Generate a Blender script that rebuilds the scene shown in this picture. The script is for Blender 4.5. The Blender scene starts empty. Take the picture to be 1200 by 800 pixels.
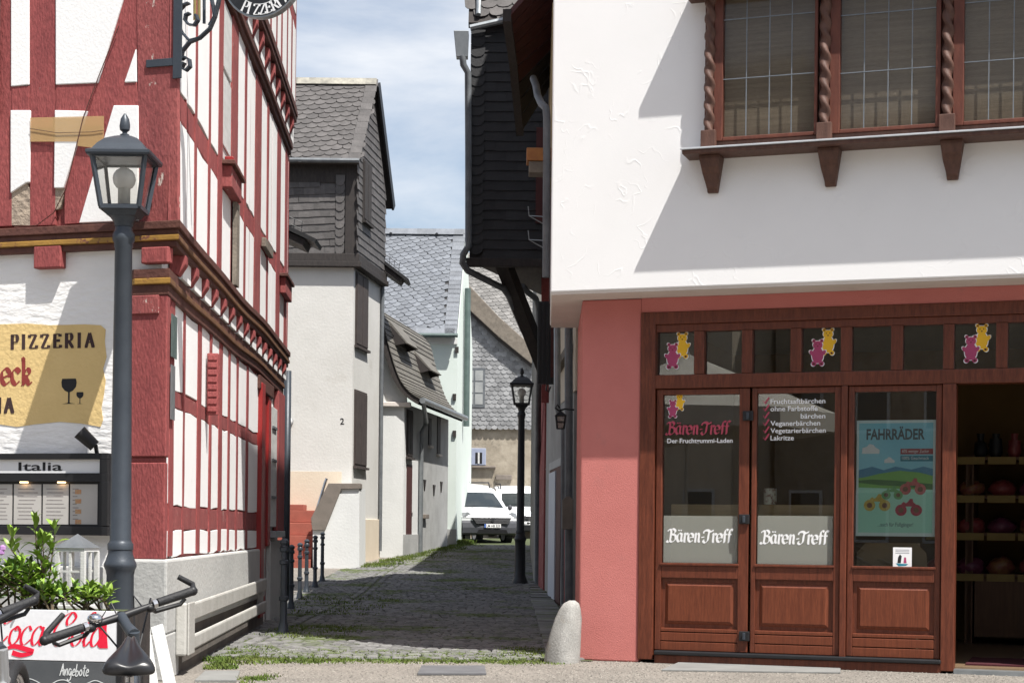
import bpy, bmesh, math, random
from mathutils import Vector, Matrix
random.seed(7)
V = Vector
R = math.radians
scene = bpy.context.scene
C = scene.collection

# ------------------------------------------------------------------ camera, sky, sun, exposure
EYE = 1.15
FOC = 2000.0            # focal length in photo pixels (photo is 1200 wide)
ROLL = 0.0105
CX, CY = 600.0, 620.0   # principal point in photo pixels
cam_d = bpy.data.cameras.new('camera')
cam = bpy.data.objects.new('camera', cam_d)
C.objects.link(cam)
cam_d.sensor_width = 36.0
cam_d.lens = 36.0 * FOC / 1200.0
cam_d.shift_y = (CY - 400.0) / 1200.0
cam_d.clip_start = 0.05
cam_d.clip_end = 2000.0
cr, sr = math.cos(ROLL), math.sin(ROLL)
cam.matrix_world = Matrix(((cr, -sr, 0, 0), (0, 0, -1, 0), (sr, cr, 0, EYE), (0, 0, 0, 1)))
scene.camera = cam
scene.render.resolution_x, scene.render.resolution_y = 1024, 682

SUN_AZ = R(40.0)        # sun stands behind the camera, this far to the right
SUN_EL = R(61.0)
sun_dir = V((math.sin(SUN_AZ) * math.cos(SUN_EL), -math.cos(SUN_AZ) * math.cos(SUN_EL), math.sin(SUN_EL)))
sun_d = bpy.data.lights.new('sun', 'SUN')
sun_d.energy = 5.0
sun_d.angle = R(0.5)
sun_d.color = (1.0, 0.968, 0.915)
sun = bpy.data.objects.new('sun', sun_d)
C.objects.link(sun)
sun.rotation_euler = (-sun_dir).to_track_quat('-Z', 'Y').to_euler()
sun.location = (10, -20, 40)

world = bpy.data.worlds.new('World')
scene.world = world
world.use_nodes = True
wn = world.node_tree
wn.nodes.clear()
w_out = wn.nodes.new('ShaderNodeOutputWorld')
w_bg = wn.nodes.new('ShaderNodeBackground')
w_bg.inputs['Strength'].default_value = 0.095
sky = wn.nodes.new('ShaderNodeTexSky')
sky.sky_type = 'NISHITA'
sky.sun_disc = False
sky.sun_elevation = SUN_EL
sky.sun_rotation = math.pi - SUN_AZ
sky.air_density = 1.0
sky.dust_density = 2.0
w_tc = wn.nodes.new('ShaderNodeTexCoord')
w_map = wn.nodes.new('ShaderNodeMapping')
w_map.inputs['Scale'].default_value = (1.0, 1.0, 3.4)
w_map.inputs['Location'].default_value = (0.35, 0.2, 0.62)
w_n = wn.nodes.new('ShaderNodeTexNoise')
w_n.inputs['Scale'].default_value = 3.0
w_n.inputs['Detail'].default_value = 9.0
w_n.inputs['Roughness'].default_value = 0.58
w_n.inputs['Distortion'].default_value = 0.25
w_r = wn.nodes.new('ShaderNodeValToRGB')
w_r.color_ramp.elements[0].position = 0.43
w_r.color_ramp.elements[1].position = 0.73
w_r.color_ramp.elements[0].color = (.12, .12, .12, 1)
w_n2 = wn.nodes.new('ShaderNodeTexNoise')
w_n2.inputs['Scale'].default_value = 7.0
w_n2.inputs['Detail'].default_value = 6.0
w_cl = wn.nodes.new('ShaderNodeMixRGB')
w_cl.inputs[1].default_value = (5.9, 6.05, 6.35, 1)
w_cl.inputs[2].default_value = (7.4, 7.5, 7.65, 1)
w_mix = wn.nodes.new('ShaderNodeMixRGB')
L = wn.links.new
L(w_tc.outputs['Generated'], w_map.inputs['Vector'])
L(w_map.outputs['Vector'], w_n.inputs['Vector'])
L(w_map.outputs['Vector'], w_n2.inputs['Vector'])
L(w_n.outputs['Fac'], w_r.inputs['Fac'])
L(w_n2.outputs['Fac'], w_cl.inputs['Fac'])
L(w_r.outputs['Color'], w_mix.inputs['Fac'])
L(sky.outputs['Color'], w_mix.inputs[1])
L(w_cl.outputs['Color'], w_mix.inputs[2])
L(w_mix.outputs['Color'], w_bg.inputs['Color'])
L(w_bg.outputs['Background'], w_out.inputs['Surface'])

vs = scene.view_settings
vs.view_transform = 'Standard'
vs.look = 'None'
vs.exposure = 0.68
vs.gamma = 1.0
vs.use_curve_mapping = False
scene.render.engine = 'CYCLES'
scene.cycles.transparent_max_bounces = 16
scene.cycles.max_bounces = 8

# ------------------------------------------------------------------ helpers
ORG = V((0, 0, EYE))
def ray(px, py):
    dx, dy = px - CX, CY - py
    return V((dx * cr - dy * sr, FOC, dx * sr + dy * cr)) / FOC
def at(px, py, Y):
    """world point seen at a photo pixel, Y metres in front of the camera"""
    return ORG + ray(px, py) * Y
def gz(y):
    return 0.0 if y < 27 else (y - 27) * 0.03 if y < 55 else 0.84

class Pl:
    """a plane: a runs along e1, b along e2, c along the outward normal"""
    def __init__(s, O, e1, e2, n=None):
        s.O, s.e1, s.e2 = V(O), V(e1).normalized(), V(e2).normalized()
        s.n = V(n) if n else s.e1.cross(s.e2).normalized()
    def P(s, a, b, c=0.0):
        return s.O + s.e1 * a + s.e2 * b + s.n * c
    def uv(s, px, py, c=0.0):
        d = ray(px, py)
        t = ((s.O + s.n * c) - ORG).dot(s.n) / d.dot(s.n)
        q = ORG + d * t - s.O
        return q.dot(s.e1), q.dot(s.e2)
    def rect(s, x0, y0, x1, y1, c=0.0):
        xm, ym = (x0 + x1) / 2, (y0 + y1) / 2
        return s.uv(x0, ym, c)[0], s.uv(x1, ym, c)[0], s.uv(xm, y1, c)[1], s.uv(xm, y0, c)[1]
def Wall(x, y, ux, uy):
    """vertical wall plane through (x, y); b is the absolute height; outward = right-hand side of u"""
    u = V((ux, uy, 0)).normalized()
    return Pl((x, y, 0), u, (0, 0, 1), (u.y, -u.x, 0))

BASE = {}
def base_of(p):
    return BASE.get(p.name, V((0, 0, 0))) if p else V((0, 0, 0))
def thing(name, label, cat, loc, group=None):
    o = bpy.data.objects.new(name, None)
    C.objects.link(o)
    o.empty_display_size = 0.2
    o.location = loc
    o['label'] = label
    o['category'] = cat
    if group: o['group'] = group
    BASE[o.name] = V(loc)
    return o
def tag(o, label, cat, group=None):
    o['label'] = label
    o['category'] = cat
    if group: o['group'] = group
    return o

class Mb:
    def __init__(s):
        s.v, s.f = [], []
    def add(s, vs, fs):
        k = len(s.v)
        s.v += [V(p) for p in vs]
        s.f += [tuple(i + k for i in f) for f in fs]
        return s
    def box(s, F, a0, a1, b0, b1, c0, c1):
        if a0 > a1: a0, a1 = a1, a0
        if b0 > b1: b0, b1 = b1, b0
        if c0 > c1: c0, c1 = c1, c0
        p = [F.P(a, b, c) for c in (c0, c1) for b in (b0, b1) for a in (a0, a1)]
        return s.add(p, [(0, 2, 3, 1), (4, 5, 7, 6), (0, 1, 5, 4), (2, 6, 7, 3), (0, 4, 6, 2), (1, 3, 7, 5)])
    def prism(s, F, pts, c0, c1):
        n = len(pts)
        ar = sum(pts[i][0] * pts[(i + 1) % n][1] - pts[(i + 1) % n][0] * pts[i][1] for i in range(n))
        if ar < 0: pts = pts[::-1]
        if c0 > c1: c0, c1 = c1, c0
        p = [F.P(a, b, c0) for a, b in pts] + [F.P(a, b, c1) for a, b in pts]
        fs = [tuple(range(n - 1, -1, -1)), tuple(range(n, 2 * n))]
        fs += [(i, (i + 1) % n, n + (i + 1) % n, n + i) for i in range(n)]
        return s.add(p, fs)
    def vprism(s, pts, z0, z1):
        return s.prism(Pl((0, 0, 0), (1, 0, 0), (0, 1, 0)), pts, z0, z1)
    def tube(s, pts, r, n=8, cap=True):
        pts = [V(p) for p in pts]
        rs = r if isinstance(r, (list, tuple)) else [r] * len(pts)
        k = len(s.v)
        prev = None
        for i, p in enumerate(pts):
            d = (pts[min(i + 1, len(pts) - 1)] - pts[max(i - 1, 0)]).normalized()
            if prev is None:
                x = d.orthogonal().normalized()
            else:
                x = (prev - d * prev.dot(d))
                x = x.normalized() if x.length > 1e-6 else d.orthogonal().normalized()
            prev = x
            y = d.cross(x)
            for j in range(n):
                t = 2 * math.pi * j / n
                s.v.append(p + (x * math.cos(t) + y * math.sin(t)) * rs[i])
        for i in range(len(pts) - 1):
            for j in range(n):
                s.f.append((k + i * n + j, k + i * n + (j + 1) % n, k + (i + 1) * n + (j + 1) % n, k + (i + 1) * n + j))
        if cap:
            s.f.append(tuple(k + j for j in range(n - 1, -1, -1)))
            s.f.append(tuple(k + (len(pts) - 1) * n + j for j in range(n)))
        return s
    def lathe(s, c, prof, n=16, flute=None):
        """prof: (radius, height) from bottom to top, round the vertical through c"""
        c = V(c); k = len(s.v)
        for r, z in prof:
            for j in range(n):
                t = 2 * math.pi * j / n
                rr = r
                if flute and flute[0] <= z <= flute[1] and j % 2: rr = r * 0.88
                s.v.append(c + V((math.cos(t) * rr, math.sin(t) * rr, z)))
        m = len(prof)
        for i in range(m - 1):
            for j in range(n):
                s.f.append((k + i * n + j, k + i * n + (j + 1) % n, k + (i + 1) * n + (j + 1) % n, k + (i + 1) * n + j))
        s.f.append(tuple(k + j for j in range(n - 1, -1, -1)))
        s.f.append(tuple(k + (m - 1) * n + j for j in range(n)))
        return s
    def ball(s, c, rx, ry=None, rz=None, n=12):
        ry = ry or rx; rz = rz or rx
        c = V(c); k = len(s.v); m = n // 2
        for i in range(m + 1):
            ph = math.pi * (i + 0.02) / (m + 0.04) - math.pi / 2
            for j in range(n):
                t = 2 * math.pi * j / n
                s.v.append(c + V((math.cos(ph) * math.cos(t) * rx, math.cos(ph) * math.sin(t) * ry, math.sin(ph) * rz)))
        for i in range(m):
            for j in range(n):
                s.f.append((k + i * n + j, k + i * n + (j + 1) % n, k + (i + 1) * n + (j + 1) % n, k + (i + 1) * n + j))
        s.f.append(tuple(k + j for j in range(n - 1, -1, -1)))
        s.f.append(tuple(k + m * n + j for j in range(n)))
        return s
    def bar(s, p, q, w, h, up=(0, 0, 1)):
        """square bar from p to q"""
        p, q = V(p), V(q)
        d = (q - p).normalized()
        x = d.cross(V(up))
        x = x.normalized() if x.length > 1e-5 else d.orthogonal().normalized()
        y = x.cross(d)
        vs = [o + x * (sx * w / 2) + y * (sy * h / 2) for o in (p, q) for sx, sy in ((-1, -1), (1, -1), (1, 1), (-1, 1))]
        return s.add(vs, [(3, 2, 1, 0), (4, 5, 6, 7), (0, 1, 5, 4), (1, 2, 6, 5), (2, 3, 7, 6), (3, 0, 4, 7)])
    def data(s, name, off=V((0, 0, 0)), smooth=False):
        m = bpy.data.meshes.new(name)
        m.from_pydata([p - off for p in s.v], [], s.f)
        if smooth:
            m.polygons.foreach_set('use_smooth', [True] * len(m.polygons))
        m.update()
        return m
    def obj(s, name, mt, parent=None, smooth=False, bevel=0, label=None):
        off = base_of(parent)
        m = s.data(name, off, bool(smooth))
        m.materials.append(mt)
        o = bpy.data.objects.new(name, m)
        C.objects.link(o)
        if parent:
            o.parent = parent
            BASE[o.name] = off
        if bevel:
            b = o.modifiers.new('bevel', 'BEVEL')
            b.width = bevel; b.segments = 2; b.limit_method = 'ANGLE'
        if smooth == 'auto':
            bm = bmesh.new(); bm.from_mesh(m)
            for e in bm.edges:
                if len(e.link_faces) == 2 and e.calc_face_angle(0) > 0.7: e.smooth = False
            bm.to_mesh(m); bm.free()
        if label: o['label'] = label
        return o
    def top(s, name, mt, label, cat, group=None, **k):
        return tag(s.obj(name, mt, None, **k), label, cat, group)

def single(name, mesh, mt, parent, mat3, label=None):
    """an instance that shares mesh data, placed by a world matrix (parents are never rotated)"""
    o = bpy.data.objects.new(name, mesh)
    C.objects.link(o)
    if parent:
        o.parent = parent
        mat3 = Matrix.Translation(-base_of(parent)) @ mat3
    o.matrix_local = mat3
    return o
def frame_matrix(P, x, y, z):
    m = Matrix.Identity(4)
    for i in range(3):
        m[i][0], m[i][1], m[i][2], m[i][3] = x[i], y[i], z[i], P[i]
    return m
def inside(p, poly):
    x, y = p; c = False; n = len(poly)
    for i in range(n):
        (x0, y0), (x1, y1) = poly[i], poly[i - 1]
        if (y0 > y) != (y1 > y) and x < (x1 - x0) * (y - y0) / (y1 - y0) + x0: c = not c
    return c
def jit(k): return random.uniform(-k, k)

# ------------------------------------------------------------------ materials
MATS = {}
def mat(name, c1, c2=None, scale=4.0, rough=0.75, bump=0.0, bscale=30.0, metal=0.0, stretch=(1, 1, 1),
        peel=None, rand=0.0, island=0.0, spec=0.4, det=6.0, fine=None, coat=0.0, lo=0.35, hi=0.68):
    m = bpy.data.materials.new(name)
    m.use_nodes = True
    nt = m.node_tree
    N, K = nt.nodes, nt.links.new
    b = N['Principled BSDF']
    b.inputs['Roughness'].default_value = rough
    b.inputs['Metallic'].default_value = metal
    b.inputs['Specular IOR Level'].default_value = spec
    b.inputs['Coat Weight'].default_value = coat
    tc = N.new('ShaderNodeTexCoord')
    mp = N.new('ShaderNodeMapping')
    mp.inputs['Scale'].default_value = stretch
    K(tc.outputs['Object'], mp.inputs['Vector'])
    src = mp.outputs['Vector']
    if rand:
        oi = N.new('ShaderNodeObjectInfo')
        mu = N.new('ShaderNodeVectorMath'); mu.operation = 'ADD'
        K(src, mu.inputs[0]); K(oi.outputs['Random'], mu.inputs[1])
        sc_ = N.new('ShaderNodeVectorMath'); sc_.operation = 'MULTIPLY_ADD'
        K(oi.outputs['Random'], sc_.inputs[0]); sc_.inputs[1].default_value = (37, 19, 53); K(src, sc_.inputs[2])
        src = sc_.outputs[0]
    n1 = N.new('ShaderNodeTexNoise')
    n1.inputs['Scale'].default_value = scale
    n1.inputs['Detail'].default_value = det
    n1.inputs['Roughness'].default_value = 0.6
    K(src, n1.inputs['Vector'])
    rp = N.new('ShaderNodeValToRGB')
    rp.color_ramp.elements[0].position = lo
    rp.color_ramp.elements[1].position = hi
    rp.color_ramp.elements[0].color = (*c1, 1)
    rp.color_ramp.elements[1].color = (*(c2 or c1), 1)
    K(n1.outputs['Fac'], rp.inputs['Fac'])
    col = rp.outputs['Color']
    if fine:
        n4 = N.new('ShaderNodeTexNoise')
        n4.inputs['Scale'].default_value = fine[0]; n4.inputs['Detail'].default_value = 3
        K(src, n4.inputs['Vector'])
        hv0 = N.new('ShaderNodeMapRange')
        hv0.inputs['To Min'].default_value = 1 - fine[1]; hv0.inputs['To Max'].default_value = 1 + fine[1]
        hv0.inputs['From Min'].default_value = 0.25; hv0.inputs['From Max'].default_value = 0.75
        K(n4.outputs['Fac'], hv0.inputs['Value'])
        mx = N.new('ShaderNodeVectorMath'); mx.operation = 'SCALE'
        K(col, mx.inputs[0]); K(hv0.outputs['Result'], mx.inputs['Scale'])
        col = mx.outputs[0]
    if peel:
        pc, pt, ps = peel[:3]
        n3 = N.new('ShaderNodeTexNoise')
        n3.inputs['Scale'].default_value = ps
        n3.inputs['Detail'].default_value = 8
        n3.inputs['Roughness'].default_value = 0.7
        K(src, n3.inputs['Vector'])
        r3 = N.new('ShaderNodeValToRGB')
        r3.color_ramp.elements[0].position = pt
        r3.color_ramp.elements[1].position = pt + (peel[3] if len(peel) > 3 else 0.02)
        K(n3.outputs['Fac'], r3.inputs['Fac'])
        mx = N.new('ShaderNodeMixRGB')
        mx.inputs[2].default_value = (*pc, 1)
        K(r3.outputs['Color'], mx.inputs['Fac']); K(col, mx.inputs[1])
        col = mx.outputs['Color']
    if rand or island:
        hv = N.new('ShaderNodeMapRange')
        k = rand or island
        hv.inputs['To Min'].default_value = 1 - k; hv.inputs['To Max'].default_value = 1 + k
        if rand:
            K(oi.outputs['Random'], hv.inputs['Value'])
        else:
            ge = N.new('ShaderNodeNewGeometry')
            K(ge.outputs['Random Per Island'], hv.inputs['Value'])
        mx = N.new('ShaderNodeVectorMath'); mx.operation = 'SCALE'
        K(col, mx.inputs[0]); K(hv.outputs['Result'], mx.inputs['Scale'])
        col = mx.outputs[0]
    K(col, b.inputs['Base Color'])
    if bump:
        n2 = N.new('ShaderNodeTexNoise')
        n2.inputs['Scale'].default_value = bscale
        n2.inputs['Detail'].default_value = 5
        K(src, n2.inputs['Vector'])
        bp = N.new('ShaderNodeBump')
        bp.inputs['Strength'].default_value = min(1.0, bump)
        bp.inputs['Distance'].default_value = 0.02
        K(n2.outputs['Fac'], bp.inputs['Height'])
        K(bp.outputs['Normal'], b.inputs['Normal'])
    MATS[name] = m
    return m

def trowel(name, c1, c2, strength=0.5, sc=2.2):
    """plaster with trowel ridges: ridged noise stretched into short curved strokes"""
    m = mat(name, c1, c2, 1.3, 0.9, 0, det=4)
    N, K = m.node_tree.nodes, m.node_tree.links.new
    tc = N.new('ShaderNodeTexCoord')
    n = N.new('ShaderNodeTexNoise'); n.inputs['Scale'].default_value = sc; n.inputs['Detail'].default_value = 2.5
    n.inputs['Distortion'].default_value = 0.35
    K(tc.outputs['Object'], n.inputs['Vector'])
    a = N.new('ShaderNodeMath'); a.operation = 'SUBTRACT'; a.inputs[1].default_value = 0.5
    b = N.new('ShaderNodeMath'); b.operation = 'ABSOLUTE'
    r = N.new('ShaderNodeMapRange'); r.inputs['From Max'].default_value = 0.018; r.inputs['To Min'].default_value = 1; r.inputs['To Max'].default_value = 0
    g = N.new('ShaderNodeTexNoise'); g.inputs['Scale'].default_value = sc * 0.9; g.inputs['Detail'].default_value = 1
    gm = N.new('ShaderNodeMapRange'); gm.inputs['From Min'].default_value = 0.5; gm.inputs['From Max'].default_value = 0.62
    mv = N.new('ShaderNodeVectorMath'); mv.operation = 'ADD'; mv.inputs[1].default_value = (7.3, 1.1, 4.4)
    K(tc.outputs['Object'], mv.inputs[0]); K(mv.outputs[0], g.inputs['Vector']); K(g.outputs['Fac'], gm.inputs['Value'])
    K(n.outputs['Fac'], a.inputs[0]); K(a.outputs[0], b.inputs[0]); K(b.outputs[0], r.inputs['Value'])
    mu = N.new('ShaderNodeMath'); mu.operation = 'MULTIPLY'
    K(r.outputs['Result'], mu.inputs[0]); K(gm.outputs['Result'], mu.inputs[1])
    f = N.new('ShaderNodeTexNoise'); f.inputs['Scale'].default_value = 60; f.inputs['Detail'].default_value = 3
    K(tc.outputs['Object'], f.inputs['Vector'])
    ad = N.new('ShaderNodeMath'); ad.operation = 'MULTIPLY_ADD'; ad.inputs[1].default_value = 0.22
    K(f.outputs['Fac'], ad.inputs[0]); K(mu.outputs[0], ad.inputs[2])
    bp = N.new('ShaderNodeBump'); bp.inputs['Strength'].default_value = strength; bp.inputs['Distance'].default_value = 0.006
    K(ad.outputs[0], bp.inputs['Height']); K(bp.outputs['Normal'], N['Principled BSDF'].inputs['Normal'])
    return m

def glass(name, tint=(0.9, 0.93, 0.92), refl=1.0, rough=0.0):
    m = bpy.data.materials.new(name)
    m.use_nodes = True
    nt = m.node_tree
    N, K = nt.nodes, nt.links.new
    N.remove(N['Principled BSDF'])
    out = N['Material Output']
    tr = N.new('ShaderNodeBsdfTransparent'); tr.inputs['Color'].default_value = (*tint, 1)
    gl = N.new('ShaderNodeBsdfGlossy'); gl.inputs['Roughness'].default_value = rough
    fr = N.new('ShaderNodeFresnel'); fr.inputs['IOR'].default_value = 1.5
    mu = N.new('ShaderNodeMath'); mu.operation = 'MULTIPLY'; mu.inputs[1].default_value = refl; mu.use_clamp = True
    K(fr.outputs['Fac'], mu.inputs[0])
    mx = N.new('ShaderNodeMixShader')
    K(mu.outputs[0], mx.inputs['Fac']); K(tr.outputs[0], mx.inputs[1]); K(gl.outputs[0], mx.inputs[2])
    K(mx.outputs[0], out.inputs['Surface'])
    return m
def film(name, col, alpha, rough=0.6):
    """translucent sheet: part see-through, part diffuse"""
    m = bpy.data.materials.new(name)
    m.use_nodes = True
    nt = m.node_tree
    N, K = nt.nodes, nt.links.new
    b = N['Principled BSDF']
    b.inputs['Base Color'].default_value = (*col, 1); b.inputs['Roughness'].default_value = rough
    tr = N.new('ShaderNodeBsdfTransparent')
    mx = N.new('ShaderNodeMixShader'); mx.inputs['Fac'].default_value = alpha
    K(tr.outputs[0], mx.inputs[1]); K(b.outputs[0], mx.inputs[2]); K(mx.outputs[0], N['Material Output'].inputs['Surface'])
    return m
def emit(name, col, s):
    m = mat(name, col)
    b = m.node_tree.nodes['Principled BSDF']
    b.inputs['Emission Color'].default_value = (*col, 1)
    b.inputs['Emission Strength'].default_value = s
    return m

RED = mat('red_timber_paint', (0.30, 0.070, 0.066), (0.225, 0.050, 0.050), 5, 0.75, 0.38, 60, stretch=(1, 1, .35), peel=((0.44, 0.33, 0.29), 0.69, 14), fine=(60, .22))
RED2 = mat('worn_red_timber_paint', (0.285, 0.074, 0.069), (0.20, 0.048, 0.048), 6, 0.8, 0.42, 55, stretch=(1, 1, .4), peel=((0.50, 0.42, 0.37), 0.635, 13), fine=(60, .22))
REDDOOR = mat('red_door_paint', (0.30, 0.022, 0.020), (0.25, 0.018, 0.018), 3, 0.45, 0.15, 60)
PANEL = mat('white_infill_plaster', (0.84, 0.835, 0.825), (0.80, 0.795, 0.785), 2.5, 0.9, 0.12, 45, peel=((0.58, 0.56, 0.53), 0.66, 5, .12))
GFPLAST = mat('rough_white_plaster', (0.84, 0.83, 0.815), (0.79, 0.78, 0.765), 2.0, 0.9, 0.6, 9, stretch=(1, 1, 2.6))
GREYPL = mat('grey_plinth_render', (0.47, 0.47, 0.45), (0.40, 0.40, 0.385), 1.5, 0.9, 0.3, 25, peel=((0.33, 0.32, 0.30), 0.63, 3, .15))
DARKPL = mat('dark_recess_render', (0.16, 0.14, 0.12), (0.09, 0.08, 0.07), 3, 0.95, 0.4, 20)  # dark colour stands in for the shaded cellar recess behind the guard
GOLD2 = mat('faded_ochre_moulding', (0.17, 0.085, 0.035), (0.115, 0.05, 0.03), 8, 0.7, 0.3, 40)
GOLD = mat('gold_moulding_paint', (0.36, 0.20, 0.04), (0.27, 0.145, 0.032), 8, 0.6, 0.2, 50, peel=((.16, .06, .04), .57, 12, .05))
BRNMOLD = mat('brown_moulding_wood', (0.115, 0.045, 0.032), (0.075, 0.028, 0.022), 8, 0.7, 0.4, 30, peel=((.3, .2, .15), .72, 14))
STONEIN = mat('exposed_rubble_infill', (0.42, 0.34, 0.26), (0.30, 0.24, 0.19), 14, 0.95, 0.9, 22)
SHOPWHITE = trowel('white_trowelled_plaster', (0.80, 0.795, 0.79), (0.775, 0.77, 0.765), 0.22, 3.6)
SOFFIT = mat('pale_soffit_plaster', (0.66, 0.60, 0.55), (0.60, 0.54, 0.49), 3, 0.9, 0.15, 40)
PINK = mat('salmon_red_render', (0.54, 0.185, 0.165), (0.50, 0.165, 0.147), 2, 0.9, 0.35, 160, peel=((.42, .17, .155), .60, 2.4, .2))
MAHOG = mat('mahogany_stain', (0.145, 0.040, 0.020), (0.085, 0.023, 0.012), 7, 0.40, 0.12, 60, stretch=(6, 6, .6), fine=(30, .25), spec=.35)
MAHOGH = mat('mahogany_panel_stain', (0.165, 0.045, 0.020), (0.108, 0.028, 0.013), 7, 0.42, 0.10, 60, stretch=(8, 8, .5), fine=(30, .22), spec=.35)
OAK = mat('dark_carved_oak', (0.115, 0.058, 0.042), (0.07, 0.034, 0.025), 6, 0.55, 0.25, 50, stretch=(4, 4, .8), spec=.3)
OAKR = mat('reddish_window_wood', (0.13, 0.042, 0.026), (0.085, 0.027, 0.018), 6, 0.5, 0.2, 50, stretch=(4, 4, .8), spec=.3)
ZINC = mat('zinc_sheet', (0.34, 0.36, 0.37), (0.25, 0.27, 0.28), 5, 0.45, 0.05, 20, metal=0.7)
ZINCD = mat('weathered_downpipe', (0.17, 0.18, 0.19), (0.11, 0.12, 0.13), 5, 0.55, 0.1, 30, metal=0.3)
GREENPIPE = mat('dark_green_downpipe', (0.10, 0.14, 0.13), (0.07, 0.10, 0.095), 5, 0.5, 0.1, 30)
IRON = mat('anthracite_cast_iron', (0.052, 0.062, 0.075), (0.042, 0.050, 0.062), 6, 0.42, 0.06, 60, metal=0.2)
IRONBLK = mat('black_cast_iron', (0.020, 0.021, 0.024), (0.014, 0.015, 0.017), 6, 0.45, 0.06, 60)
BLACK = mat('black_metal', (0.014, 0.014, 0.016), (0.010, 0.010, 0.011), 8, 0.5)
RUBBER = mat('black_rubber', (0.020, 0.020, 0.022), (0.014, 0.014, 0.015), 20, 0.65, 0.2, 120)
STEEL = mat('brushed_steel', (0.55, 0.55, 0.56), (0.45, 0.45, 0.46), 10, 0.3, metal=1.0)
SILVER = mat('silver_frame_paint', (0.50, 0.51, 0.52), (0.46, 0.47, 0.48), 5, 0.35, metal=0.6)
SLATE_BRN = mat('brown_grey_slate', (0.100, 0.092, 0.089), (0.066, 0.061, 0.059), 5, 0.7, 0.35, 25, rand=0.18, peel=((.24, .23, .20), .70, 6, .1))
SLATE_BLU = mat('blue_grey_slate', (0.165, 0.178, 0.198), (0.115, 0.125, 0.143), 4, 0.55, 0.3, 25, rand=0.15, peel=((.26, .22, .19), .66, 3, .1))
SLATE_BLK = mat('black_slate', (0.021, 0.021, 0.023), (0.014, 0.014, 0.015), 5, 0.65, 0.2, 25, rand=0.2)
SLATE_GRY = mat('small_grey_slate', (0.27, 0.272, 0.275), (0.19, 0.192, 0.195), 4, 0.65, 0.25, 30, island=0.28)
SLATE_FAR = mat('old_tan_grey_slate', (0.20, 0.192, 0.182), (0.135, 0.13, 0.123), 4, 0.7, 0.25, 30, island=0.25)
DARKWOOD = mat('dark_weathered_wood', (0.040, 0.033, 0.030), (0.024, 0.020, 0.019), 6, 0.75, 0.3, 40, stretch=(4, 4, 1))
MAROON = mat('dark_maroon_wood', (0.075, 0.018, 0.016), (0.05, 0.013, 0.012), 6, 0.7, 0.2, 40)
TANWOOD = mat('weathered_tan_board', (0.21, 0.18, 0.145), (0.14, 0.12, 0.098), 8, 0.85, 0.4, 40, stretch=(1, 1, 1))
ORANGEWOOD = mat('orange_stained_wood', (0.40, 0.17, 0.05), (0.30, 0.12, 0.035), 8, 0.6, 0.2, 40)
H2WALL = mat('pale_beige_render', (0.59, 0.58, 0.55), (0.53, 0.52, 0.49), 1.2, 0.92, 0.25, 18, peel=((.45, .43, .39), .60, 1.3, .2))
H2CREAM = mat('cream_stair_render', (0.62, 0.54, 0.43), (0.57, 0.49, 0.38), 2, 0.9, 0.2, 25)
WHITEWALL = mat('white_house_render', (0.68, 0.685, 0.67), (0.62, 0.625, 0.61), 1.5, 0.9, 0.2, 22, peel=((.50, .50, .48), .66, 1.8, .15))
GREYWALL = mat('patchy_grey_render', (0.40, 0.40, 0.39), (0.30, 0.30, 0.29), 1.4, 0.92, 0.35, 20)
GREENWALL = mat('pale_mint_render', (0.62, 0.68, 0.64), (0.58, 0.645, 0.60), 1.5, 0.9, 0.12, 25)
STONEWALL = mat('ochre_rubble_render', (0.36, 0.315, 0.25), (0.25, 0.215, 0.165), 3.5, 0.95, 0.9, 5, peel=((.19, .165, .13), .56, 2.2, .1))
COPING = mat('brown_stone_coping', (0.20, 0.17, 0.145), (0.15, 0.13, 0.11), 5, 0.85, 0.2, 40)
STEPRED = mat('brick_red_steps', (0.33, 0.095, 0.065), (0.26, 0.075, 0.052), 4, 0.85, 0.25, 40)
COBBLE = mat('grey_cobble_stone', (0.185, 0.181, 0.174), (0.115, 0.113, 0.109), 6, 0.8, 0.3, 30, rand=0.25, peel=((.072, .095, .026), .50, 2.0, .12))
COBBLE2 = mat('grey_cobble_field', (0.175, 0.171, 0.165), (0.108, 0.106, 0.103), 6, 0.8, 0.3, 30, island=0.28, peel=((.070, .092, .024), .515, .7, .10))
JOINT = mat('mossy_joint_soil', (0.070, 0.088, 0.030), (0.050, 0.055, 0.032), 2.0, 0.95, 0.6, 30)
GRAVEL = mat('washed_gravel_concrete', (0.235, 0.212, 0.185), (0.175, 0.158, 0.138), 1.2, 0.95, 1.0, 38, fine=(42, .5), peel=((.22, .21, .13), .69, 1.5, .06))
SLAB = mat('pale_stone_slab', (0.22, 0.22, 0.21), (0.17, 0.17, 0.163), 3, 0.85, 0.2, 40)
DKSLAB = mat('dark_cover_slab', (0.13, 0.13, 0.135), (0.10, 0.10, 0.105), 5, 0.7, 0.2, 40)
GRANITE = mat('worn_granite', (0.36, 0.35, 0.33), (0.25, 0.245, 0.23), 5, 0.85, 0.25, 60, fine=(120, .3), peel=((.36, .29, .22), .58, 2.5, .2))
GRASS = mat('grass_green', (0.085, 0.135, 0.025), (0.12, 0.14, 0.035), 3, 0.8, island=0.35, spec=.2)
LEAF = mat('glossy_leaf_green', (0.14, 0.25, 0.030), (0.22, 0.32, 0.045), 6, 0.42, rand=0.35, spec=.4)
LEAFD = mat('deep_leaf_green', (0.055, 0.125, 0.022), (0.10, 0.18, 0.035), 6, 0.45, rand=0.35, spec=.4)
STEM = mat('plant_stem_brown', (0.10, 0.075, 0.04), (0.07, 0.05, 0.03), 8, 0.8)
VANWHITE = mat('white_car_paint', (0.78, 0.79, 0.80), (0.77, 0.78, 0.79), 3, 0.3, coat=0.6)
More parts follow.
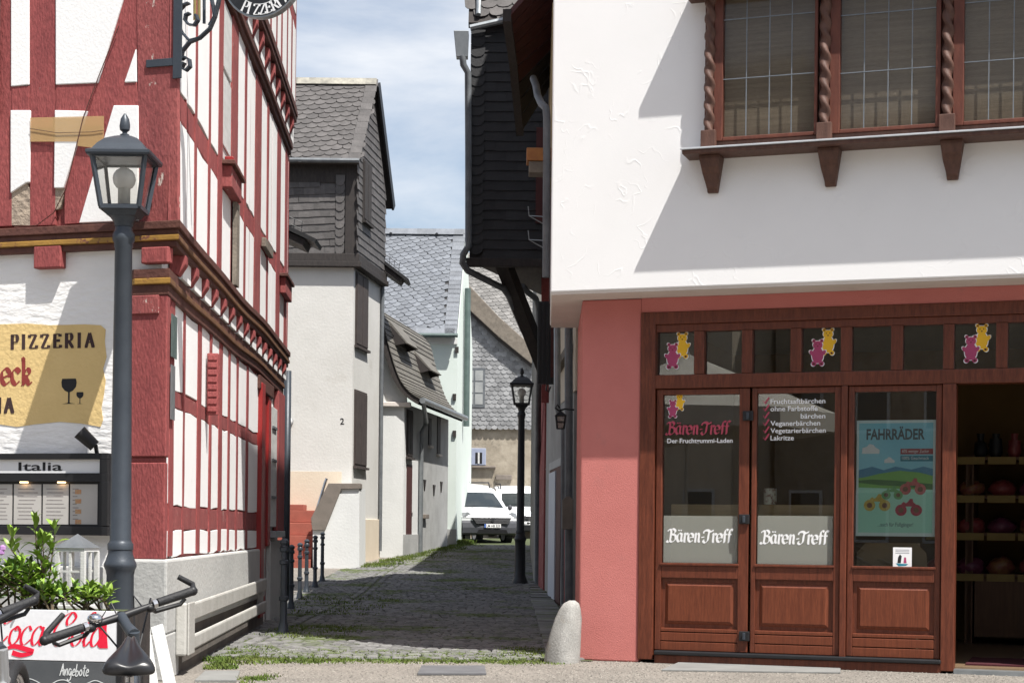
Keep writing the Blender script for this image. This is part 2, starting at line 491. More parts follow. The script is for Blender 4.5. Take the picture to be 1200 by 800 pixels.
VANGREY = mat('grey_bumper_plastic', (0.058, 0.060, 0.070), (0.05, 0.052, 0.06), 8, 0.6)
VANGLASS = mat('tinted_car_glass', (0.020, 0.026, 0.028), (0.03, 0.036, 0.036), 3, 0.05, spec=0.8)
CHROME = mat('chrome', (0.7, 0.7, 0.72), (0.66, 0.66, 0.68), 5, 0.12, metal=1)
LAMPLENS = mat('headlight_lens', (0.20, 0.21, 0.22), (0.10, 0.105, 0.11), 14, 0.1, coat=1, spec=.8)
WHITE = mat('white_print', (0.80, 0.80, 0.80), (0.78, 0.78, 0.78), 5, 0.6)
WHITEWOOD = mat('white_painted_wood', (0.62, 0.62, 0.60), (0.52, 0.52, 0.50), 5, 0.6, 0.15, 40, stretch=(1, 1, 3), peel=((.34, .32, .28), .66, 9, .05))
CREAMW = mat('greyish_white_guard_paint', (0.44, 0.43, 0.40), (0.36, 0.35, 0.32), 4, 0.65, 0.2, 35, peel=((.36, .34, .29), .68, 4, .1))
SIGNYEL = mat('painted_yellow_sign_ground', (0.72, 0.53, 0.24), (0.66, 0.475, 0.205), 2.5, 0.85, 0.3, 30)
INK = mat('dark_brown_lettering', (0.055, 0.028, 0.028), (0.04, 0.022, 0.022), 9, 0.8)
BLKPRINT = mat('black_print', (0.016, 0.016, 0.018), (0.014, 0.014, 0.015), 9, 0.7)
REDPRINT = mat('dark_red_lettering', (0.28, 0.045, 0.035), (0.23, 0.035, 0.03), 9, 0.8)
COLARED = mat('bright_red_print', (0.70, 0.012, 0.045), (0.68, 0.012, 0.042), 9, 0.5)
CHALKBD = mat('grey_blackboard', (0.060, 0.066, 0.072), (0.085, 0.09, 0.095), 3, 0.8, 0.05, 40)
CHALK = mat('chalk_white', (0.62, 0.64, 0.64), (0.5, 0.52, 0.52), 40, 0.95)
BDWHITE = mat('white_sign_board', (0.72, 0.73, 0.75), (0.66, 0.67, 0.69), 30, 0.5, det=3)
SADDLE = mat('black_saddle_vinyl', (0.016, 0.016, 0.018), (0.012, 0.012, 0.013), 8, 0.32, spec=.6)
PLEX = glass('window_glass', (0.93, 0.95, 0.94), 1.9)
LANTGLASS = glass('bubbled_lantern_glass', (0.96, 0.96, 0.94), 1.3, 0.08)
FROST = film('frosted_window_film', (0.40, 0.41, 0.36), 0.34)
OPAL = film('white_opal_bulb', (0.75, 0.75, 0.74), 0.85)
TAPE = film('tan_tape_strip', (0.60, 0.40, 0.18), 0.5)
print('p1 ok')
# ------------------------------------------------------------------ lettering
def text(F, body, a, b, h, c, mt, parent, width=None, name='lettering', bold=0.0, shear=0.0, align='LEFT', th=0.0015):
    """flat lettering; (a, b) is the left end of the baseline, h the capital height"""
    cu = bpy.data.curves.new('txt', 'FONT')
    cu.body = body
    cu.size = h / 0.72
    cu.offset = bold
    cu.shear = shear
    cu.resolution_u = 3
    o = bpy.data.objects.new('txt', cu)
    C.objects.link(o)
    dg = bpy.context.evaluated_depsgraph_get()
    me = bpy.data.meshes.new_from_object(o.evaluated_get(dg))
    bpy.data.objects.remove(o)
    if not len(me.vertices): return None
    xs = [v.co.x for v in me.vertices]
    x0, x1 = min(xs), max(xs)
    k = width / (x1 - x0) if width else 1.0
    sh = 0 if align == 'LEFT' else -(x1 - x0) * k / 2
    off = base_of(parent)
    for v in me.vertices:
        v.co = F.P(a + sh + (v.co.x - x0) * k, b + v.co.y, c) - off
    me.name = name
    me.materials.clear(); me.materials.append(mt)
    ob = bpy.data.objects.new(name, me)
    C.objects.link(ob)
    ob.parent = parent
    BASE[ob.name] = off
    return ob
def crom(pts, n=5):
    if len(pts) < 3: return pts
    out = []
    q = [pts[0]] + list(pts) + [pts[-1]]
    for i in range(1, len(q) - 2):
        for k in range(n):
            t = k / n
            out.append(tuple(0.5 * (2 * q[i][d] + (q[i + 1][d] - q[i - 1][d]) * t + (2 * q[i - 1][d] - 5 * q[i][d] + 4 * q[i + 1][d] - q[i + 2][d]) * t * t
                       + (3 * q[i][d] - q[i - 1][d] - 3 * q[i + 1][d] + q[i + 2][d]) * t ** 3) for d in (0, 1)))
    out.append(pts[-1])
    return out
def pen(m, F, paths, a, b, sx, sy, c, nib, ang=40, tmin=0.2, smooth=True, shear=0.0):
    """writes strokes with a broad nib; nib is its width in metres, ang its angle"""
    an = R(ang)
    for k, path in enumerate(paths):
        p = crom(path) if smooth else path
        p = [(a + (x + y * shear) * sx, b + y * sy) for x, y in p]
        vs, fs = [], []
        for i in range(len(p)):
            x0, y0 = p[max(i - 1, 0)]; x1, y1 = p[min(i + 1, len(p) - 1)]
            d = math.hypot(x1 - x0, y1 - y0) or 1e-6
            tx, ty = (x1 - x0) / d, (y1 - y0) / d
            w = max(tmin, abs(tx * math.sin(an) - ty * math.cos(an))) * nib / 2
            vs.append(F.P(p[i][0] - ty * w, p[i][1] + tx * w, c + k * 0.0004))
            vs.append(F.P(p[i][0] + ty * w, p[i][1] - tx * w, c + k * 0.0004))
        for i in range(len(p) - 1):
            fs.append((2 * i, 2 * i + 1, 2 * i + 3, 2 * i + 2))
        m.add(vs, fs)
    return m
# glyphs in units of x-height; capital height 1 for the roman ones
ROM = {
 'P': ([[(0.12, 0), (0.12, 1)], [(0, 0), (.26, 0)], [(0, 1), (.2, 1)]], [[(.12, .98), (.45, .98), (.56, .75), (.45, .5), (.14, .5)]], .66),
 'I': ([[(0.14, 0), (0.14, 1)], [(0, 0), (.28, 0)], [(0, 1), (.28, 1)]], [], .36),
 'Z': ([[(.56, .98), (.06, .02)], [(.04, .97), (.58, .97)], [(.04, .03), (.60, .03)], [(.05, .97), (.03, .78)], [(.6, .03), (.63, .22)]], [], .74),
 'E': ([[(.12, 0), (.12, 1)], [(0, .97), (.54, .97)], [(0, .03), (.58, .03)], [(.12, .52), (.42, .52)], [(.54, .98), (.55, .80)], [(.58, .02), (.6, .22)], [(.42, .62), (.42, .42)]], [], .70),
 'R': ([[(0.12, 0), (0.12, 1)], [(0, 0), (.26, 0)], [(0, 1), (.2, 1)], [(.3, .5), (.62, .02)], [(.55, .01), (.72, .01)]], [[(.12, .98), (.45, .98), (.55, .76), (.45, .52), (.14, .52)]], .76),
 'A': ([[(.08, 0), (.37, 1)], [(.36, 1), (.66, 0)], [(.17, .34), (.55, .34)], [(-.02, 0), (.18, 0)], [(.54, 0), (.78, 0)]], [], .8),
}
def roman(m, F, s, a, b, h, c, nib, gap=0.10):
    for ch in s:
        st, cu, w = ROM[ch]
        pen(m, F, st, a, b, h, h, c, nib, 8, .32, False)
        pen(m, F, cu, a, b, h, h, c + .002, nib, 8, .3, True)
        a += (w + gap) * h
    return a
BL = {  # broken-letter glyphs, x-height 1
 'e': ([[(.62, .45), (.62, .78), (.36, 1.0), (.08, .78), (.08, .25), (.34, 0), (.66, .2)], [(.10, .42), (.62, .60)]], .78),
 'c': ([[(.60, .80), (.36, 1.0), (.08, .76), (.08, .25), (.34, 0), (.62, .2)], [(.36, 1.0), (.62, .74)]], .74),
 'k': ([[(.0, 1.62), (.16, 1.5), (.16, .12), (.05, .02)], [(.16, .55), (.4, .95), (.60, .82), (.52, .58), (.16, .48)], [(.32, .5), (.46, .18), (.62, 0), (.82, .14)], [(.16, .12), (.30, .0)], [(.16, 1.5), (.30, 1.66)]], .86),
 'B': ([[(-.18, .08), (.02, -.06), (.22, .1), (.30, .7), (.28, 1.35), (.02, 1.42), (-.12, 1.22)], [(.12, 1.30), (.5, 1.52), (.80, 1.28), (.66, .96), (.34, .86)], [(.4, .88), (.86, .72), (.86, .22), (.5, -.04), (.22, .1)]], 1.06),
 'a': ([[(.56, .9), (.3, 1.0), (.08, .7), (.08, .25), (.28, 0), (.54, .25)], [(.58, 1.0), (.56, .2), (.74, .05)]], .80),
 '"': ([[(.16, 1.28), (.2, 1.42)], [(.44, 1.28), (.48, 1.42)]], 0),
 'r': ([[(.02, .88), (.16, .98), (.16, .1), (.3, .0)], [(.16, .72), (.36, 1.0), (.54, .84)]], .56),
 'n': ([[(.02, .88), (.16, .98), (.16, .08), (.28, 0)], [(.16, .7), (.40, 1.0), (.56, .8), (.56, .12), (.72, 0)]], .80),
 '-': ([[(.06, .52), (.42, .60)]], .50),
 'T': ([[(-.22, 1.02), (-.08, 1.36), (.28, 1.42), (.62, 1.28), (1.02, 1.46)], [(-.1, 1.28), (.28, 1.34), (.62, 1.20), (1.0, 1.36)], [(.50, 1.30), (.42, .8), (.36, .2), (.08, -.08), (-.16, .08), (-.06, .30)]], .86),
 'f': ([[(.58, 1.40), (.36, 1.52), (.2, 1.2), (.2, .1), (.08, -.05)], [(.0, .9), (.48, .94)]], .54),
}
def black(m, F, s, a, b, xh, c, nib, ang=40, shear=0.0):
    for ch in s:
        st, w = BL[ch]
        pen(m, F, st, a, b, xh, xh, c, nib, ang, .26, True, shear)
        a += w * xh
    return a
SCR = {  # flowing script
 'C': ([[(.95, 1.25), (1.08, 1.55), (.82, 1.78), (.38, 1.5), (.06, .9), (.06, .32), (.34, .0), (.72, .12), (.98, .45)], [(.95, 1.25), (.70, 1.10), (.62, 1.4), (.82, 1.78)]], 1.02),
 'o': ([[(.38, .98), (.12, .72), (.1, .22), (.3, 0), (.56, .26), (.6, .72), (.38, .98), (.34, .78), (.66, .82)]], .66),
 'c': ([[(.56, .78), (.38, 1.0), (.12, .7), (.1, .24), (.3, 0), (.64, .3)]], .62),
 'a': ([[(.56, .86), (.34, 1.0), (.1, .66), (.1, .2), (.28, 0), (.54, .36), (.62, .98)], [(.62, .98), (.54, .22), (.66, .0), (.88, .28)]], .84),
 'l': ([[(.06, .2), (.44, 1.3), (.40, 1.78), (.24, 1.6), (.12, .5), (.22, 0), (.46, .26)]], .44),
 '-': ([[(.1, .6), (.34, .64)]], .38),
}
def script(m, F, s, a, b, xh, c, nib, shear=.22):
    for ch in s:
        st, w = SCR[ch]
        pen(m, F, st, a, b, xh, xh, c, nib, 18, .2, True, shear)
        a += w * xh
    return a
HAND = {
 'A': ([[(.0, 0), (.18, .8), (.30, 1.6), (.40, .7), (.5, .05)], [(.02, .55), (.5, .75)]], .62),
 'n': ([[(0, .9), (.06, 0), (.2, .8), (.38, .85), (.42, .05)]], .54),
 'g': ([[(.4, .8), (.15, .95), (.05, .4), (.25, .1), (.42, .7), (.40, -.4), (.1, -.6), (-.05, -.4)]], .54),
 'e': ([[(.05, .45), (.38, .6), (.25, .95), (.06, .5), (.15, .05), (.42, .2)]], .48),
 'b': ([[(.08, 1.6), (.06, .1), (.3, .05), (.42, .4), (.25, .7), (.06, .5)]], .5),
 'o': ([[(.25, .9), (.05, .5), (.2, .05), (.42, .4), (.25, .9)]], .5),
 't': ([[(.2, 1.5), (.18, .2), (.35, .05)], [(0, 1.05), (.42, 1.12)]], .42),
}
def hand(m, F, s, a, b, xh, c, nib):
    for ch in s:
        st, w = HAND[ch]
        pen(m, F, st, a, b, xh, xh, c, nib, 30, .8, True, .12)
        a += w * xh
    return a

# ------------------------------------------------------------------ slates
def slate_mesh(w, h, kind, mt):
    """one slate lying in x (across), y (up the slope), z (out); foot lifted a little"""
    if kind == 'scale':
        pts = [(-w / 2, h * .5), (-w / 2, -h * .2), (-w * .38, -h * .40), (-w * .12, -h * .5), (w * .2, -h * .46), (w * .42, -h * .28), (w / 2, 0), (w / 2, h * .5)]
    elif kind == 'diag':
        pts = [(-w * .62, h * .5), (-w * .42, -h * .34), (-w * .2, -h * .5), (w * .30, -h * .44), (w * .52, -h * .1), (w * .42, h * .5)]
    else:
        pts = [(-w / 2, h * .5), (-w / 2, -h * .5), (w / 2, -h * .5), (w / 2, h * .5)]
    m = Mb()
    n = len(pts)
    t = 0.010
    lift = lambda y: 0.004 + 0.020 * (0.5 - y / h)
    m.add([(x, y, lift(y) - t) for x, y in pts] + [(x, y, lift(y)) for x, y in pts],
          [tuple(range(n - 1, -1, -1)), tuple(range(n, 2 * n))] + [(i, (i + 1) % n, n + (i + 1) % n, n + i) for i in range(n)])
    # winding is counter-clockwise for these outlines
    d = m.data('slate')
    d.materials.append(mt)
    return d, m
def slates(F, poly, w, h, kind, mt, parent, c=0.0, tilt=0.0, limit=300, stuffmat=None):
    """covers a polygon of plane F; the first `limit` slates nearest the middle of the rows are objects, the rest one part"""
    dm, mb = slate_mesh(w * 1.02, h * 1.28, kind, mt)
    b0, b1 = min(p[1] for p in poly), max(p[1] for p in poly)
    a0, a1 = min(p[0] for p in poly), max(p[0] for p in poly)
    spots = []
    r = 0
    ta = math.tan(tilt)
    ext = abs(a1 - a0) * abs(ta) + h
    b = b0 - ext
    while b < b1 + ext:
        a = a0 - w * 2 + (w / 2 if r % 2 else 0)
        while a < a1 + w:
            bb = b + (a - (a0 + a1) / 2) * ta
            if inside((a, bb), poly):
                spots.append((a + jit(w * .04), bb + jit(h * .03)))
            a += w
        b += h
        r += 1
    rest = Mb()
    e1 = F.e1 * math.cos(tilt) + F.e2 * math.sin(tilt)
    e2 = F.e2 * math.cos(tilt) - F.e1 * math.sin(tilt)
    for k, (a, b) in enumerate(spots):
        P = F.P(a, b, c + jit(0.002))
        rz = jit(.02)
        x = e1 * math.cos(rz) + e2 * math.sin(rz)
        y = e2 * math.cos(rz) - e1 * math.sin(rz)
        M = frame_matrix(P, x, y, F.n)
        if k < limit:
            single('slate', dm, mt, parent, M)
        else:
            rest.add([M @ p for p in mb.v], mb.f)
    if rest.v:
        o = rest.obj('slate_field', stuffmat or mt, parent)
        o['kind'] = 'stuff'
    return len(spots)

# ------------------------------------------------------------------ the setting: ground and paving
UF = Pl((0, 0, 0), (1, 0, 0), (0, 1, 0))
def right_x(y): return 0.62
g = Mb()
ys = [-60, -20, 0, 10, 14, 20, 27, 30, 35, 40, 45, 50, 55, 70, 120, 400, 900]
for i in range(len(ys) - 1):
    g.add([(-600, ys[i], gz(ys[i])), (600, ys[i], gz(ys[i])), (600, ys[i + 1], gz(ys[i + 1])), (-600, ys[i + 1], gz(ys[i + 1]))], [(0, 1, 2, 3)])
o = g.obj('ground', GRAVEL)
o['kind'] = 'structure'
def left_x(y):
    if y < 23: return -2.66 - .044 * (y - 12.7)
    if y < 36: return -3.6
    return -3.4 + (y - 36) * .13
ALY0 = 14.95
pv = Mb()
ysl = [ALY0, 18, 22.9, 23, 27, 30, 35, 36, 40, 45, 50, 55, 62]
for i in range(len(ysl) - 1):
    y0, y1 = ysl[i], ysl[i + 1]
    pv.add([(left_x(y0), y0, gz(y0) + .006), (right_x(y0) + .1, y0, gz(y0) + .006), (right_x(y1) + .1, y1, gz(y1) + .006), (left_x(y1), y1, gz(y1) + .006)], [(0, 1, 2, 3)])
alley = pv.obj('alley_pavement', JOINT)
alley['kind'] = 'structure'
alley['label'] = 'mossy cobbled alley running between the houses'
def cob_mesh(w, d, h):
    m = Mb()
    i = .012
    m.add([(-w / 2, -d / 2, 0), (w / 2, -d / 2, 0), (w / 2, d / 2, 0), (-w / 2, d / 2, 0),
           (-w / 2 + i * .5, -d / 2 + i * .5, h * .7), (w / 2 - i * .5, -d / 2 + i * .5, h * .7), (w / 2 - i * .5, d / 2 - i * .5, h * .7), (-w / 2 + i * .5, d / 2 - i * .5, h * .7),
           (-w / 2 + 2 * i, -d / 2 + 2 * i, h), (w / 2 - 2 * i, -d / 2 + 2 * i, h), (w / 2 - 2 * i, d / 2 - 2 * i, h), (-w / 2 + 2 * i, d / 2 - 2 * i, h)],
          [(0, 1, 5, 4), (1, 2, 6, 5), (2, 3, 7, 6), (3, 0, 4, 7), (4, 5, 9, 8), (5, 6, 10, 9), (6, 7, 11, 10), (7, 4, 8, 11), (8, 9, 10, 11)])
    return m
cobs = [cob_mesh(w, d, h) for w, d, h in ((.108, .084, .024), (.122, .088, .021), (.094, .08, .026), (.112, .078, .019))]
cobd = []
for m in cobs:
    d = m.data('cobble'); d.materials.append(COBBLE); cobd.append(d)
field = Mb()
y = ALY0 + .05
cnt = 0
while y < 49.5:
    x = left_x(y) + .05 + random.random() * .1
    while x < right_x(y) - .02:
        k = random.randrange(4)
        M = Matrix.Translation((x + jit(.008), y + jit(.008) + .04 * math.sin(x * 1.3), gz(y) + .004 + jit(.004))) @ Matrix.Rotation(jit(.06), 4, 'Z')
        if 16.2 < y < 38 and abs(x + 2.5 + .03 * math.sin(y * .6)) < .16:
            pass
        elif cnt < 300 and x > -2.75:
            single('cobble', cobd[k], COBBLE, alley, M); cnt += 1
        else:
            field.add([M @ p for p in cobs[k].v], cobs[k].f)
        x += (.118, .132, .104, .122)[k]
    y += .092
y = 16.2
while y < 38:
    for dx in (-.075, .075):
        k = random.randrange(4)
        M = Matrix.Translation((-2.5 - .03 * math.sin(y * .6) + dx, y, gz(y) - .004 - jit(.003))) @ Matrix.Rotation(math.pi / 2 + jit(.05), 4, 'Z') @ Matrix.Scale(1.45, 4)
        field.add([M @ p for p in cobs[k].v], cobs[k].f)
    y += .175
o = field.obj('cobble_field', COBBLE2, alley)
o['kind'] = 'stuff'

# slabs and covers let into the paving
def flat_slab(name, pts, z, th, mt, label, cat):
    return Mb().vprism([(p.x, p.y) for p in pts], z - th, z).top(name, mt, label, cat, bevel=.004)
def gp(px, py):
    d = ray(px, py); t = -EYE / d.z
    return ORG + d * t
flat_slab('cover_slab', [gp(489, 791), gp(570, 791), gp(568, 782), gp(494, 782)], .022, .02, DKSLAB, 'flat dark grey cover slab in the gravel before the alley', 'cover slab')
flat_slab('drain_cover', [gp(228, 799), gp(277, 799), gp(281, 788), gp(240, 788)], .020, .02, SLAB, 'grey metal drain cover beside the half-timbered house', 'drain cover')
flat_slab('door_slab', [gp(775, 786), gp(985, 789), gp(985, 783), gp(800, 775)], .016, .016, SLAB, 'thin pale stone slab lying before the shop windows', 'stone slab')
# right-hand footway strip of larger slabs along the houses
fw = thing('footway', 'row of grey footway slabs along the right-hand house walls', 'footway', (0.35, 20, 0))
y = 15.6
while y < 31:
    l = random.uniform(.5, .8)
    Mb().vprism([(right_x(y) - .30 + jit(.01), y), (right_x(y) + .05, y), (right_x(y) + .05, y + l - .015), (right_x(y) - .30 + jit(.01), y + l - .015)], gz(y) - .02, gz(y) + .055 + jit(.006)).obj('slab', COBBLE, fw, bevel=.006)
    y += l

# grass and moss tufts
gr = Mb()
def tuft(x, y, z, n, hgt, spread):
    for i in range(n):
        t = random.random() * 6.283; r = spread * math.sqrt(random.random())
        bx, by = x + r * math.cos(t), y + r * math.sin(t)
        d = random.random() * 6.283; hh = hgt * random.uniform(.4, 1.1); w = .006 + .004 * random.random(); ln = hh * random.uniform(.2, .8)
        px_, py_ = math.cos(d), math.sin(d)
        gr.add([(bx - py_ * w, by + px_ * w, z), (bx + py_ * w, by - px_ * w, z), (bx + px_ * ln * .4 , by + py_ * ln * .4, z + hh * .7), (bx + px_ * ln, by + py_ * ln, z + hh)], [(0, 1, 2), (0, 2, 3)])
def grass_px(x0, y0, x1, y1, n, per, hgt, spread):
    for i in range(n):
        p = gp(random.uniform(x0, x1), random.uniform(y0, y1))
        tuft(p.x, p.y, 0, per, hgt, spread)
for i in range(330):   # the weedy seam where the alley begins
    x = random.uniform(-2.3, .45)
    tuft(x, ALY0 - .10 + random.gauss(0, .13), .0, 14, .022, .12)
for i in range(260):
    x = random.uniform(-2.4, .5)
    tuft(x, ALY0 + abs(random.gauss(.1, .55)), .016, 10, .018, .13)
grass_px(245, 772, 275, 784, 14, 40, .05, .07)
grass_px(272, 760, 318, 772, 22, 40, .045, .08)
grass_px(285, 792, 330, 800, 10, 25, .035, .07)
for i in range(60): tuft(random.uniform(-2.6, -1.7), random.uniform(17.4, 19.5), .015, 18, .04, .12)
for i in range(70): tuft(random.uniform(-.05, .35), random.uniform(15.2, 16.4), .015, 12, .03, .12)
for i in range(80): tuft(random.uniform(-3.3, -1.8), random.uniform(22, 30), .03, 16, .04, .2)
for i in range(240):
    y = random.uniform(36.4, 50)
    tuft(left_x(y) + abs(random.gauss(0.1, .35)), y, gz(y) + .01, 24, .07, .16)
for i in range(30): tuft(random.uniform(-1.8, -1.2), random.uniform(49.5, 51), gz(50), 40, .16, .16)
for i in range(60): tuft(random.uniform(-2.5, -1.6), random.uniform(14.2, 15.2), 0, 16, .03, .12)
o = gr.obj('grass', GRASS)
o['kind'] = 'stuff'
o['label'] = 'tufts of grass and weeds in the paving seams'
print('p2 ok')

# loose gravel on the square
pb = Mb()
for i in range(9000):
    y = random.uniform(12.4, 14.98); x = random.uniform(-2.5, 4.4) * (.55 + .45 * y / 15)
    r_ = random.uniform(.004, .010)
    pb.add([(x + r_, y, .0), (x, y + r_, .001), (x - r_, y, 0), (x, y - r_, .001), (x + jit(.002), y, r_ * .9)], [(0, 1, 4), (1, 2, 4), (2, 3, 4), (3, 0, 4)])
o = pb.obj('gravel', mat('loose_gravel', (.26, .24, .21), (.17, .155, .135), 9, .9, island=.45))
o['kind'] = 'stuff'
o['label'] = 'loose gravel scattered over the square before the alley'
# ------------------------------------------------------------------ half-timbered house on the left
def isect(P0, n0, d0, n1, d1):
    """point with P.n0 = P0.n0 + d0 and P.n1 = P0.n1 + d1 in plan"""
    a, b, c, d = n0.x, n0.y, n1.x, n1.y
    e, f = P0.x * a + P0.y * b + d0, P0.x * c + P0.y * d + d1
    D = a * d - b * c
    return V(((e * d - b * f) / D, (a * f - e * c) / D, 0))
AL = R(17.5)
G = gp(188, 797); G.z = 0
FG = Wall(G.x, G.y, math.cos(AL), -math.sin(AL))
SD = Wall(G.x, G.y, -.044, 1.0)
LEN = 9.5
J = isect(G, FG.n, .0, SD.n, .065)
FJ = Wall(J.x, J.y, FG.e1.x, FG.e1.y)
SJ = Wall(J.x, J.y, SD.e1.x, SD.e1.y)
J2 = isect(G, FG.n, .06, SD.n, .15)
FJ2 = Wall(J2.x, J2.y, FG.e1.x, FG.e1.y)
SJ2 = Wall(J2.x, J2.y, SD.e1.x, SD.e1.y)
HS = thing('half_timbered_house', 'red and white half-timbered house with pizzeria sign at the alley corner', 'house', (G.x - 1, G.y + 1, 0))
def foot(K, F, S, inset, ln=LEN):
    k = isect(K, F.n, -inset, S.n, -inset)
    e = k + S.e1 * ln
    return [(k.x, k.y), (e.x, e.y), (e.x - 5.2, e.y + 1.0), (k.x - 5.2 * F.e1.x, k.y - 5.2 * F.e1.y)]
Z1, Z2, ZTOP = 3.40, 6.72, 9.3
Mb().vprism(foot(G, FG, SD, .03), 0.0, 3.3).obj('ground_floor_wall', GFPLAST, HS)
Mb().vprism(foot(J, FJ, SJ, .03), 3.3, 6.36).obj('upper_wall', RED2, HS)
Mb().vprism(foot(J2, FJ2, SJ2, .03), 6.36, ZTOP).obj('top_wall', RED2, HS)
# roof
k = isect(J2, FJ2.n, .35, SJ2.n, .35); e = k + SJ2.e1 * (LEN + .6)
kl = k - FJ2.e1 * 6.2; el = e + V((-6.2, 1.2, 0))
m1 = (k + kl) / 2; m2 = (e + el) / 2
Mb().add([(k.x, k.y, ZTOP), (e.x, e.y, ZTOP), (el.x, el.y, ZTOP), (kl.x, kl.y, ZTOP), (m1.x, m1.y, ZTOP + 3.4), (m2.x, m2.y, ZTOP + 3.4)],
         [(0, 1, 5, 4), (2, 3, 4, 5), (0, 4, 3), (1, 2, 5), (3, 2, 1, 0)]).obj('roof', SLATE_BLK, HS)

def pxpoly(F, pts, c): return [F.uv(x, y, c) for x, y in pts]
# front, upper storey: plaster panels and timbers read off the photograph
for k, pts in enumerate((
    [(14, -14), (35, -14), (35, 100), (14, 102)],
    [(66.5, -14), (150, -14), (116, 98), (66.5, 100)],
    [(160.5, 58), (161, 97), (147, 97.5)],
    [(14, 130), (37, 130), (36, 214), (32, 215), (14, 227)],
    [(66, 130), (104, 131), (76, 221), (65, 221)],
    [(135, 124.5), (163.5, 124.5), (164, 259), (94.5, 262)])):
    Mb().prism(FJ, pxpoly(FJ, pts, .0), -.03, .016 + .002 * k).obj('plaster_panel', PANEL, HS, bevel=.006)
for k, pts in enumerate((
    [(-70, -14), (14, -14), (14, 265), (-70, 268)],
    [(35, -14), (66.5, -14), (65, 264), (35.5, 265)],
    [(150, -14), (168, -14), (161, 58), (94.5, 262), (76, 263), (76, 221), (104, 131), (116, 98)],
    [(14, 102), (35, 101), (35, 130), (14, 130)],
    [(66.5, 100), (116, 98), (104, 131), (66, 130)],
    [(147, 97.5), (161, 97), (163.5, 124.5), (135, 124.5)],
    [(161, -14), (209, -14), (209.5, 262), (164, 262)])):
    Mb().prism(FJ, pxpoly(FJ, pts, 0), -.028, .004 + .0015 * k).obj('timber', RED2 if k == 6 else RED, HS, bevel=.004)
Mb().prism(FJ, pxpoly(FJ, [(14, 227), (32, 215), (36, 225), (35.5, 264), (14, 264)], 0), -.028, .0035).obj('rubble_infill', STONEIN, HS)
Mb().prism(FJ, pxpoly(FJ, [(65, 221), (76, 221), (71, 244), (65, 246)], 0), -.028, .0035).obj('rubble_infill', STONEIN, HS)
Mb().prism(FJ, pxpoly(FJ, [(37.5, 139), (124, 137), (124, 168), (118, 175), (93, 172), (93, 167), (38, 167)], 0), .0265, .0275).obj('tape_strip', TAPE, HS)
w = [FJ.P(*FJ.uv(x, y), .034) for x, y in ((38, 152), (70, 157), (110, 156), (124, 154))]
Mb().tube(w, .0022, 5).obj('wire', INK, HS)
w = [FJ.P(*FJ.uv(x, y), .034) for x, y in ((142, 32), (118, 92), (100, 140), (88, 190), (80, 222), (66, 250), (46, 265), (20, 267))]
Mb().tube(w, .004, 5).obj('wire', BRNMOLD, HS)
a0, a1, b0, b1 = FJ.rect(-30, -14, 2.5, 138)
sh = Mb().box(FJ, a0, a1, b0, b1, .03, .06).obj('window_shutter', GREENPIPE, HS, bevel=.004, label='dark green shutter edge beside the front timber posts')
# cornices round the two visible sides: stacked mouldings
def around(K, F, S, c0, c1, z0, z1, mt, name, ln=LEN, fl=5.0):
    k0 = isect(K, F.n, c0, S.n, c0); k1 = isect(K, F.n, c1, S.n, c1)
    m = Mb()
    n = 14
    # front run
    f0, f1 = k0 - F.e1 * fl, k1 - F.e1 * fl
    m.add([(p.x, p.y, z) for z in (z0, z1) for p in (f0, f1, k1, k0)], [(3, 2, 1, 0), (4, 5, 6, 7), (1, 2, 6, 5), (0, 1, 5, 4), (3, 0, 4, 7)])
    m.obj(name, mt, HS, bevel=.006)
    # side run with the slight sag of old timber
    m = Mb()
    pts = []
    for i in range(n + 1):
        t = i / n
        dz = -.035 * math.sin(t * 6.5) * t - .02 * math.sin(t * 17) * .4
        a, b = k0 + S.e1 * ln * t, k1 + S.e1 * ln * t
        pts.append([(a.x, a.y, z0 + dz), (b.x, b.y, z0 + dz), (b.x, b.y, z1 + dz), (a.x, a.y, z1 + dz)])
    vs = [p for q in pts for p in q]
    fs = [(3, 2, 1, 0), tuple(4 * n + i for i in range(4))]
    for i in range(n):
        for j in range(4):
            fs.append((4 * i + j, 4 * i + (j + 1) % 4, 4 * i + 4 + (j + 1) % 4, 4 * i + 4 + j))
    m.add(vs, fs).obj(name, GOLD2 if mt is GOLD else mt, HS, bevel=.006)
around(G, FG, SD, -.02, .035, 2.86, 2.94, BRNMOLD, 'beam_moulding', fl=.30)
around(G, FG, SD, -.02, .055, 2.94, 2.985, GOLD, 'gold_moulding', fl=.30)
around(G, FG, SD, -.02, .045, 2.985, 3.055, BRNMOLD, 'beam_moulding', fl=.30)
around(J, FJ, SJ, -.06, .030, 3.215, 3.262, BRNMOLD, 'jetty_moulding')
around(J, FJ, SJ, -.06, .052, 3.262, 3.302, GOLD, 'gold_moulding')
around(J, FJ, SJ, -.06, .040, 3.302, 3.345, BRNMOLD, 'jetty_moulding')
around(J, FJ, SJ, -.06, .062, 3.345, 3.405, BRNMOLD, 'jetty_moulding')
for z0, z1, c in ((5.96, 6.02, .04), (6.02, 6.07, .065), (6.07, 6.13, .05)):
    around(J, FJ, SJ, -.02, c, z0, z1, BRNMOLD, 'jetty_moulding')
for z0, z1, c in ((6.36, 6.42, .03), (6.42, 6.49, .045), (6.49, 6.56, .03)):
    around(J2, FJ2, SJ2, -.06, c, z0, z1, BRNMOLD, 'jetty_moulding')
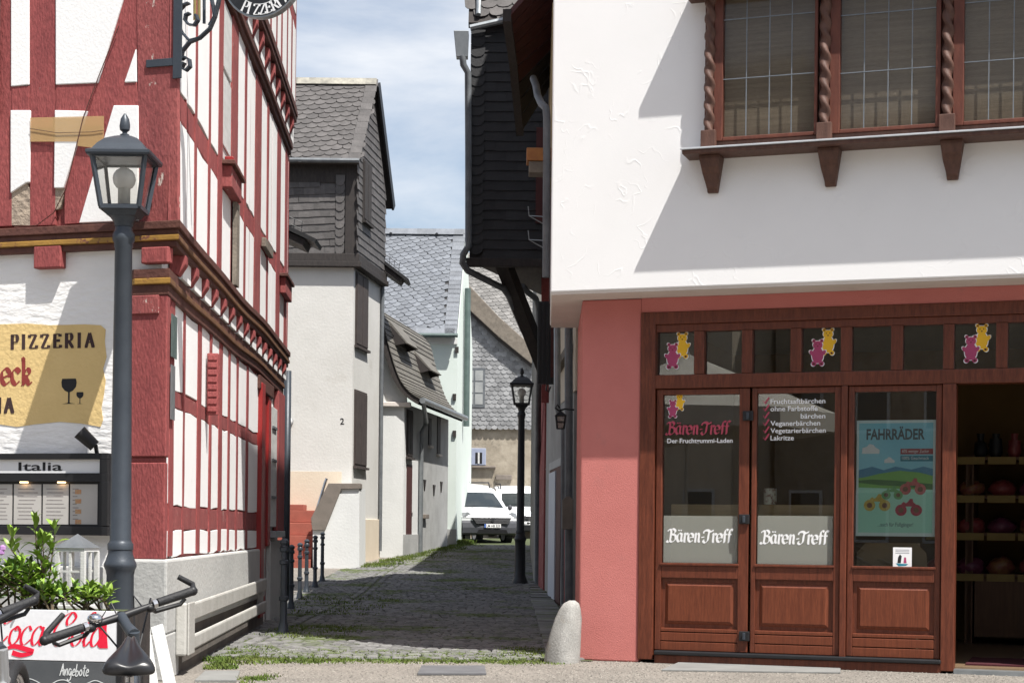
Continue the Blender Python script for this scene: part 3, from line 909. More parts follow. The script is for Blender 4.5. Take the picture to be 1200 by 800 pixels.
# console beam ends under the jetties
cons = Mb()
def console(F, a, w, z0, z1, c0, c1, zb=None):
    zb = zb if zb is not None else (z1 - z0) * .55
    m = Mb()
    pr = [(c0, z0 + .02), (c0 + (c1 - c0) * .55, z0), (c1, z0 + zb), (c1, z1), (c0, z1)]
    n = len(pr)
    m.add([F.P(a - w / 2, z, c) for c, z in pr] + [F.P(a + w / 2, z, c) for c, z in pr],
          [tuple(range(n - 1, -1, -1)), tuple(range(n, 2 * n))] + [(i, (i + 1) % n, n + (i + 1) % n, n + i) for i in range(n)])
    m.obj('beam_end', RED, HS, bevel=.008)
for i in range(15):
    a = .40 + i * .615
    console(SD, a, .13, 3.06, 3.215, -.02, .105)
    Mb().box(SD, a + .10, a + .615 - .10, 3.057, 3.213, -.02, .062).obj('plaster_infill', PANEL, HS)
for i in range(15):
    a = .4 + i * .62
    console(SJ, a, .14, 6.13, 6.36, -.02, .10)
    Mb().box(SJ, a + .10, a + .62 - .10, 6.132, 6.358, -.02, .055).obj('plaster_infill', PANEL, HS)
a0, a1, b0, b1 = FG.rect(39, 291, 71, 314, .05)
Mb().box(FG, a0, a1, b0, b1 + .02, -.03, .05).obj('beam_end', RED, HS, bevel=.01)
a0, a1, b0, b1 = FG.rect(165, 281, 209, 308, .06)
Mb().box(FG, a0, .06, b0, 3.214, -.02, .06).obj('beam_end', RED, HS, bevel=.01)
# corner post of the ground floor, in carved stages
a0, a1, b0, b1 = FG.rect(152, 336, 188, 655)
for z0, z1, c in ((.90, 1.62, .022), (1.62, 1.66, .012), (1.66, 2.86, .030)):
    p = [FG.P(a0, 0, -.02), FG.P(a0, 0, c), isect(G, FG.n, c, SD.n, c), SD.P(.10, 0, c), SD.P(.10, 0, -.02)]
    Mb().vprism([(q.x, q.y) for q in p], z0, z1).obj('corner_post', RED, HS, bevel=.01)
Mb().box(FG, a0 - .01, a1, 2.72, 2.86, .03, .045).obj('post_capital', RED2, HS, bevel=.01)
# grey plinth round the corner
p = [FG.P(FG.uv(153, 700)[0], 0, -.02), FG.P(FG.uv(153, 700)[0], 0, .05), isect(G, FG.n, .05, SD.n, .05), SD.P(7.2, 0, .05), SD.P(7.2, 0, -.02)]
Mb().vprism([(q.x, q.y) for q in p], .34, .90).obj('plinth', GREYPL, HS, bevel=.02)
p = [FG.P(-5, 0, -.02), FG.P(-5, 0, .03), isect(G, FG.n, .03, SD.n, .03), SD.P(7.2, 0, .03), SD.P(7.2, 0, -.02)]
Mb().vprism([(q.x, q.y) for q in p], 0, .34).obj('plinth_foot', DARKPL, HS)
p = [FG.P(FG.uv(153, 700)[0], 0, -.02), FG.P(FG.uv(153, 700)[0], 0, .051), isect(G, FG.n, .051, SD.n, .051), SD.P(.55, 0, .051), SD.P(.55, 0, -.02)]
Mb().vprism([(q.x, q.y) for q in p], 0, .342).obj('plinth', GREYPL, HS, bevel=.01)
# side, ground floor: irregular posts, rails and panels
def side_post(S, s0, s1, z0, z1, c, wob=.012, name='timber', mt=None, par=None):
    m = Mb()
    n = 6
    l, r = [], []
    for i in range(n + 1):
        z = z0 + (z1 - z0) * i / n
        l.append((s0 + jit(wob), z)); r.append((s1 + jit(wob), z))
    m.prism(S, l + r[::-1], -.04, c)
    return m.obj(name, mt or RED, par or HS)
def panel_row(S, edges, rows, c=.006, name='plaster_panel', mt=None, skip=()):
    for r_, (z0, z1) in enumerate(rows):
        for i in range(len(edges) - 1):
            if (r_, i) in skip: continue
            s0, s1 = edges[i][1], edges[i + 1][0]
            if s1 - s0 < .04: continue
            q = lambda: jit(.014)
            pts = [(s0 + q(), z0 + q()), ((s0 + s1) / 2, z0 + q()), (s1 + q(), z0 + q()), (s1 + q(), (z0 + z1) / 2), (s1 + q(), z1 + q()), ((s0 + s1) / 2, z1 + q()), (s0 + q(), z1 + q()), (s0 + q(), (z0 + z1) / 2)]
            Mb().prism(S, pts, -.03, c + random.uniform(0, .006)).obj(name, mt or PANEL, HS, bevel=.003)
sp = lambda S, x, y: S.uv(x, y)[0]
edges = [(0, .10)]
for x, w in ((198, 5), (213, 2), (231, 4), (244, 2), (256, 4), (266, 2), (276, 2), (288, 2.4)):
    edges.append((sp(SD, x - w / 2, 560), sp(SD, x + w / 2, 560)))
sdoor = sp(SD, 300, 600)
edges.append((sdoor, sdoor + .1))
red_core = Mb().box(SD, .08, sdoor, .9, 2.9, -.04, -.012).obj('timber_backing', RED, HS)
for s0, s1 in edges[1:-1]:
    side_post(SD, s0, s1, .92, 2.86, .016 + jit(.003))
Mb().box(SD, .1, sdoor, 1.12, 1.30, -.03, .006).obj('rail', RED2, HS, bevel=.004)
Mb().box(SD, .1, sdoor, 2.07, 2.19, -.03, .006).obj('rail', RED2, HS, bevel=.004)
panel_row(SD, edges, ((.915, 1.11), (1.31, 2.06), (2.20, 2.85)))
# door, window strip and lower wall at the far end of the side
sd2 = sp(SD, 311.5, 600)
Mb().box(SD, sdoor, sdoor + .34, .12, 2.78, -.02, .06).obj('door_post', REDDOOR, HS, bevel=.01)
Mb().box(SD, sdoor + .34, sd2, .12, 2.60, -.10, .004).obj('door_leaf', REDDOOR, HS)
Mb().box(SD, sd2 - .04, sd2 + .26, .92, 2.78, -.02, .03).obj('door_post', REDDOOR, HS, bevel=.01)
Mb().box(SD, sdoor - .1, sd2 + .4, 2.70, 2.855, -.02, .045).obj('door_lintel', BRNMOLD, HS, bevel=.01)
s_e = LEN + .1
Mb().box(SD, sd2 + .26, s_e, 0, .98, -.02, .04).obj('plinth', GREYPL, HS, bevel=.01)
wn1 = Mb().box(SD, sd2 + .30, s_e - .85, 1.15, 2.62, -.02, .025).obj('window', WHITEWOOD, HS, bevel=.01)
for z in (1.5, 1.95, 2.35):
    Mb().box(SD, sd2 + .4, s_e - 1.0, z, z + .03, .025, .045).obj('hinge', ZINCD, wn1)
Mb().box(SD, sd2 + .26, s_e - .4, 1.02, 1.10, .0, .10).obj('window_sill', ZINC, HS, bevel=.006)
Mb().box(SD, s_e - .85, s_e, 1.10, 2.86, -.02, .045).obj('timber', RED, HS, bevel=.01)
Mb().tube([SD.P(LEN + .25, z, .06) for z in (.2, 1.5, 3.2)], .05, 10).obj('downpipe', IRON, HS, smooth=True)
# guard of white planks round the cellar recess
gd = thing('cellar_guard', 'greyish white plank guard along the half-timbered house plinth', 'guard rail', SD.P(2.5, 0, .2))
s0, s1 = sp(SD, 211, 700), sp(SD, 304, 690)
s0 = .42; s1 = sdoor - .02
for z0, z1 in ((.40, .545), (.17, .29)):
    Mb().prism(SD, [(s0, z0), (s1, z0 + .03), (s1, z1 + .03), (s0, z1)], .10, .135).obj('plank', CREAMW, gd, bevel=.02)
Mb().box(SD, s0 - .02, s0 + .30, .155, .56, .135, .15).obj('end_board', CREAMW, gd, bevel=.015)
Mb().box(SD, s0 - .05, s0 + .02, .155, .56, .05, .134).obj('end_board', CREAMW, gd, bevel=.015)
Mb().box(SD, s1 - .10, s1 - .02, .19, .57, .03, .099).obj('bracket', CREAMW, gd, bevel=.01)
# louvred red shutter standing out from the wall, sign plates on the corner
sx = sp(SD, 240, 400)
st = Mb().box(SD, sx, sx + .05, 2.12, 2.66, .02, .12).obj('louvred_shutter', RED, HS, bevel=.008)
for i in range(8):
    Mb().box(SD, sx - .015, sx - .001, 2.15 + i * .064, 2.195 + i * .064, .03, .11).obj('louvre', RED, st, bevel=.004)
Mb().box(SD, .11, .36, 2.42, 2.74, .034, .042).obj('street_plate', GREENPIPE, HS, label='small dark street plate on the corner post')
Mb().box(SD, .11, .30, 1.95, 2.36, .034, .040).obj('street_plate', ZINC, HS, label='pale worn plate under the street plate')
# side, upper storey
eu = [(0, .06)]
for x, y, w in ((228, 150, 2.5), (244, 170, 2.2), (257, 130, 5), (274, 120, 7), (286, 220, 2.5), (301, 200, 7), (312, 260, 2), (325, 260, 4.5), (334, 260, 3)):
    eu.append((sp(SJ, x - w / 2, y), sp(SJ, x + w / 2, y)))
eu.append((LEN - .1, LEN))
for i, (s0, s1) in enumerate(eu):
    side_post(SJ, s0, s1, 3.41, 5.95, .016 + jit(.003), mt=RED2 if i in (0, 4, 6) else RED)
Mb().box(SJ, .06, LEN, 4.22, 4.41, -.03, .005).obj('rail', RED, HS, bevel=.004)
# extra thin battens split the panels
ex = []
for i in range(len(eu) - 1):
    ex.append(eu[i])
    gap = eu[i + 1][0] - eu[i][1]
    if gap > .75 and i != 3:
        mth = eu[i][1] + gap * random.uniform(.42, .58)
        ex.append((mth - .02, mth + .02))
        side_post(SJ, mth - .02, mth + .02, 3.41, 5.95, .008)
ex.append(eu[-1])
wi = [i for i in range(len(ex) - 1) if ex[i] == eu[3]][0]
panel_row(SJ, ex, ((3.42, 4.20), (4.43, 5.94)), c=.007, skip={(1, wi)})
# plaster between the upper beam ends
Mb().box(SJ, .1, LEN - .05, 6.13, 6.36, -.03, .004).obj('plaster_band', PANEL, HS)
# window between the two stout posts with a sill box under it
ws0, ws1 = eu[3][1], eu[4][0]
wd = Mb().box(SJ, ws0, ws1, 4.50, 5.93, -.03, -.005).obj('window', WHITEWOOD, HS)
Mb().box(SJ, ws0 + .05, ws1 - .05, 4.6, 5.25, -.004, .01).obj('casement', WHITEWOOD, wd, bevel=.006)
Mb().box(SJ, ws0 + .05, ws1 - .05, 5.3, 5.9, -.004, .01).obj('casement', WHITEWOOD, wd, bevel=.006)
m = Mb()
m.box(SJ, ws0 - .05, ws1 + .15, 4.40, 4.44, .0, .13)
m.obj('sill_board', BRNMOLD, HS, bevel=.006)
Mb().box(SJ, ws0, ws1 + .1, 4.20, 4.398, .006, .10).obj('sill_box', RED2, HS, bevel=.01)
Mb().box(SJ, ws0 + .1, ws1, 4.442, 4.50, .02, .10).obj('plant_tray', REDDOOR, HS, bevel=.008)
s_, z_ = SJ.uv(309, 292)
Mb().box(SJ, s_ - .5, s_ + .35, z_ - .05, z_ + .05, .025, .075).obj('wooden_block', TANWOOD, HS, bevel=.006, label='short raw timber block fixed on the white side panels')
s_, z_ = SJ.uv(331, 290)
Mb().box(SJ, s_ - .5, s_ + .4, 4.02, 4.22, .02, .09).obj('sill_box', RED2, HS, bevel=.01)
Mb().box(SJ, s_ - .55, s_ + .45, 4.22, 4.26, .0, .12).obj('sill_board', BRNMOLD, HS, bevel=.006)
Mb().box(SJ, sp(SJ, 269, 290) - .02, sp(SJ, 272, 290), 3.42, 4.2, .03, .07).obj('batten', TANWOOD, HS)
# third storey side
e3 = [(0, .12)]
s = .12
while s < LEN - .7:
    gp_ = random.choice((.35, .45, .6, .5))
    e3.append((s + gp_, s + gp_ + random.choice((.05, .06, .2))))
    s = e3[-1][1]
e3.append((LEN - .1, LEN))
for s0, s1 in e3: side_post(SJ2, s0, s1, 6.57, ZTOP, .01)
Mb().box(SJ2, .1, LEN, 7.55, 7.72, -.03, .005).obj('rail', RED, HS, bevel=.004)
panel_row(SJ2, e3, ((6.58, 7.54), (7.73, ZTOP - .02)), c=.007)
# gutter-end of the top roof is out of sight; plaster of the ground floor carries the painted sign
SIGN = [(-60, 378), (0, 380), (30, 379), (60, 381), (100, 380), (118, 381), (124, 386), (123, 400), (125, 418), (121, 432), (124, 446), (122, 462), (119, 478), (121, 492), (118, 500), (96, 496), (70, 494), (40, 497), (20, 500), (0, 497), (-60, 499)]
sg = Mb().prism(FG, [FG.uv(x, y, -.03) for x, y in SIGN], -.029, -.026).obj('painted_sign', SIGNYEL, HS, label='yellow painted pizzeria sign on the white ground floor wall')
m = Mb()
a, b = FG.uv(12.5, 409, -.024)
h = FG.uv(50, 393, -.024)[1] - FG.uv(50, 409.5, -.024)[1]
aw = FG.uv(113, 409, -.024)[0] - a
roman(m, FG, 'PIZZERIA', a, b, h, -.0245, .030, gap=(aw / h - (.66 + .36 + .74 * 2 + .7 + .76 + .36 + .8)) / 7.5)
a, b = FG.uv(-41, 484, -.024)
roman(m, FG, 'PIZZERIA'[-2:], FG.uv(-3, 484, -.024)[0], b, h * 1.06, -.0245, .034, gap=.16)
o_ = m.obj('lettering', INK, sg)
o_['kind'] = 'stuff'
m = Mb()
xh = FG.uv(20, 432, -.024)[1] - FG.uv(20, 450, -.024)[1]
black(m, FG, 'eck', FG.uv(1, 450, -.024)[0], FG.uv(20, 450, -.024)[1], xh, -.0245, .042)
m.obj('lettering', REDPRINT, sg)
def goblet(m, px, py, s):
    a, b = FG.uv(px, py, -.024)
    pr = [(-.5, .0), (.5, 0), (.1, .06), (.06, .1), (.06, .75), (.3, .85), (.52, 1.1), (.56, 1.4), (.5, 1.62), (-.5, 1.62), (-.56, 1.4), (-.52, 1.1), (-.3, .85), (-.06, .75), (-.06, .1), (-.1, .06)]
    m.prism(FG, [(a + x * s, b + y * s) for x, y in pr], -.0255, -.0245)
m = Mb(); goblet(m, 80.5, 473, .118); goblet(m, 93.5, 473, .055)
m.obj('glass_emblem', BLKPRINT, sg)

# menu box with lit header
mbx = thing('menu_box', 'black wall-mounted menu box reading Italia under the painted sign', 'menu box', FG.P(-.9, 1.2, 0))
a0, a1, b0, b1 = FG.rect(-70, 531, 126, 626, .08)
Mb().box(FG, a0, a1, b0, b1, -.025, .05).obj('case', BLACK, mbx, bevel=.006)
for (x0, y0, x1, y1) in ((-70, 531, 126, 538), (-70, 554, 126, 564), (-70, 616, 126, 626), (117, 538, 126, 554), (117, 564, 126, 616)):
    q = FG.rect(x0, y0, x1, y1, .08)
    Mb().box(FG, *q, .05, .085).obj('frame_bar', BLACK, mbx, bevel=.003)
q = FG.rect(-70, 538, 117, 554, .06)
hd = Mb().box(FG, *q, .05, .058).obj('header_strip', WHITE, mbx)
a, b = FG.uv(21.5, 551, .06)
text(FG, 'Italia', a, b, FG.uv(21, 541, .06)[1] - b, .0595, BLKPRINT, hd, width=FG.uv(73, 551, .06)[0] - a, bold=.0012)
PAPER = mat('menu_paper', (0.50, 0.48, 0.45), (0.46, 0.44, 0.41), 4, .7)
MPRINT = mat('menu_print', (0.22, 0.20, 0.19), (0.3, 0.28, 0.27), 30, .8)
for x0, x1 in ((-30, 14), (16, 48), (50, 80), (82, 114)):
    q = FG.rect(x0, 567, x1, 614, .055)
    pg = Mb().box(FG, *q, .05, .053).obj('menu_page', PAPER, mbx)
    m = Mb()
    for i in range(9):
        yy = 572 + i * 4.4
        if x0 == 82: xx = (x0 + 3, x0 + random.uniform(7, 11))
        else: xx = (x0 + 3 + random.random() * 3, x1 - 3 - random.random() * 8)
        q = FG.rect(xx[0], yy, xx[1], yy + 1.1, .055)
        m.box(FG, *q, .053, .0537)
    m.obj('print', MPRINT, pg)
FOOD = mat('food_photo_print', (0.5, 0.2, 0.1), (0.45, 0.36, 0.2), 60, .7)
for x, y in ((91.5, 576), (91.5, 587), (91.5, 599), (91.5, 611)):
    q = FG.rect(x - 3.5, y - 2.6, x + 3.5, y + 2.6, .055)
    Mb().box(FG, *q, .0531, .0545).obj('dish_picture', FOOD, mbx)
WARMLED = emit('warm_led', (1.0, 0.62, 0.3), 4.0)
for x in (27, 71):
    q = FG.rect(x - 4, 563, x + 4, 565.5, .085)
    Mb().box(FG, *q, .06, .083).obj('lamp', WARMLED, mbx)
# spotlight over the menu box
spt = thing('spotlight', 'small black spotlight above the menu box', 'spotlight', FG.P(*FG.uv(112, 530), .05))
p0 = FG.P(*FG.uv(116, 531), .03); p1 = FG.P(*FG.uv(117, 522), .06)
Mb().tube([p0, p1], .016, 8).obj('arm', BLACK, spt)
Mb().tube([FG.P(*FG.uv(117, 523), .07), FG.P(*FG.uv(104, 507), .13)], [.045, .055], 14).obj('housing', BLACK, spt, smooth='auto')
# hanging sign on its wrought bracket
hg = thing('hanging_sign', 'round dark pizzeria sign hanging from a grey wrought-iron bracket', 'hanging sign', FJ.P(-.02, 4.3, .1))
q = FJ.rect(203, -14, 213, 92, .03)
Mb().box(FJ, q[0], q[1] - .0, q[2], q[3], .020, .034).obj('wall_plate', IRON, hg, bevel=.003)
q = FJ.rect(171, 69, 204, 78, .03)
Mb().box(FJ, *q, .018, .03).obj('fixing_strap', IRON, hg, bevel=.003)
def scroll(c, r0, r1, t0, t1, n=18):
    return [(c[0] + (r0 + (r1 - r0) * i / n) * math.cos(R(t0 + (t1 - t0) * i / n)), c[1] + (r0 + (r1 - r0) * i / n) * math.sin(R(t0 + (t1 - t0) * i / n))) for i in range(n + 1)]
FB = Wall(J.x, J.y, .94, -.34)  # the bracket stands out from the corner towards the square
def strip(pts, w=.045, t=.012, name='scroll'):
    m = Mb()
    pp = [FB.uv(x, y) for x, y in pts]
    for i in range(len(pp) - 1):
        p, q = FB.P(*pp[i], 0), FB.P(*pp[i + 1], 0)
        d = (q - p).normalized() * .004
        m.bar(p - d, q + d, w, t, up=FB.n.cross(q - p))
    m.obj(name, IRON, hg)
strip([(212, 70), (214, 60), (222, 50), (234, 45), (246, 34), (252, 20), (256, 4), (259, -14)])
strip([(216, 74), (213, 80), (218, 83), (223, 78), (222, 70), (217, 67), (213, 70)])
strip([(234, 45), (222, 48), (213, 38), (207, 25), (209, 14), (216, 6), (221, 4)])
strip([(230, 18), (232, 24), (228, 30), (221, 29), (217, 24), (218, 18), (222, 16)])
strip([(246, 30), (252, 20), (250, 8), (247, -5), (248, -14)])
LAMPG = mat('gilt_metal', (.45, .33, .12), (.35, .25, .1), 9, .3, metal=1)
for x, d in ((225, 22), (230, 22), (236, 26)):
    p, q = FB.P(*FB.uv(x, -14), -.04), FB.P(*FB.uv(x, d), -.04)
    Mb().tube([p, q], .012, 8).obj('hanger_rod', LAMPG if x < 234 else IRON, hg, smooth='auto')
ca, cb = FB.uv(309, -30)
rr = abs(FB.uv(356, -30)[0] - ca)
def disc(F, a, b, rx, ry, n=40): return [(a + rx * math.cos(6.28319 * i / n), b + ry * math.sin(6.28319 * i / n)) for i in range(n)]
ds = Mb().prism(FB, disc(FB, ca, cb, rr, rr), -.03, .03).obj('sign_disc', ZINC, hg, bevel=.004)
Mb().prism(FB, disc(FB, ca, cb, rr * .955, rr * .955), .03, .034).obj('sign_face', IRONBLK, ds)
for i, ch in enumerate('PIZZERIA'):
    t = R(-118 + i * 10.5)
    F2 = Pl(FB.P(ca + rr * .80 * math.cos(t), cb + rr * .80 * math.sin(t), .036), FB.e1 * -math.sin(t) + FB.e2 * math.cos(t), -(FB.e1 * math.cos(t) + FB.e2 * math.sin(t)), FB.n)
    m = Mb()
    roman(m, F2, ch, -.028, -.045, .080, 0, .015)
    m.obj('letter', WHITE, ds)
Mb().tube([FB.P(ca, cb + rr, 0), FB.P(ca, cb + rr + .9, 0)], .012, 6).obj('hanger_rod', IRON, hg)
Mb().bar(FB.P(-.1, cb + rr + .9, 0), FB.P(ca + rr, cb + rr + .9, 0), .04, .02).obj('bracket_arm', IRON, hg)
print('p3 ok')
# ------------------------------------------------------------------ street lamps
def lamp_post(x, y, z, s, mt, label, bulb=True):
    t = thing('street_lamp', label, 'street lamp', (x, y, z), 'street lamps with square lanterns')
    c = V((x, y, z))
    m = Mb()
    Z = lambda py: (804 - py) / 160.0 * s
    PF = [(.175, 0), (.175, .06), (.15, .10), (.135, .14), (.118, .20), (.112, .80), (.118, .84), (.132, .865), (.132, .885), (.118, .91), (.10, .96), (.098, .985), (.104, .99), (.104, 1.03), (.092, 1.045), (.086, 1.06),
            (.070, 3.2), (.076, 3.21), (.076, 3.235), (.090, 3.26), (.090, 3.30), (.072, 3.33), (.066, 3.36)]
    m.lathe(c, [(r * s * .90, h * s) for r, h in PF], 24, flute=(.19 * s, .81 * s))
    m.obj('post', mt, t, smooth='auto')
    n = Mb().lathe(c, [(r * s, h * s) for r, h in ((.066, 3.36), (.072, 3.39), (.12, 3.455), (.13, 3.47), (.13, 3.485))], 16).obj('neck', mt, t, smooth='auto')
    # lantern: tapering square cage
    zb, zt = 3.485 * s, 3.85 * s
    wb, wt = .138 * s, .192 * s
    def ring(w, z0): return [c + V((sx * w, sy * w, z0)) for sx, sy in ((-1, -1), (1, -1), (1, 1), (-1, 1))]
    bs, tp = ring(wb, zb), ring(wt, zt)
    cage = Mb()
    bs2 = ring(wb * 1.05, zb - .02 * s)
    cage.add(ring(wb * .75, zb - .055 * s) + ring(wb * 1.06, zb + .018 * s), [(3, 2, 1, 0), (4, 5, 6, 7)] + [(i, (i + 1) % 4, 4 + (i + 1) % 4, 4 + i) for i in range(4)])
    for i in range(4):
        cage.bar(bs[i], tp[i], .028 * s, .028 * s, up=(1, 1, 0))
        j = (i + 1) % 4
        cage.bar(tp[i], tp[j], .026 * s, .03 * s)
        cage.bar(bs[i], bs[j], .03 * s, .03 * s)
    cage.obj('lantern_cage', mt, t)
    ins = .004 * s
    for i in range(4):
        j = (i + 1) % 4
        d = ((bs[i] + bs[j]) / 2 - c); d.z = 0
        d = d.normalized() * .006
        Mb().add([bs[i] - d, bs[j] - d, tp[j] - d, tp[i] - d], [(0, 1, 2, 3)]).obj('glass_pane', LANTGLASS, t)
    rf = Mb()
    lv = [(.225, 3.845), (.232, 3.86), (.232, 3.88), (.195, 3.895), (.165, 3.94), (.12, 3.985), (.06, 4.015), (.03, 4.025)]
    vs = [p for w, h in lv for p in ring(w * s, h * s)]
    fs = [(3, 2, 1, 0), tuple(4 * (len(lv) - 1) + i for i in range(4))]
    for k in range(len(lv) - 1):
        for i in range(4):
            fs.append((4 * k + i, 4 * k + (i + 1) % 4, 4 * k + 4 + (i + 1) % 4, 4 * k + 4 + i))
    r_ = rf.add(vs, fs).obj('lantern_roof', mt, t)
    Mb().lathe(c, [(r * s, h * s) for r, h in ((.035, 4.025), (.035, 4.035), (.018, 4.045), (.018, 4.055), (.036, 4.07), (.040, 4.10), (.032, 4.15), (.008, 4.19))], 12).obj('finial', mt, r_, smooth='auto')
    b_ = Mb().ball(c + V((0, 0, 3.71 * s)), .085 * s, n=16).obj('bulb', OPAL, t, smooth=True)
    Mb().lathe(c, [(.046 * s, 3.50 * s), (.046 * s, 3.64 * s), (.05 * s, 3.65 * s)], 12).obj('bulb_holder', GREYPL, t, smooth='auto')
    return t
Ln = at(142, 560, 12.36)
lamp_post(Ln.x, Ln.y, 0, .985, IRON, 'anthracite street lamp in front of the pizzeria wall')
Lf = gp(609, 693)
lamp_post(Lf.x, Lf.y, gz(Lf.y), .955, IRONBLK, 'black street lamp farther up the cobbled alley')

# ------------------------------------------------------------------ planter with sign board, lantern, leaning boards
FP_ = Wall(at(70, 760, 10.9).x, 10.9, .985, -.17)
q = FP_.rect(-60, 714, 137.5, 773)
pl = thing('planter', 'planter box with white cola sign and blackboard in front', 'planter', FP_.P(0, 0, -.2))
Mb().box(FP_, q[0], q[1] + .02, 0, q[3] - .02, -.5, -.03).obj('box', DARKWOOD, pl)
Mb().box(FP_, q[0], q[1], q[2], q[3], -.03, .0).obj('sign_board', BDWHITE, pl, bevel=.003)
Mb().box(FP_, q[0], q[1], .04, q[2] - .004, -.03, -.002).obj('blackboard', CHALKBD, pl, bevel=.003)
Mb().box(FP_, q[1], q[1] + .035, .0, q[3] + .0, -.03, .006).obj('edge_post', BLACK, pl)
m = Mb()
a, b = FP_.uv(-13, 754)
xh = FP_.uv(10, 732)[1] - FP_.uv(10, 754)[1]
aw = FP_.uv(97, 754)[0] - a
script(m, FP_, 'Coca-Cola', a, b, xh, .003, .019)
o_ = m.obj('lettering', COLARED, pl); o_['kind'] = 'stuff'
m = Mb()
pen(m, FP_, [[(0, 0), (.12, .05), (.26, .02), (.36, -.02), (.22, -.06), (.1, -.03)]], FP_.uv(5, 761)[0], FP_.uv(5, 761)[1], .55, .5, .003, .035, 60, .25)
m.obj('swash', COLARED, pl)
bt = [(115, 722), (117, 712), (119, 700), (122, 700), (124, 712), (126, 724), (125, 736), (126.5, 758), (116.5, 758), (116, 740)]
Mb().prism(FP_, [FP_.uv(x, y + 1) for x, y in bt if y > 714] + [], .001, .003).obj('bottle_emblem', COLARED, pl)
m = Mb()
hand(m, FP_, 'Angebote', FP_.uv(70, 791)[0], FP_.uv(70, 791)[1], .048, .001, .008)
pen(m, FP_, [[(i * .05, .02 * math.sin(i * 1.4)) for i in range(14)]], FP_.uv(25, 798)[0], FP_.uv(25, 798)[1], 1.0, 1.0, .001, .007, 30, .8)
o_ = m.obj('chalk_writing', CHALK, pl); o_['kind'] = 'stuff'
Mb().box(FP_, q[0] + .02, q[1], q[3] - .04, q[3] - .012, -.48, -.05).obj('soil', JOINT, pl)

def leaf_data(l, w, mt):
    m = Mb()
    pr = [(0, .06), (.25, .75), (.55, 1.0), (.8, .62), (1, .02)]
    vs = []
    for t, k in pr:
        zc = .18 * l * math.sin(t * 2.4)
        for sx in (-1, 0, 1):
            vs.append((sx * k * w / 2, t * l, zc + (.12 * w * k if sx else 0)))
    fs = []
    for i in range(len(pr) - 1):
        for j in (0, 1):
            fs.append((3 * i + j, 3 * i + j + 1, 3 * i + 4 + j, 3 * i + 3 + j))
    m.add(vs, fs)
    d = m.data('leaf', smooth=True); d.materials.append(mt)
    return d
LV = [leaf_data(.17, .052, LEAF), leaf_data(.14, .05, LEAF), leaf_data(.15, .05, LEAFD)]
def place_leaf(parent, P, az, el, sc, kinds=(0, 1, 2)):
    y = V((math.cos(az) * math.cos(el), math.sin(az) * math.cos(el), math.sin(el)))
    x = y.cross(V((0, 0, 1))).normalized()
    z = x.cross(y)
    roll = jit(.5)
    x2 = x * math.cos(roll) + z * math.sin(roll); z2 = z * math.cos(roll) - x * math.sin(roll)
    single('leaf', LV[random.choice(kinds)], None, parent, frame_matrix(P, x2 * sc, y * sc, z2 * sc))
def shrub(px, py, Y, top, label, nst=6, lean=.3, sc=1.0, per=16, kinds=(0, 1, 2), spread=.1):
    b = at(px, py, Y)
    t = thing('potted_shrub', label, 'plant', b, 'leafy shrubs in the planter')
    H = at(px, top, Y).z - b.z
    for i in range(nst):
        az = random.random() * 6.283
        h = H * random.uniform(.7, 1.0) if i else H
        k = lean * random.random() if i else lean * .2
        e = b + V((math.cos(az) * k, math.sin(az) * k * .6, h * .82))
        s0 = b + V((jit(spread), jit(spread * .5), 0))
        mid = (s0 + e) / 2 + V((jit(.04), jit(.04), .03))
        Mb().tube([s0, mid, e], [.008, .006, .003], 5).obj('stem', STEM, t)
        for j in range(per):
            u_ = .25 + .75 * j / per
            P = s0.lerp(mid, u_ * 2) if u_ < .5 else mid.lerp(e, u_ * 2 - 1)
            place_leaf(t, P, j * 2.4 + jit(.4), jit(.3) + .25 + .7 * max(0, u_ - .7), sc * random.uniform(.7, 1.1), kinds)
        for j in range(5):
            place_leaf(t, e, j * 1.26 + jit(.3), .9 + jit(.3), sc * random.uniform(.6, .9), kinds)
shrub(50, 716, 11.15, 592, 'tallest leafy shrub in the planter rising before the menu box', 8, .30, .75, 11, (0, 0, 1), .05)
shrub(14, 716, 11.1, 650, 'bushy dark green shrub at the left end of the planter', 30, .32, .62, 15, (0, 1, 2), .30)
shrub(60, 716, 11.05, 682, 'low spreading shrub in the middle of the planter', 20, .26, .55, 12, (0, 1, 2), .28)
shrub(112, 716, 11.0, 684, 'low pale green shrub beside the lamp post foot', 7, .20, .7, 9, (0, 1), .10)
fl = Mb()
for i in range(4):
    p = at(random.uniform(-6, 5), random.uniform(640, 648), 11.0)
    fl.ball(p, .022, n=6)
MAUVE = mat('mauve_petals', (.36, .16, .42), (.45, .25, .5), 20, .7)
fl.top('flower_head', MAUVE, 'small mauve flower head at the left picture edge', 'flower')
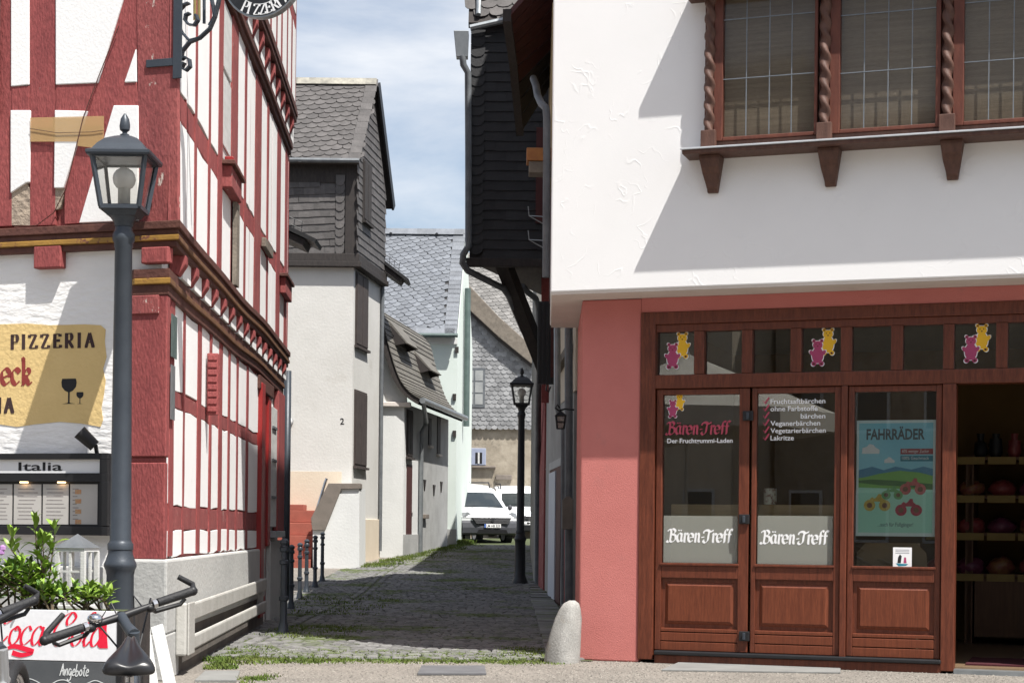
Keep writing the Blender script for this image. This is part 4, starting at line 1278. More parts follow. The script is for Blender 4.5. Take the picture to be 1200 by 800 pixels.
# white lantern house standing behind the board
wl = thing('garden_lantern', 'white wooden lantern with grey roof standing among the plants', 'lantern', at(82, 716, 11.45))
FL = Wall(at(82, 716, 11.45).x, 11.45, .97, -.24)
hw = .095
zb = at(80, 714, 11.45).z; zt = at(80, 646, 11.45).z
Mb().box(FL, -hw * 1.2, hw * 1.2, 0, zb - .002, -hw * 2.2, hw * .2).obj('stand', WHITEWOOD, wl)
m = Mb()
Mb().box(FL, -hw * 1.15, hw * 1.15, zb, zb + .03, -hw * 2.15, hw * .15).obj('base', WHITEWOOD, wl, bevel=.004)
for sx in (-1, 1):
    for c in (0, -2 * hw):
        Mb().box(FL, sx * hw - .014, sx * hw + .014, zb + .03, zt, c - .014, c + .014).obj('corner_post', WHITEWOOD, wl)
for c in (0, -2 * hw):
    Mb().box(FL, -.008, .008, zb + .03, zt, c - .008, c + .008).obj('glazing_bar', WHITEWOOD, wl)
    for zz in (.33, .66):
        Mb().box(FL, -hw + .014, hw - .014, zb + (zt - zb) * zz - .007, zb + (zt - zb) * zz + .007, c - .007, c + .007).obj('glazing_bar', WHITEWOOD, wl)
for sx in (-1, 1):
    Mb().box(FL, sx * hw - .008, sx * hw + .008, zb + .03, zt, -hw - .008, -hw + .008).obj('glazing_bar', WHITEWOOD, wl)
Mb().box(FL, -hw * 1.12, hw * 1.12, zt, zt + .025, -hw * 2.12, hw * .12).obj('cornice', WHITEWOOD, wl)
P0 = [FL.P(sx * hw * 1.2, zt + .025, c) for sx, c in ((-1, hw * .2), (1, hw * .2), (1, -hw * 2.2), (-1, -hw * 2.2))]
Mb().add(P0 + [FL.P(0, zt + .12, -hw)], [(0, 1, 4), (1, 2, 4), (2, 3, 4), (3, 0, 4), (3, 2, 1, 0)]).obj('roof', ZINCD, wl)
# pale low counter block and two boards leaning by the corner
Mb().box(FG, FG.uv(-60, 740)[0], FG.uv(128, 740)[0], 0, FG.uv(100, 664, .2)[1], -.02, .10).top('wall_bench', GREYPL, 'low grey ledge along the pizzeria wall below the menu box', 'ledge', bevel=.01)
for k, (x0, y0, x1, y1, Y) in enumerate(((176, 800, 168, 735, 11.6), (196, 800, 184, 733, 11.7))):
    p = at(x0, y0, Y); p = at(x0 + (x0 - x1) * .25, 0, Y); 
    bt_ = at(x0 + (x0 - x1) * .4, 826, Y); tp = at(x1, y0 - 67, Y + .25)
    bt_.z = 0.01
    Mb().bar(bt_, tp, .085, .025, up=(0, 1, 0)).top('leaning_board', WHITEWOOD, ('narrow white board leaning by the plinth, left one of the pair', 'narrow white board leaning by the plinth, right one of the pair')[k], 'board', 'leaning white boards', bevel=.004)

# ------------------------------------------------------------------ bicycles
def bicycle(name, label, Cb, Rb, Lb, H, S, frame_mt, loc):
    t = thing(name, label, 'bicycle', loc, 'bicycles parked in the foreground')
    d = (H - S); d.z = 0; d = d.normalized()
    side = V((d.y, -d.x, 0))          # rider's right
    bar = (Rb - Lb).normalized()
    Mb().tube([Lb, Lb.lerp(Cb, .55) , Cb, Rb.lerp(Cb, .55), Rb], [.011, .011, .015, .011, .011], 10).obj('handlebar', BLACK, t, smooth=True)
    for E, sgn in ((Lb, 1), (Rb, -1)):
        Mb().tube([E, E + bar * (.14 * sgn)], [.0165, .0155], 10).obj('grip', RUBBER, t, smooth='auto')
        e1 = E + d * .085 + V((0, 0, .02)) - bar * (.0 * sgn); e2 = e1 + d * .02 + bar * (.06 * sgn) + V((0, 0, .045))
        Mb().tube([E, E + d * .05 + V((0, 0, .008)), e1, e2], [.011, .011, .011, .010], 9).obj('bar_end', RUBBER, t, smooth='auto')
        Mb().ball(E, .018, n=10).obj('bar_end_clamp', BLACK, t, smooth=True)
        k0 = E + bar * (.17 * sgn)
        Mb().tube([E + bar * (.145 * sgn), E + bar * (.16 * sgn)], .0155, 10).obj('lever_clamp', STEEL, t)
        Mb().tube([E + bar * (.20 * sgn) + d * .03, E + bar * (.24 * sgn) + d * .15 + V((0, 0, .05)), H + d * .16 - V((0, 0, .05)), H + d * .05 - V((0, 0, .20))], .003, 5).obj('cable', BLACK, t)
        Mb().ball(k0 - V((0, 0, .010)) + d * .012, .021, .026, .017, n=10).obj('shifter', BLACK, t, smooth=True)
        Mb().tube([k0 + d * .02 - V((0, 0, .01)), k0 + d * .05 - V((0, 0, .03)) - bar * (.02 * sgn), E + d * .055 - V((0, 0, .035)) + bar * (.05 * sgn), E + d * .045 - V((0, 0, .02)) + bar * (.03 * sgn)], [.01, .009, .008, .007], 7).obj('brake_lever', BLACK, t, smooth='auto')
        Mb().tube([k0 + d * .03, k0 + d * .13 + V((0, 0, .02)), H + d * .10 - V((0, 0, .10)), H + d * .04 - V((0, 0, .25))], .0035, 5).obj('cable', BLACK, t)
    Mb().ball(Cb + bar * (-.10) + V((0, 0, .022)), .028, .028, .02, n=12).obj('bell', CHROME, t, smooth=True)
    Mb().tube([Cb, H.lerp(Cb, .5) + V((0, 0, .004)), H + V((0, 0, .02))], [.020, .019, .022], 10).obj('stem', IRON, t, smooth='auto')
    fwc = H + d * .30; fwc.z = .34
    rwc = S - d * .22; rwc.z = .34
    lo = H + d * .09; lo.z = H.z - .22
    bb = (S + d * .16); bb.z = .30
    st = S + d * .06 - V((0, 0, .22))
    Mb().tube([H + V((0, 0, .03)), lo], .02, 10).obj('head_tube', frame_mt, t, smooth='auto')
    Mb().tube([lo + V((0, 0, .05)), bb], .02, 10).obj('down_tube', frame_mt, t, smooth='auto')
    Mb().tube([lo + V((0, 0, .14)), st], .017, 10).obj('top_tube', frame_mt, t, smooth='auto')
    Mb().tube([bb, st + V((0, 0, .03))], .018, 10).obj('seat_tube', frame_mt, t, smooth='auto')
    Mb().tube([st, S - V((0, 0, .05))], .014, 10).obj('seat_post', STEEL, t, smooth='auto')
    for sg_ in (-1, 1):
        Mb().tube([bb + side * (.03 * sg_), rwc + side * (.06 * sg_)], .010, 8).obj('chain_stay', frame_mt, t)
        Mb().tube([st + side * (.02 * sg_), rwc + side * (.06 * sg_)], .009, 8).obj('seat_stay', frame_mt, t)
        Mb().tube([lo + side * (.03 * sg_), lo + side * (.055 * sg_) - V((0, 0, .12)) + d * .05, fwc + side * (.055 * sg_)], .013, 8).obj('fork_blade', frame_mt, t)
    for wc in (fwc, rwc):
        m = Mb(); pts = [wc + d * (.315 * math.cos(i * .20944)) + V((0, 0, .315 * math.sin(i * .20944))) for i in range(31)]
        w = m.tube(pts, .024, 8, False).obj('wheel', RUBBER, t, smooth=True)
        m = Mb(); pts = [wc + d * (.285 * math.cos(i * .20944)) + V((0, 0, .285 * math.sin(i * .20944))) for i in range(31)]
        m.tube(pts, .011, 6, False).obj('rim', STEEL, w, smooth=True)
        m = Mb()
        for i in range(16):
            an = i * .3927
            m.tube([wc + side * (.03 * (1 if i % 2 else -1)), wc + d * (.28 * math.cos(an)) + V((0, 0, .28 * math.sin(an)))], .0015, 4)
        o_ = m.obj('spokes', STEEL, w); o_['kind'] = 'stuff'
        Mb().tube([wc - side * .05, wc + side * .05], .02, 8).obj('hub', STEEL, w)
    # saddle
    m = Mb()
    prof = [(-.12, .085, .022, -.025), (-.09, .092, .040, -.020), (-.03, .070, .038, .0), (.03, .036, .034, .022), (.10, .024, .028, .045), (.15, .014, .018, .052)]
    vs = []
    for f_, w, h, dz in prof:
        for a_, b_ in ((-1, -.6), (-.85, .55), (-.4, .95), (0, .25), (.4, .95), (.85, .55), (1, -.6), (.45, -.7), (-.45, -.7)):
            vs.append(S + d * f_ + side * (w * a_) + V((0, 0, h * b_ + dz)))
    n = 9
    fs = [tuple(range(n - 1, -1, -1)), tuple((len(prof) - 1) * n + i for i in range(n))]
    for i in range(len(prof) - 1):
        for j in range(n):
            fs.append((i * n + j, i * n + (j + 1) % n, i * n + n + (j + 1) % n, i * n + n + j))
    o_ = m.add(vs, fs).obj('saddle', SADDLE, t, smooth=True)
    sb = o_.modifiers.new('sub', 'SUBSURF'); sb.levels = 1; sb.render_levels = 2
    Mb().tube([bb - side * .07, bb + side * .07], .02, 8).obj('bottom_bracket', STEEL, t)
    m = Mb(); pts = [bb + side * .05 + d * (.09 * math.cos(i * .349)) + V((0, 0, .09 * math.sin(i * .349))) for i in range(19)]
    m.tube(pts, .006, 6, False).obj('chainring', BLACK, t)
    for sg_ in (-1, 1):
        e = bb + side * (.075 * sg_) + d * (.12 * sg_) - V((0, 0, .11 * sg_))
        Mb().bar(bb + side * (.075 * sg_), e, .02, .015).obj('crank_arm', BLACK, t)
        Mb().bar(e, e + side * (.09 * sg_), .07, .02).obj('pedal', BLACK, t)
b1 = at(152, 772, 5.35)
bicycle('bicycle', 'dark bicycle with black handlebar and saddle before the planter', at(142, 722, 5.95), at(226, 692, 6.1), at(52, 750, 5.78), at(157, 750, 5.84), b1, IRON, (b1.x, b1.y, 0))
b2 = at(-40, 800, 5.0)
bicycle('bicycle', 'silver-framed bicycle cut off by the left picture edge', at(-20, 736, 5.75), at(40, 703, 5.95), at(-140, 770, 5.5), at(2, 770, 5.65), b2, SILVER, (b2.x, b2.y, 0))
print('p4 ok')
# ------------------------------------------------------------------ second house: pale render below, slate-hung storey above
def gpz(px, py):
    d = ray(px, py)
    Y = 20.0
    for i in range(60):
        z = gz(Y)
        Y = .5 * Y + .5 * (z - EYE) / (d.z)
    return ORG + d * Y
FH = Wall(0, 38.0, 1, 0)
xc = FH.uv(413, 480)[0]
S2 = Wall(xc, 38.0, .13, 1)
D2 = 2.95
H2 = thing('slate_hung_house', 'pale house with brown slate upper storey and steep slate roof', 'house', (xc - 1, 38.5, 0))
ZJ, ZE = FH.uv(380, 306)[1], FH.uv(380, 187)[1]
e2 = S2.P(D2, 0, 0)
Mb().vprism([(-9.5, 38), (xc, 38), (e2.x, e2.y), (-9.5, e2.y + .6)], 0, ZJ).obj('wall', H2WALL, H2)
KJ = V((xc + .07, 37.92, 0))
FHj = Wall(0, 37.92, 1, 0)
S2j = Wall(KJ.x, KJ.y, .13, 1)
e2j = S2j.P(D2 + .1, 0, 0)
apex = S2j.P(1.5, 0, 0); ZR = 11.45
g_ = Mb()
g_.add([(-9.5, 37.92, ZJ), (KJ.x, 37.92, ZJ), (e2j.x, e2j.y, ZJ), (-9.5, e2j.y, ZJ), (-9.5, 37.92, ZE), (KJ.x, 37.92, ZE), (e2j.x, e2j.y, ZE), (-9.5, e2j.y, ZE), (apex.x, apex.y, ZR - .12), (-9.5, apex.y, ZR - .12)],
       [(3, 2, 1, 0), (0, 1, 5, 4), (1, 2, 6, 8, 5), (2, 3, 7, 6), (3, 0, 4, 9, 7), (4, 5, 8, 9), (6, 7, 9, 8)])
g_.obj('upper_wall', SLATE_BRN, H2)
# roof planes
ev0 = V((KJ.x + .04, 37.66, ZE - .10)); rd = V((apex.x + .10, apex.y, ZR))
def slab4(p, th):
    n = (p[1] - p[0]).cross(p[2] - p[0]).normalized() * -th
    return [(v.x, v.y, v.z) for v in p] + [(v.x + n.x, v.y + n.y, v.z + n.z) for v in p]
SF = [(0, 1, 2, 3), (7, 6, 5, 4), (0, 4, 5, 1), (1, 5, 6, 2), (2, 6, 7, 3), (3, 7, 4, 0)]
p = [V((-9.6, ev0.y, ev0.z)), ev0, rd, V((-9.6, rd.y, rd.z))]
rf2 = Mb().add(slab4(p, .10), SF).obj('roof', DARKWOOD, H2)
eb = S2j.P(D2 + .5, ZE - .42, .10)
p = [V((rd.x, rd.y, rd.z)), eb, V((-9.6, eb.y, eb.z)), V((-9.6, rd.y, rd.z))]
p = [p[1], p[2], p[3], p[0]]
Mb().add(slab4(p, .10), SF).obj('rear_roof', DARKWOOD, H2)
RP = Pl((0, ev0.y, ev0.z), (1, 0, 0), (0, rd.y - ev0.y, rd.z - ev0.z))
SL = (V((0, rd.y - ev0.y, rd.z - ev0.z))).length
slates(RP, [(-5.6, .02), (ev0.x, .02), (rd.x - .02, SL - .05), (-5.6, SL - .05)], .25, .165, 'scale', SLATE_BRN, rf2, .012, tilt=R(7))
LICH = mat('lichen_ridge_slate', (.20, .19, .165), (.36, .34, .28), 5, .85, .3, 20, rand=.15)
for i in range(9):
    x = rd.x - .13 - i * .26
    Mb().box(Pl((x, rd.y - .14, rd.z - .14), (1, 0, 0), RP.e2), -.14, .12, 0, .22, .03 + .004 * (i % 2), .05).obj('ridge_slate', LICH, rf2)
for i in range(13):
    t = i / 13
    P = ev0.lerp(rd, t) + V((-.06, 0, 0))
    Mb().box(Pl(P, (1, 0, 0), RP.e2), -.16, .10, 0, .235, .034 + .004 * (i % 2), .046).obj('verge_slate', SLATE_BRN, rf2)
Mb().tube([V((-9, ev0.y - .04, ev0.z + .0)), V((ev0.x + .02, ev0.y - .04, ev0.z + .0))], .055, 8).obj('gutter', ZINCD, H2, smooth='auto')
Mb().bar(rd + V((.03, -.02, -.08)), eb + V((.02, 0, -.02)), .05, .24).obj('bargeboard', BLACK, H2)
# front slate hanging
aL = FHj.uv(300, 250)[0]
aB0, aB1 = FHj.uv(405, 250)[0], KJ.x
zt = FHj.uv(380, 214)[1]; zb = FHj.uv(380, 297)[1]
slates(FHj, [(aL, zb), (aB0 - .15, zb), (aB0 - .15, zt), (aL, zt)], .235, .165, 'rect', SLATE_BRN, H2, .012, tilt=R(3))
sc_d, _ = slate_mesh(.20, .24, 'scale', SLATE_BRN)
for i in range(9):
    single('scale_slate', sc_d, None, H2, frame_matrix(FHj.P(aB0 - .12, zb + .10 + i * .19, .03), FHj.e1, FHj.e2, FHj.n))
Mb().box(FHj, aL, KJ.x - .02, zt, ZE, 0, .03).obj('eaves_board_or_shade', DARKWOOD, H2)  # dark band stands in for the shadow under the eaves
Mb().box(FHj, aB0, aB1 + .01, zb, ZE - .001, 0, .045).obj('corner_board', DARKWOOD, H2)
for z0, z1, c in ((ZJ - .14, ZJ - .02, .10), (ZJ - .02, zb, .06)):
    Mb().box(FHj, aL - 2, KJ.x + c, z0, z1, -.2, c).obj('cornice', DARKWOOD, H2, bevel=.01)
    Mb().box(S2j, .005, D2 + .1, z0 + .002, z1 - .002, -.2, c).obj('cornice', DARKWOOD, H2, bevel=.01)
# gable side slate hanging
slates(S2j, [(.02, zb), (D2, zb), (D2, ZE - .2), (1.5, ZR - .45), (.02, ZE)], .26, .17, 'rect', SLATE_BRN, H2, .012)
def shutter_window(F, x0, y0, x1, y1, par, mt, c=.0, name='window'):
    q = F.rect(x0, y0, x1, y1, c)
    w = Mb().box(F, q[0], q[1], q[2], q[3], c - .02, c + .03).obj(name, mt, par, bevel=.01)
    md = (q[0] + q[1]) / 2
    for s0, s1 in ((q[0] + .04, md - .02), (md + .02, q[1] - .04)):
        Mb().box(F, s0, s1, q[2] + .05, q[3] - .05, c + .03, c + .045).obj('shutter_leaf', mt, w, bevel=.006)
    Mb().box(F, q[0] - .04, q[1] + .04, q[2] - .05, q[2], c - .02, c + .09).obj('sill', mt, w)
    return w
shutter_window(S2j, 425, 190, 434, 262, H2, DARKWOOD, .03)
DW2 = mat('brown_shutter_paint', (.062, .048, .043), (.045, .035, .032), 6, .7, .2, 40)
shutter_window(S2, 416, 322, 430, 408, H2, DW2)
shutter_window(S2, 414.5, 458, 428.5, 547, H2, DW2)
q = S2.rect(437, 320, 443, 420)
Mb().tube([S2.P(D2 - .1, z, .06) for z in (.6, 3, ZJ - .1)], .045, 8).obj('downpipe', ZINCD, H2, smooth='auto')
# pent roofs poking out on both flanks
for (x0, y0, x1, y1, Y, nm) in ((320, 262, 373, 287, 30.0, 1), (446, 306, 479, 331, 41.2, 2)):
    a, b = at(x0, y0, Y), at(x1, y1, Y)
    t = thing('eaves_end', ('dark eaves end with snow grid poking out beside the half-timbered house', 'dark eaves end with snow grid right of the slate-hung house')[nm - 1], 'eaves', (a.x, a.y, a.z - .2))
    Mb().bar(a, b, .9, .07).obj('roof_edge', SLATE_BLK, t)
    Mb().bar(a + V((-.05, 0, -.12)), a.lerp(b, .75) + V((0, 0, -.12)), .8, .12).obj('rafter_end', DARKWOOD, t)
    for i in range(5):
        P = a.lerp(b, i / 6)
        Mb().tube([P + V((0, -.3, .0)), P + V((.02, -.3, .24))], .007, 5).obj('snow_grid_bar', IRONBLK, t)
    for k in (.1, .22):
        Mb().tube([a + V((.0, -.3, k)), a.lerp(b, .72) + V((0, -.3, k))], .007, 5).obj('snow_grid_rail', IRONBLK, t)
# house number and round lamp
a, b = FH.uv(398.5, 497)
text(FH, '2', a, b, .14, .004, BLKPRINT, H2, name='house_number', bold=.004)
rl = thing('globe_lamp', 'small white globe lamp on the pale house wall', 'wall lamp', FH.P(*FH.uv(338, 494), .1))
Mb().tube([FH.P(*FH.uv(338, 494), 0), FH.P(*FH.uv(338, 494), .06)], .11, 14).obj('mount', ZINCD, rl)
Mb().ball(FH.P(*FH.uv(338, 494), .12), .11, n=14).obj('globe', OPAL, rl, smooth=True)
# outside stair: cheek wall, coping, red steps, handrail
stt = thing('outside_stair', 'red-stepped outside stair with white cheek wall beside the pale house', 'stairs', (-4.6, 37, gz(37)))
FS1 = Wall(0, 36.4, 1, 0)
pp = pxpoly(FS1, [(367, 690), (366.5, 617), (385.5, 571), (421, 571), (421, 690)], 0)
Mb().prism(FS1, pp, -1.55, 0).obj('cheek_wall', WHITEWALL, stt)
cp = pxpoly(FS1, [(364.5, 607), (385, 566), (422, 566), (422, 572.5), (400, 573), (381, 621), (366, 621)], .02)
Mb().prism(FS1, cp, -.5, .045).obj('coping', COPING, stt, bevel=.01)
xr = FS1.uv(364, 640)[0]
for i, yy in enumerate((655, 641, 627, 612, 597)):
    zt_ = FS1.uv(345, yy)[1]
    b_ = FS1.uv(345, (668, 655, 641, 627, 612)[i])[1]
    Mb().box(FS1, -7.0, xr, b_ - .3 if i == 0 else b_ + .002, zt_ - .0, -1.58, -.22 * i).obj('step', STEPRED, stt, bevel=.012)
Mb().box(FS1, -7.0, FS1.uv(349, 600)[0], FS1.uv(345, 597)[1] + .002, FS1.uv(345, 590)[1], -1.58, -1.0).obj('landing_kerb', STEPRED, stt, bevel=.01)
q = FH.rect(300, 552, 400, 640)
Mb().box(FH, q[0], q[1], q[2], q[3], 0, .012).obj('cream_dado', H2CREAM, H2)
hp = [FS1.P(*FS1.uv(x, y), -.15) for x, y in ((365, 614), (380, 565), (382, 560))]
Mb().tube(hp, .03, 8).obj('handrail', STEEL, stt, smooth='auto')
for x, y, y2 in ((371, 595, 612), (378, 572, 592)):
    Mb().tube([FS1.P(*FS1.uv(x, y), -.15), FS1.P(*FS1.uv(x, y2), -.15)], .013, 6).obj('baluster', STEEL, stt)
q = S2.rect(421, 608, 443, 660)
Mb().box(S2, .2, D2, 0, q[3], -.02, .04).obj('plinth', H2CREAM, H2, bevel=.01)

# ------------------------------------------------------------------ bollards
def bollard(p, h, label):
    t = thing('bollard', label, 'bollard', p, 'bollards along the left side of the alley')
    k = h / .9
    Mb().lathe(p, [(r * k, z * k) for r, z in ((.066, 0), (.066, .03), (.050, .05), (.044, .10), (.034, .13), (.034, .32), (.046, .33), (.046, .36), (.032, .37), (.030, .66), (.042, .67), (.042, .70), (.028, .71), (.028, .78), (.044, .79), (.044, .82), (.034, .83))], 12).obj('shaft', IRON, t, smooth='auto')
    Mb().lathe(p, [(r * k, z * k) for r, z in ((.040, .83), (.030, .845), (.046, .865), (.044, .885), (.02, .905), (.005, .91))], 12).obj('knob', IRON, t, smooth='auto')
for i, (x, y, h, lb) in enumerate(((332, 744, 1.02, 'tallest iron bollard standing at the end of the half-timbered house'), (341, 715, .9, 'second iron bollard from the half-timbered house'), (351, 703, .9, 'third iron bollard from the half-timbered house'),
                 (359, 695, .9, 'fourth iron bollard from the half-timbered house, near the red steps'), (369, 689, .92, 'fifth iron bollard, before the white stair cheek wall'), (377.5, 682, .92, 'sixth and farthest iron bollard, by the stair wall'))):
    bollard(gpz(x, y), h, lb)

# ------------------------------------------------------------------ third house: white, with swept roof
FH3 = Wall(0, 41.6, 1, 0)
x3 = FH3.uv(473, 560)[0]
S3 = Wall(x3, 41.6, .135, 1)
L3 = 6.3
H3 = thing('swept_roof_house', 'low white house with a swept grey roof over the alley', 'house', (x3 - 1, 42, gz(42)))
zl = FH3.uv(465, 472)[1]
e3_ = S3.P(L3, 0, 0); sw = S3.uv(495, 560)[0]; m3 = S3.P(sw, 0, 0)
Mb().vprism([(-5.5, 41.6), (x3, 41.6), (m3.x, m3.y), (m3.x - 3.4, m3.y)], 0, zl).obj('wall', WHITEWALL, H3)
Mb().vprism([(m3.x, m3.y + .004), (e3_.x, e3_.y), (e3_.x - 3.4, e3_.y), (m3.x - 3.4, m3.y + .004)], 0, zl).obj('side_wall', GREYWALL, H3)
vg = [(436, 358), (447, 373), (452, 392), (458, 414), (465, 436), (472, 450), (482, 461), (493, 468)]
vz = pxpoly(FH3, vg, .15)
up = [(-5.5, zl)] + [(-5.5, vz[0][1])] + vz[:-2] + [(x3 + .05, zl + .12), (x3 + .05, zl)]
Mb().prism(FH3, up, -.3, 0.0).obj('gable_wall', WHITEWALL, H3)
Mb().box(FH3, -5.5, x3 + .16, zl - .10, zl + .02, -.1, .10).obj('string_course', SOFFIT, H3, bevel=.02)
RSLATE = mat('grey_brown_swept_slate', (.155, .145, .125), (.105, .098, .088), 3, .75, .4, 14, peel=((.20, .19, .16), .62, 2, .1), stretch=(1, 1, 2.5))
dvec = V((S3.e1.x, S3.e1.y, 0)) * (L3 + .25)
rf3 = None
vz3 = crom(vz, 3)
P3 = [FH3.P(a, b, .22) for a, b in vz3]
nr = []
for i in range(len(P3)):
    d = P3[min(i + 1, len(P3) - 1)] - P3[max(i - 1, 0)]
    n = V((-d.z, 0, d.x)).normalized()
    if n.z < 0: n = -n
    nr.append(n)
cr_ = Mb()
sub = Mb()
for i in range(len(P3) - 1):
    lo_, hi_ = .0, .05
    vsub = [P3[i] , P3[i + 1], P3[i + 1] - nr[i + 1] * .14, P3[i] - nr[i] * .14]
    sub.add([v for v in vsub] + [v + dvec for v in vsub], [(3, 2, 1, 0), (4, 5, 6, 7), (0, 1, 5, 4), (2, 3, 7, 6)])
rf3 = sub.obj('roof', DARKWOOD, H3)
for i in range(len(P3) - 1):
    A0, A1 = P3[i] + nr[i] * .006 - (P3[i + 1] - P3[i]) * .25, P3[i + 1] + nr[i + 1] * .03
    if i == 0: A0 = P3[i] + nr[i] * .006
    off_ = V((0, -.03, 0))
    q_ = [A0 + off_, A1 + off_, A1 - nr[i + 1] * .028 + off_, A0 - nr[i] * .005 + off_]
    nseg = 8
    for k in range(nseg):
        d0, d1 = dvec * ((k + (.5 if i % 2 and k else 0)) / nseg), dvec * (min(nseg, k + 1 + (.5 if i % 2 else 0)) / nseg - .002)
        Mb().add([v + d0 for v in q_] + [v + d1 for v in q_], [(0, 1, 2, 3), (7, 6, 5, 4), (0, 4, 5, 1), (1, 5, 6, 2), (2, 6, 7, 3), (3, 7, 4, 0)]).obj('slate', RSLATE, rf3)
gt = P3[-1] + V((.05, 0, -.03))
Mb().tube([gt - V((0, .05, 0)), gt + dvec], .075, 10).obj('gutter', ZINC, H3, smooth='auto')
# two eyelid hoods on the roof
for f0, i0 in ((.12, 5), (.52, 8)):
    P = P3[i0] + dvec * f0; n = nr[i0]
    d = (P3[i0 + 2] - P3[i0]).normalized()
    dv = dvec.normalized()
    hood = thing
    A = [P + n * .05 - d * .25, P + dv * 1.5 + n * .05 - d * .25, P + dv * 1.5 + n * .34 + d * .35, P + n * .34 + d * .35]
    o_ = Mb().add([v for v in A] + [v - n * .05 for v in A], [(0, 1, 2, 3), (7, 6, 5, 4), (0, 4, 5, 1), (1, 5, 6, 2), (2, 6, 7, 3), (3, 7, 4, 0)]).obj('roof_hatch', RSLATE, rf3)
    for e_ in (0, 1):
        b = P + dv * (1.5 * e_)
        Mb().add([b + n * .02 - d * .2, b + n * .30 + d * .34, b + n * .02 + d * .34, b + n * .02 - d * .2 + dv * .04, b + n * .30 + d * .34 + dv * .04, b + n * .02 + d * .34 + dv * .04], [(0, 1, 2), (5, 4, 3), (0, 3, 4, 1), (1, 4, 5, 2), (2, 5, 3, 0)]).obj('hatch_cheek', DARKWOOD, rf3)
# openings on its alley side
q = S3.rect(471.8, 542, 477.5, 641)
dr = Mb().box(S3, .35, 1.02, gz(42) - .1, FH3.uv(473, 543)[1], -.02, .015).obj('door', MAROON, H3)
Mb().box(S3, .9, .95, gz(42) + 1.0, gz(42) + 1.1, .015, .05).obj('handle', STEEL, dr)
shutter_window(S3, 476, 480, 482.5, 536, H3, DW2)
Mb().box(S3, 0, sw, 0, gz(42) + .55, -.02, .03).obj('plinth', GREYWALL, H3)
a = S3.uv(490, 560)[0]
Mb().tube([gt + V((.0, .2, 0)), S3.P(a, zl - .35, .2), S3.P(a, zl - .6, .08), S3.P(a, 3, .08), S3.P(a, gz(44), .08)], .055, 10).obj('downpipe', ZINC, H3, smooth='auto')
for x0, x1, y0, y1 in ((502, 505, 490, 522), (512, 515.5, 488, 532)):
    q = S3.rect(x0, y0, x1, y1)
    w_ = Mb().box(S3, *q, -.02, .02).obj('window', DARKWOOD, H3)
    Mb().box(S3, q[0] - .05, q[1] + .05, q[2] - .06, q[2], -.02, .07).obj('sill', SOFFIT, w_)
for x, y in ((497, 568), (508, 574), (516.5, 570)):
    a, b = S3.uv(x, y)
    Mb().prism(S3, [(a - .12, b + .14), (a + .16, b + .14), (a - .02, b - .16)], -.01, .03).obj('shadow_wedge', DARKWOOD, H3)  # dark triangles stand in for small shadows cast on the wall
a, b = S3.uv(496.5, 605)
Mb().box(S3, a - .2, a + .25, b - .05, b + .06, 0, .10).obj('ledge_stone', COPING, H3, bevel=.01)

# ------------------------------------------------------------------ fourth house: mint render, blue-grey slate roof
Y4 = 49.2
FH4 = Wall(0, Y4, 1, 0)
x4 = FH4.uv(535, 500)[0]
S4 = Wall(x4, Y4, .075, 1)
D4 = 4.4
H4 = thing('mint_house', 'pale mint house with blue-grey slate roof behind the swept roof', 'house', (x4 - 2, 51, gz(51)))
ze = FH4.uv(490, 392)[1]
e4 = S4.P(D4, 0, 0); ap = S4.P(D4 / 2, 0, 0); zr = 1.15 + (620 - 272) / 2000 * (Y4 + D4 / 2) + .02
g_ = Mb()
g_.add([(-7, Y4, 0), (x4, Y4, 0), (e4.x, e4.y, 0), (-7, e4.y, 0), (-7, Y4, ze), (x4, Y4, ze), (e4.x, e4.y, ze), (-7, e4.y, ze), (ap.x, ap.y, zr - .16), (-7, ap.y, zr - .16)],
       [(3, 2, 1, 0), (0, 1, 5, 4), (1, 2, 6, 8, 5), (2, 3, 7, 6), (3, 0, 4, 9, 7), (4, 5, 8, 9), (6, 7, 9, 8)])
g_.obj('wall', GREENWALL, H4)
ev = V((x4 - .01, Y4 - .3, ze - .05)); rd4 = V((ap.x - .02, ap.y, zr))
p = [V((-7.2, ev.y, ev.z)), ev, rd4, V((-7.2, rd4.y, rd4.z))]
rf4 = Mb().add(slab4(p, .08), SF).obj('roof', SLATE_BLK, H4)
eb4 = V((e4.x, e4.y + .3, ze - .05))
p = [eb4, V((-7.2, eb4.y, eb4.z)), V((-7.2, rd4.y, rd4.z)), rd4]
Mb().add(slab4(p, .08), SF).obj('rear_roof', SLATE_BLK, H4)
RP4 = Pl((0, ev.y, ev.z), (1, 0, 0), (0, rd4.y - ev.y, rd4.z - ev.z))
SL4 = (V((0, rd4.y - ev.y, rd4.z - ev.z))).length
slates(RP4, [(-4.1, .25), (ev.x - .36, .25), (rd4.x - .36, SL4 - .12), (-4.1, SL4 - .12)], .23, .155, 'diag', SLATE_BLU, rf4, .012, tilt=R(16))
for i in range(12):
    Mb().box(Pl((rd4.x - .2 - i * .28, rd4.y - .17, rd4.z - .17), (1, 0, 0), RP4.e2), -.14, .14, 0, .23, .035 + .004 * (i % 2), .05).obj('ridge_slate', SLATE_BLU, rf4)
    Mb().box(Pl((ev.x - .2 - i * .28, ev.y, ev.z), (1, 0, 0), RP4.e2), -.14, .14, -.03, .25, .024 + .004 * (i % 2), .04).obj('eaves_slate', SLATE_BLU, rf4)
for i in range(24):
    P = ev.lerp(rd4, i / 24)
    Mb().box(Pl(P, (1, 0, 0), RP4.e2), -.36, .0, 0, SL4 / 24 * 1.25, .03 + .003 * (i % 2), .04).obj('verge_slate', SLATE_BLU, rf4)
Mb().tube([V((-7, ev.y - .05, ev.z)), ev + V((.03, -.05, 0))], .06, 8).obj('gutter', GREENPIPE, H4, smooth='auto')
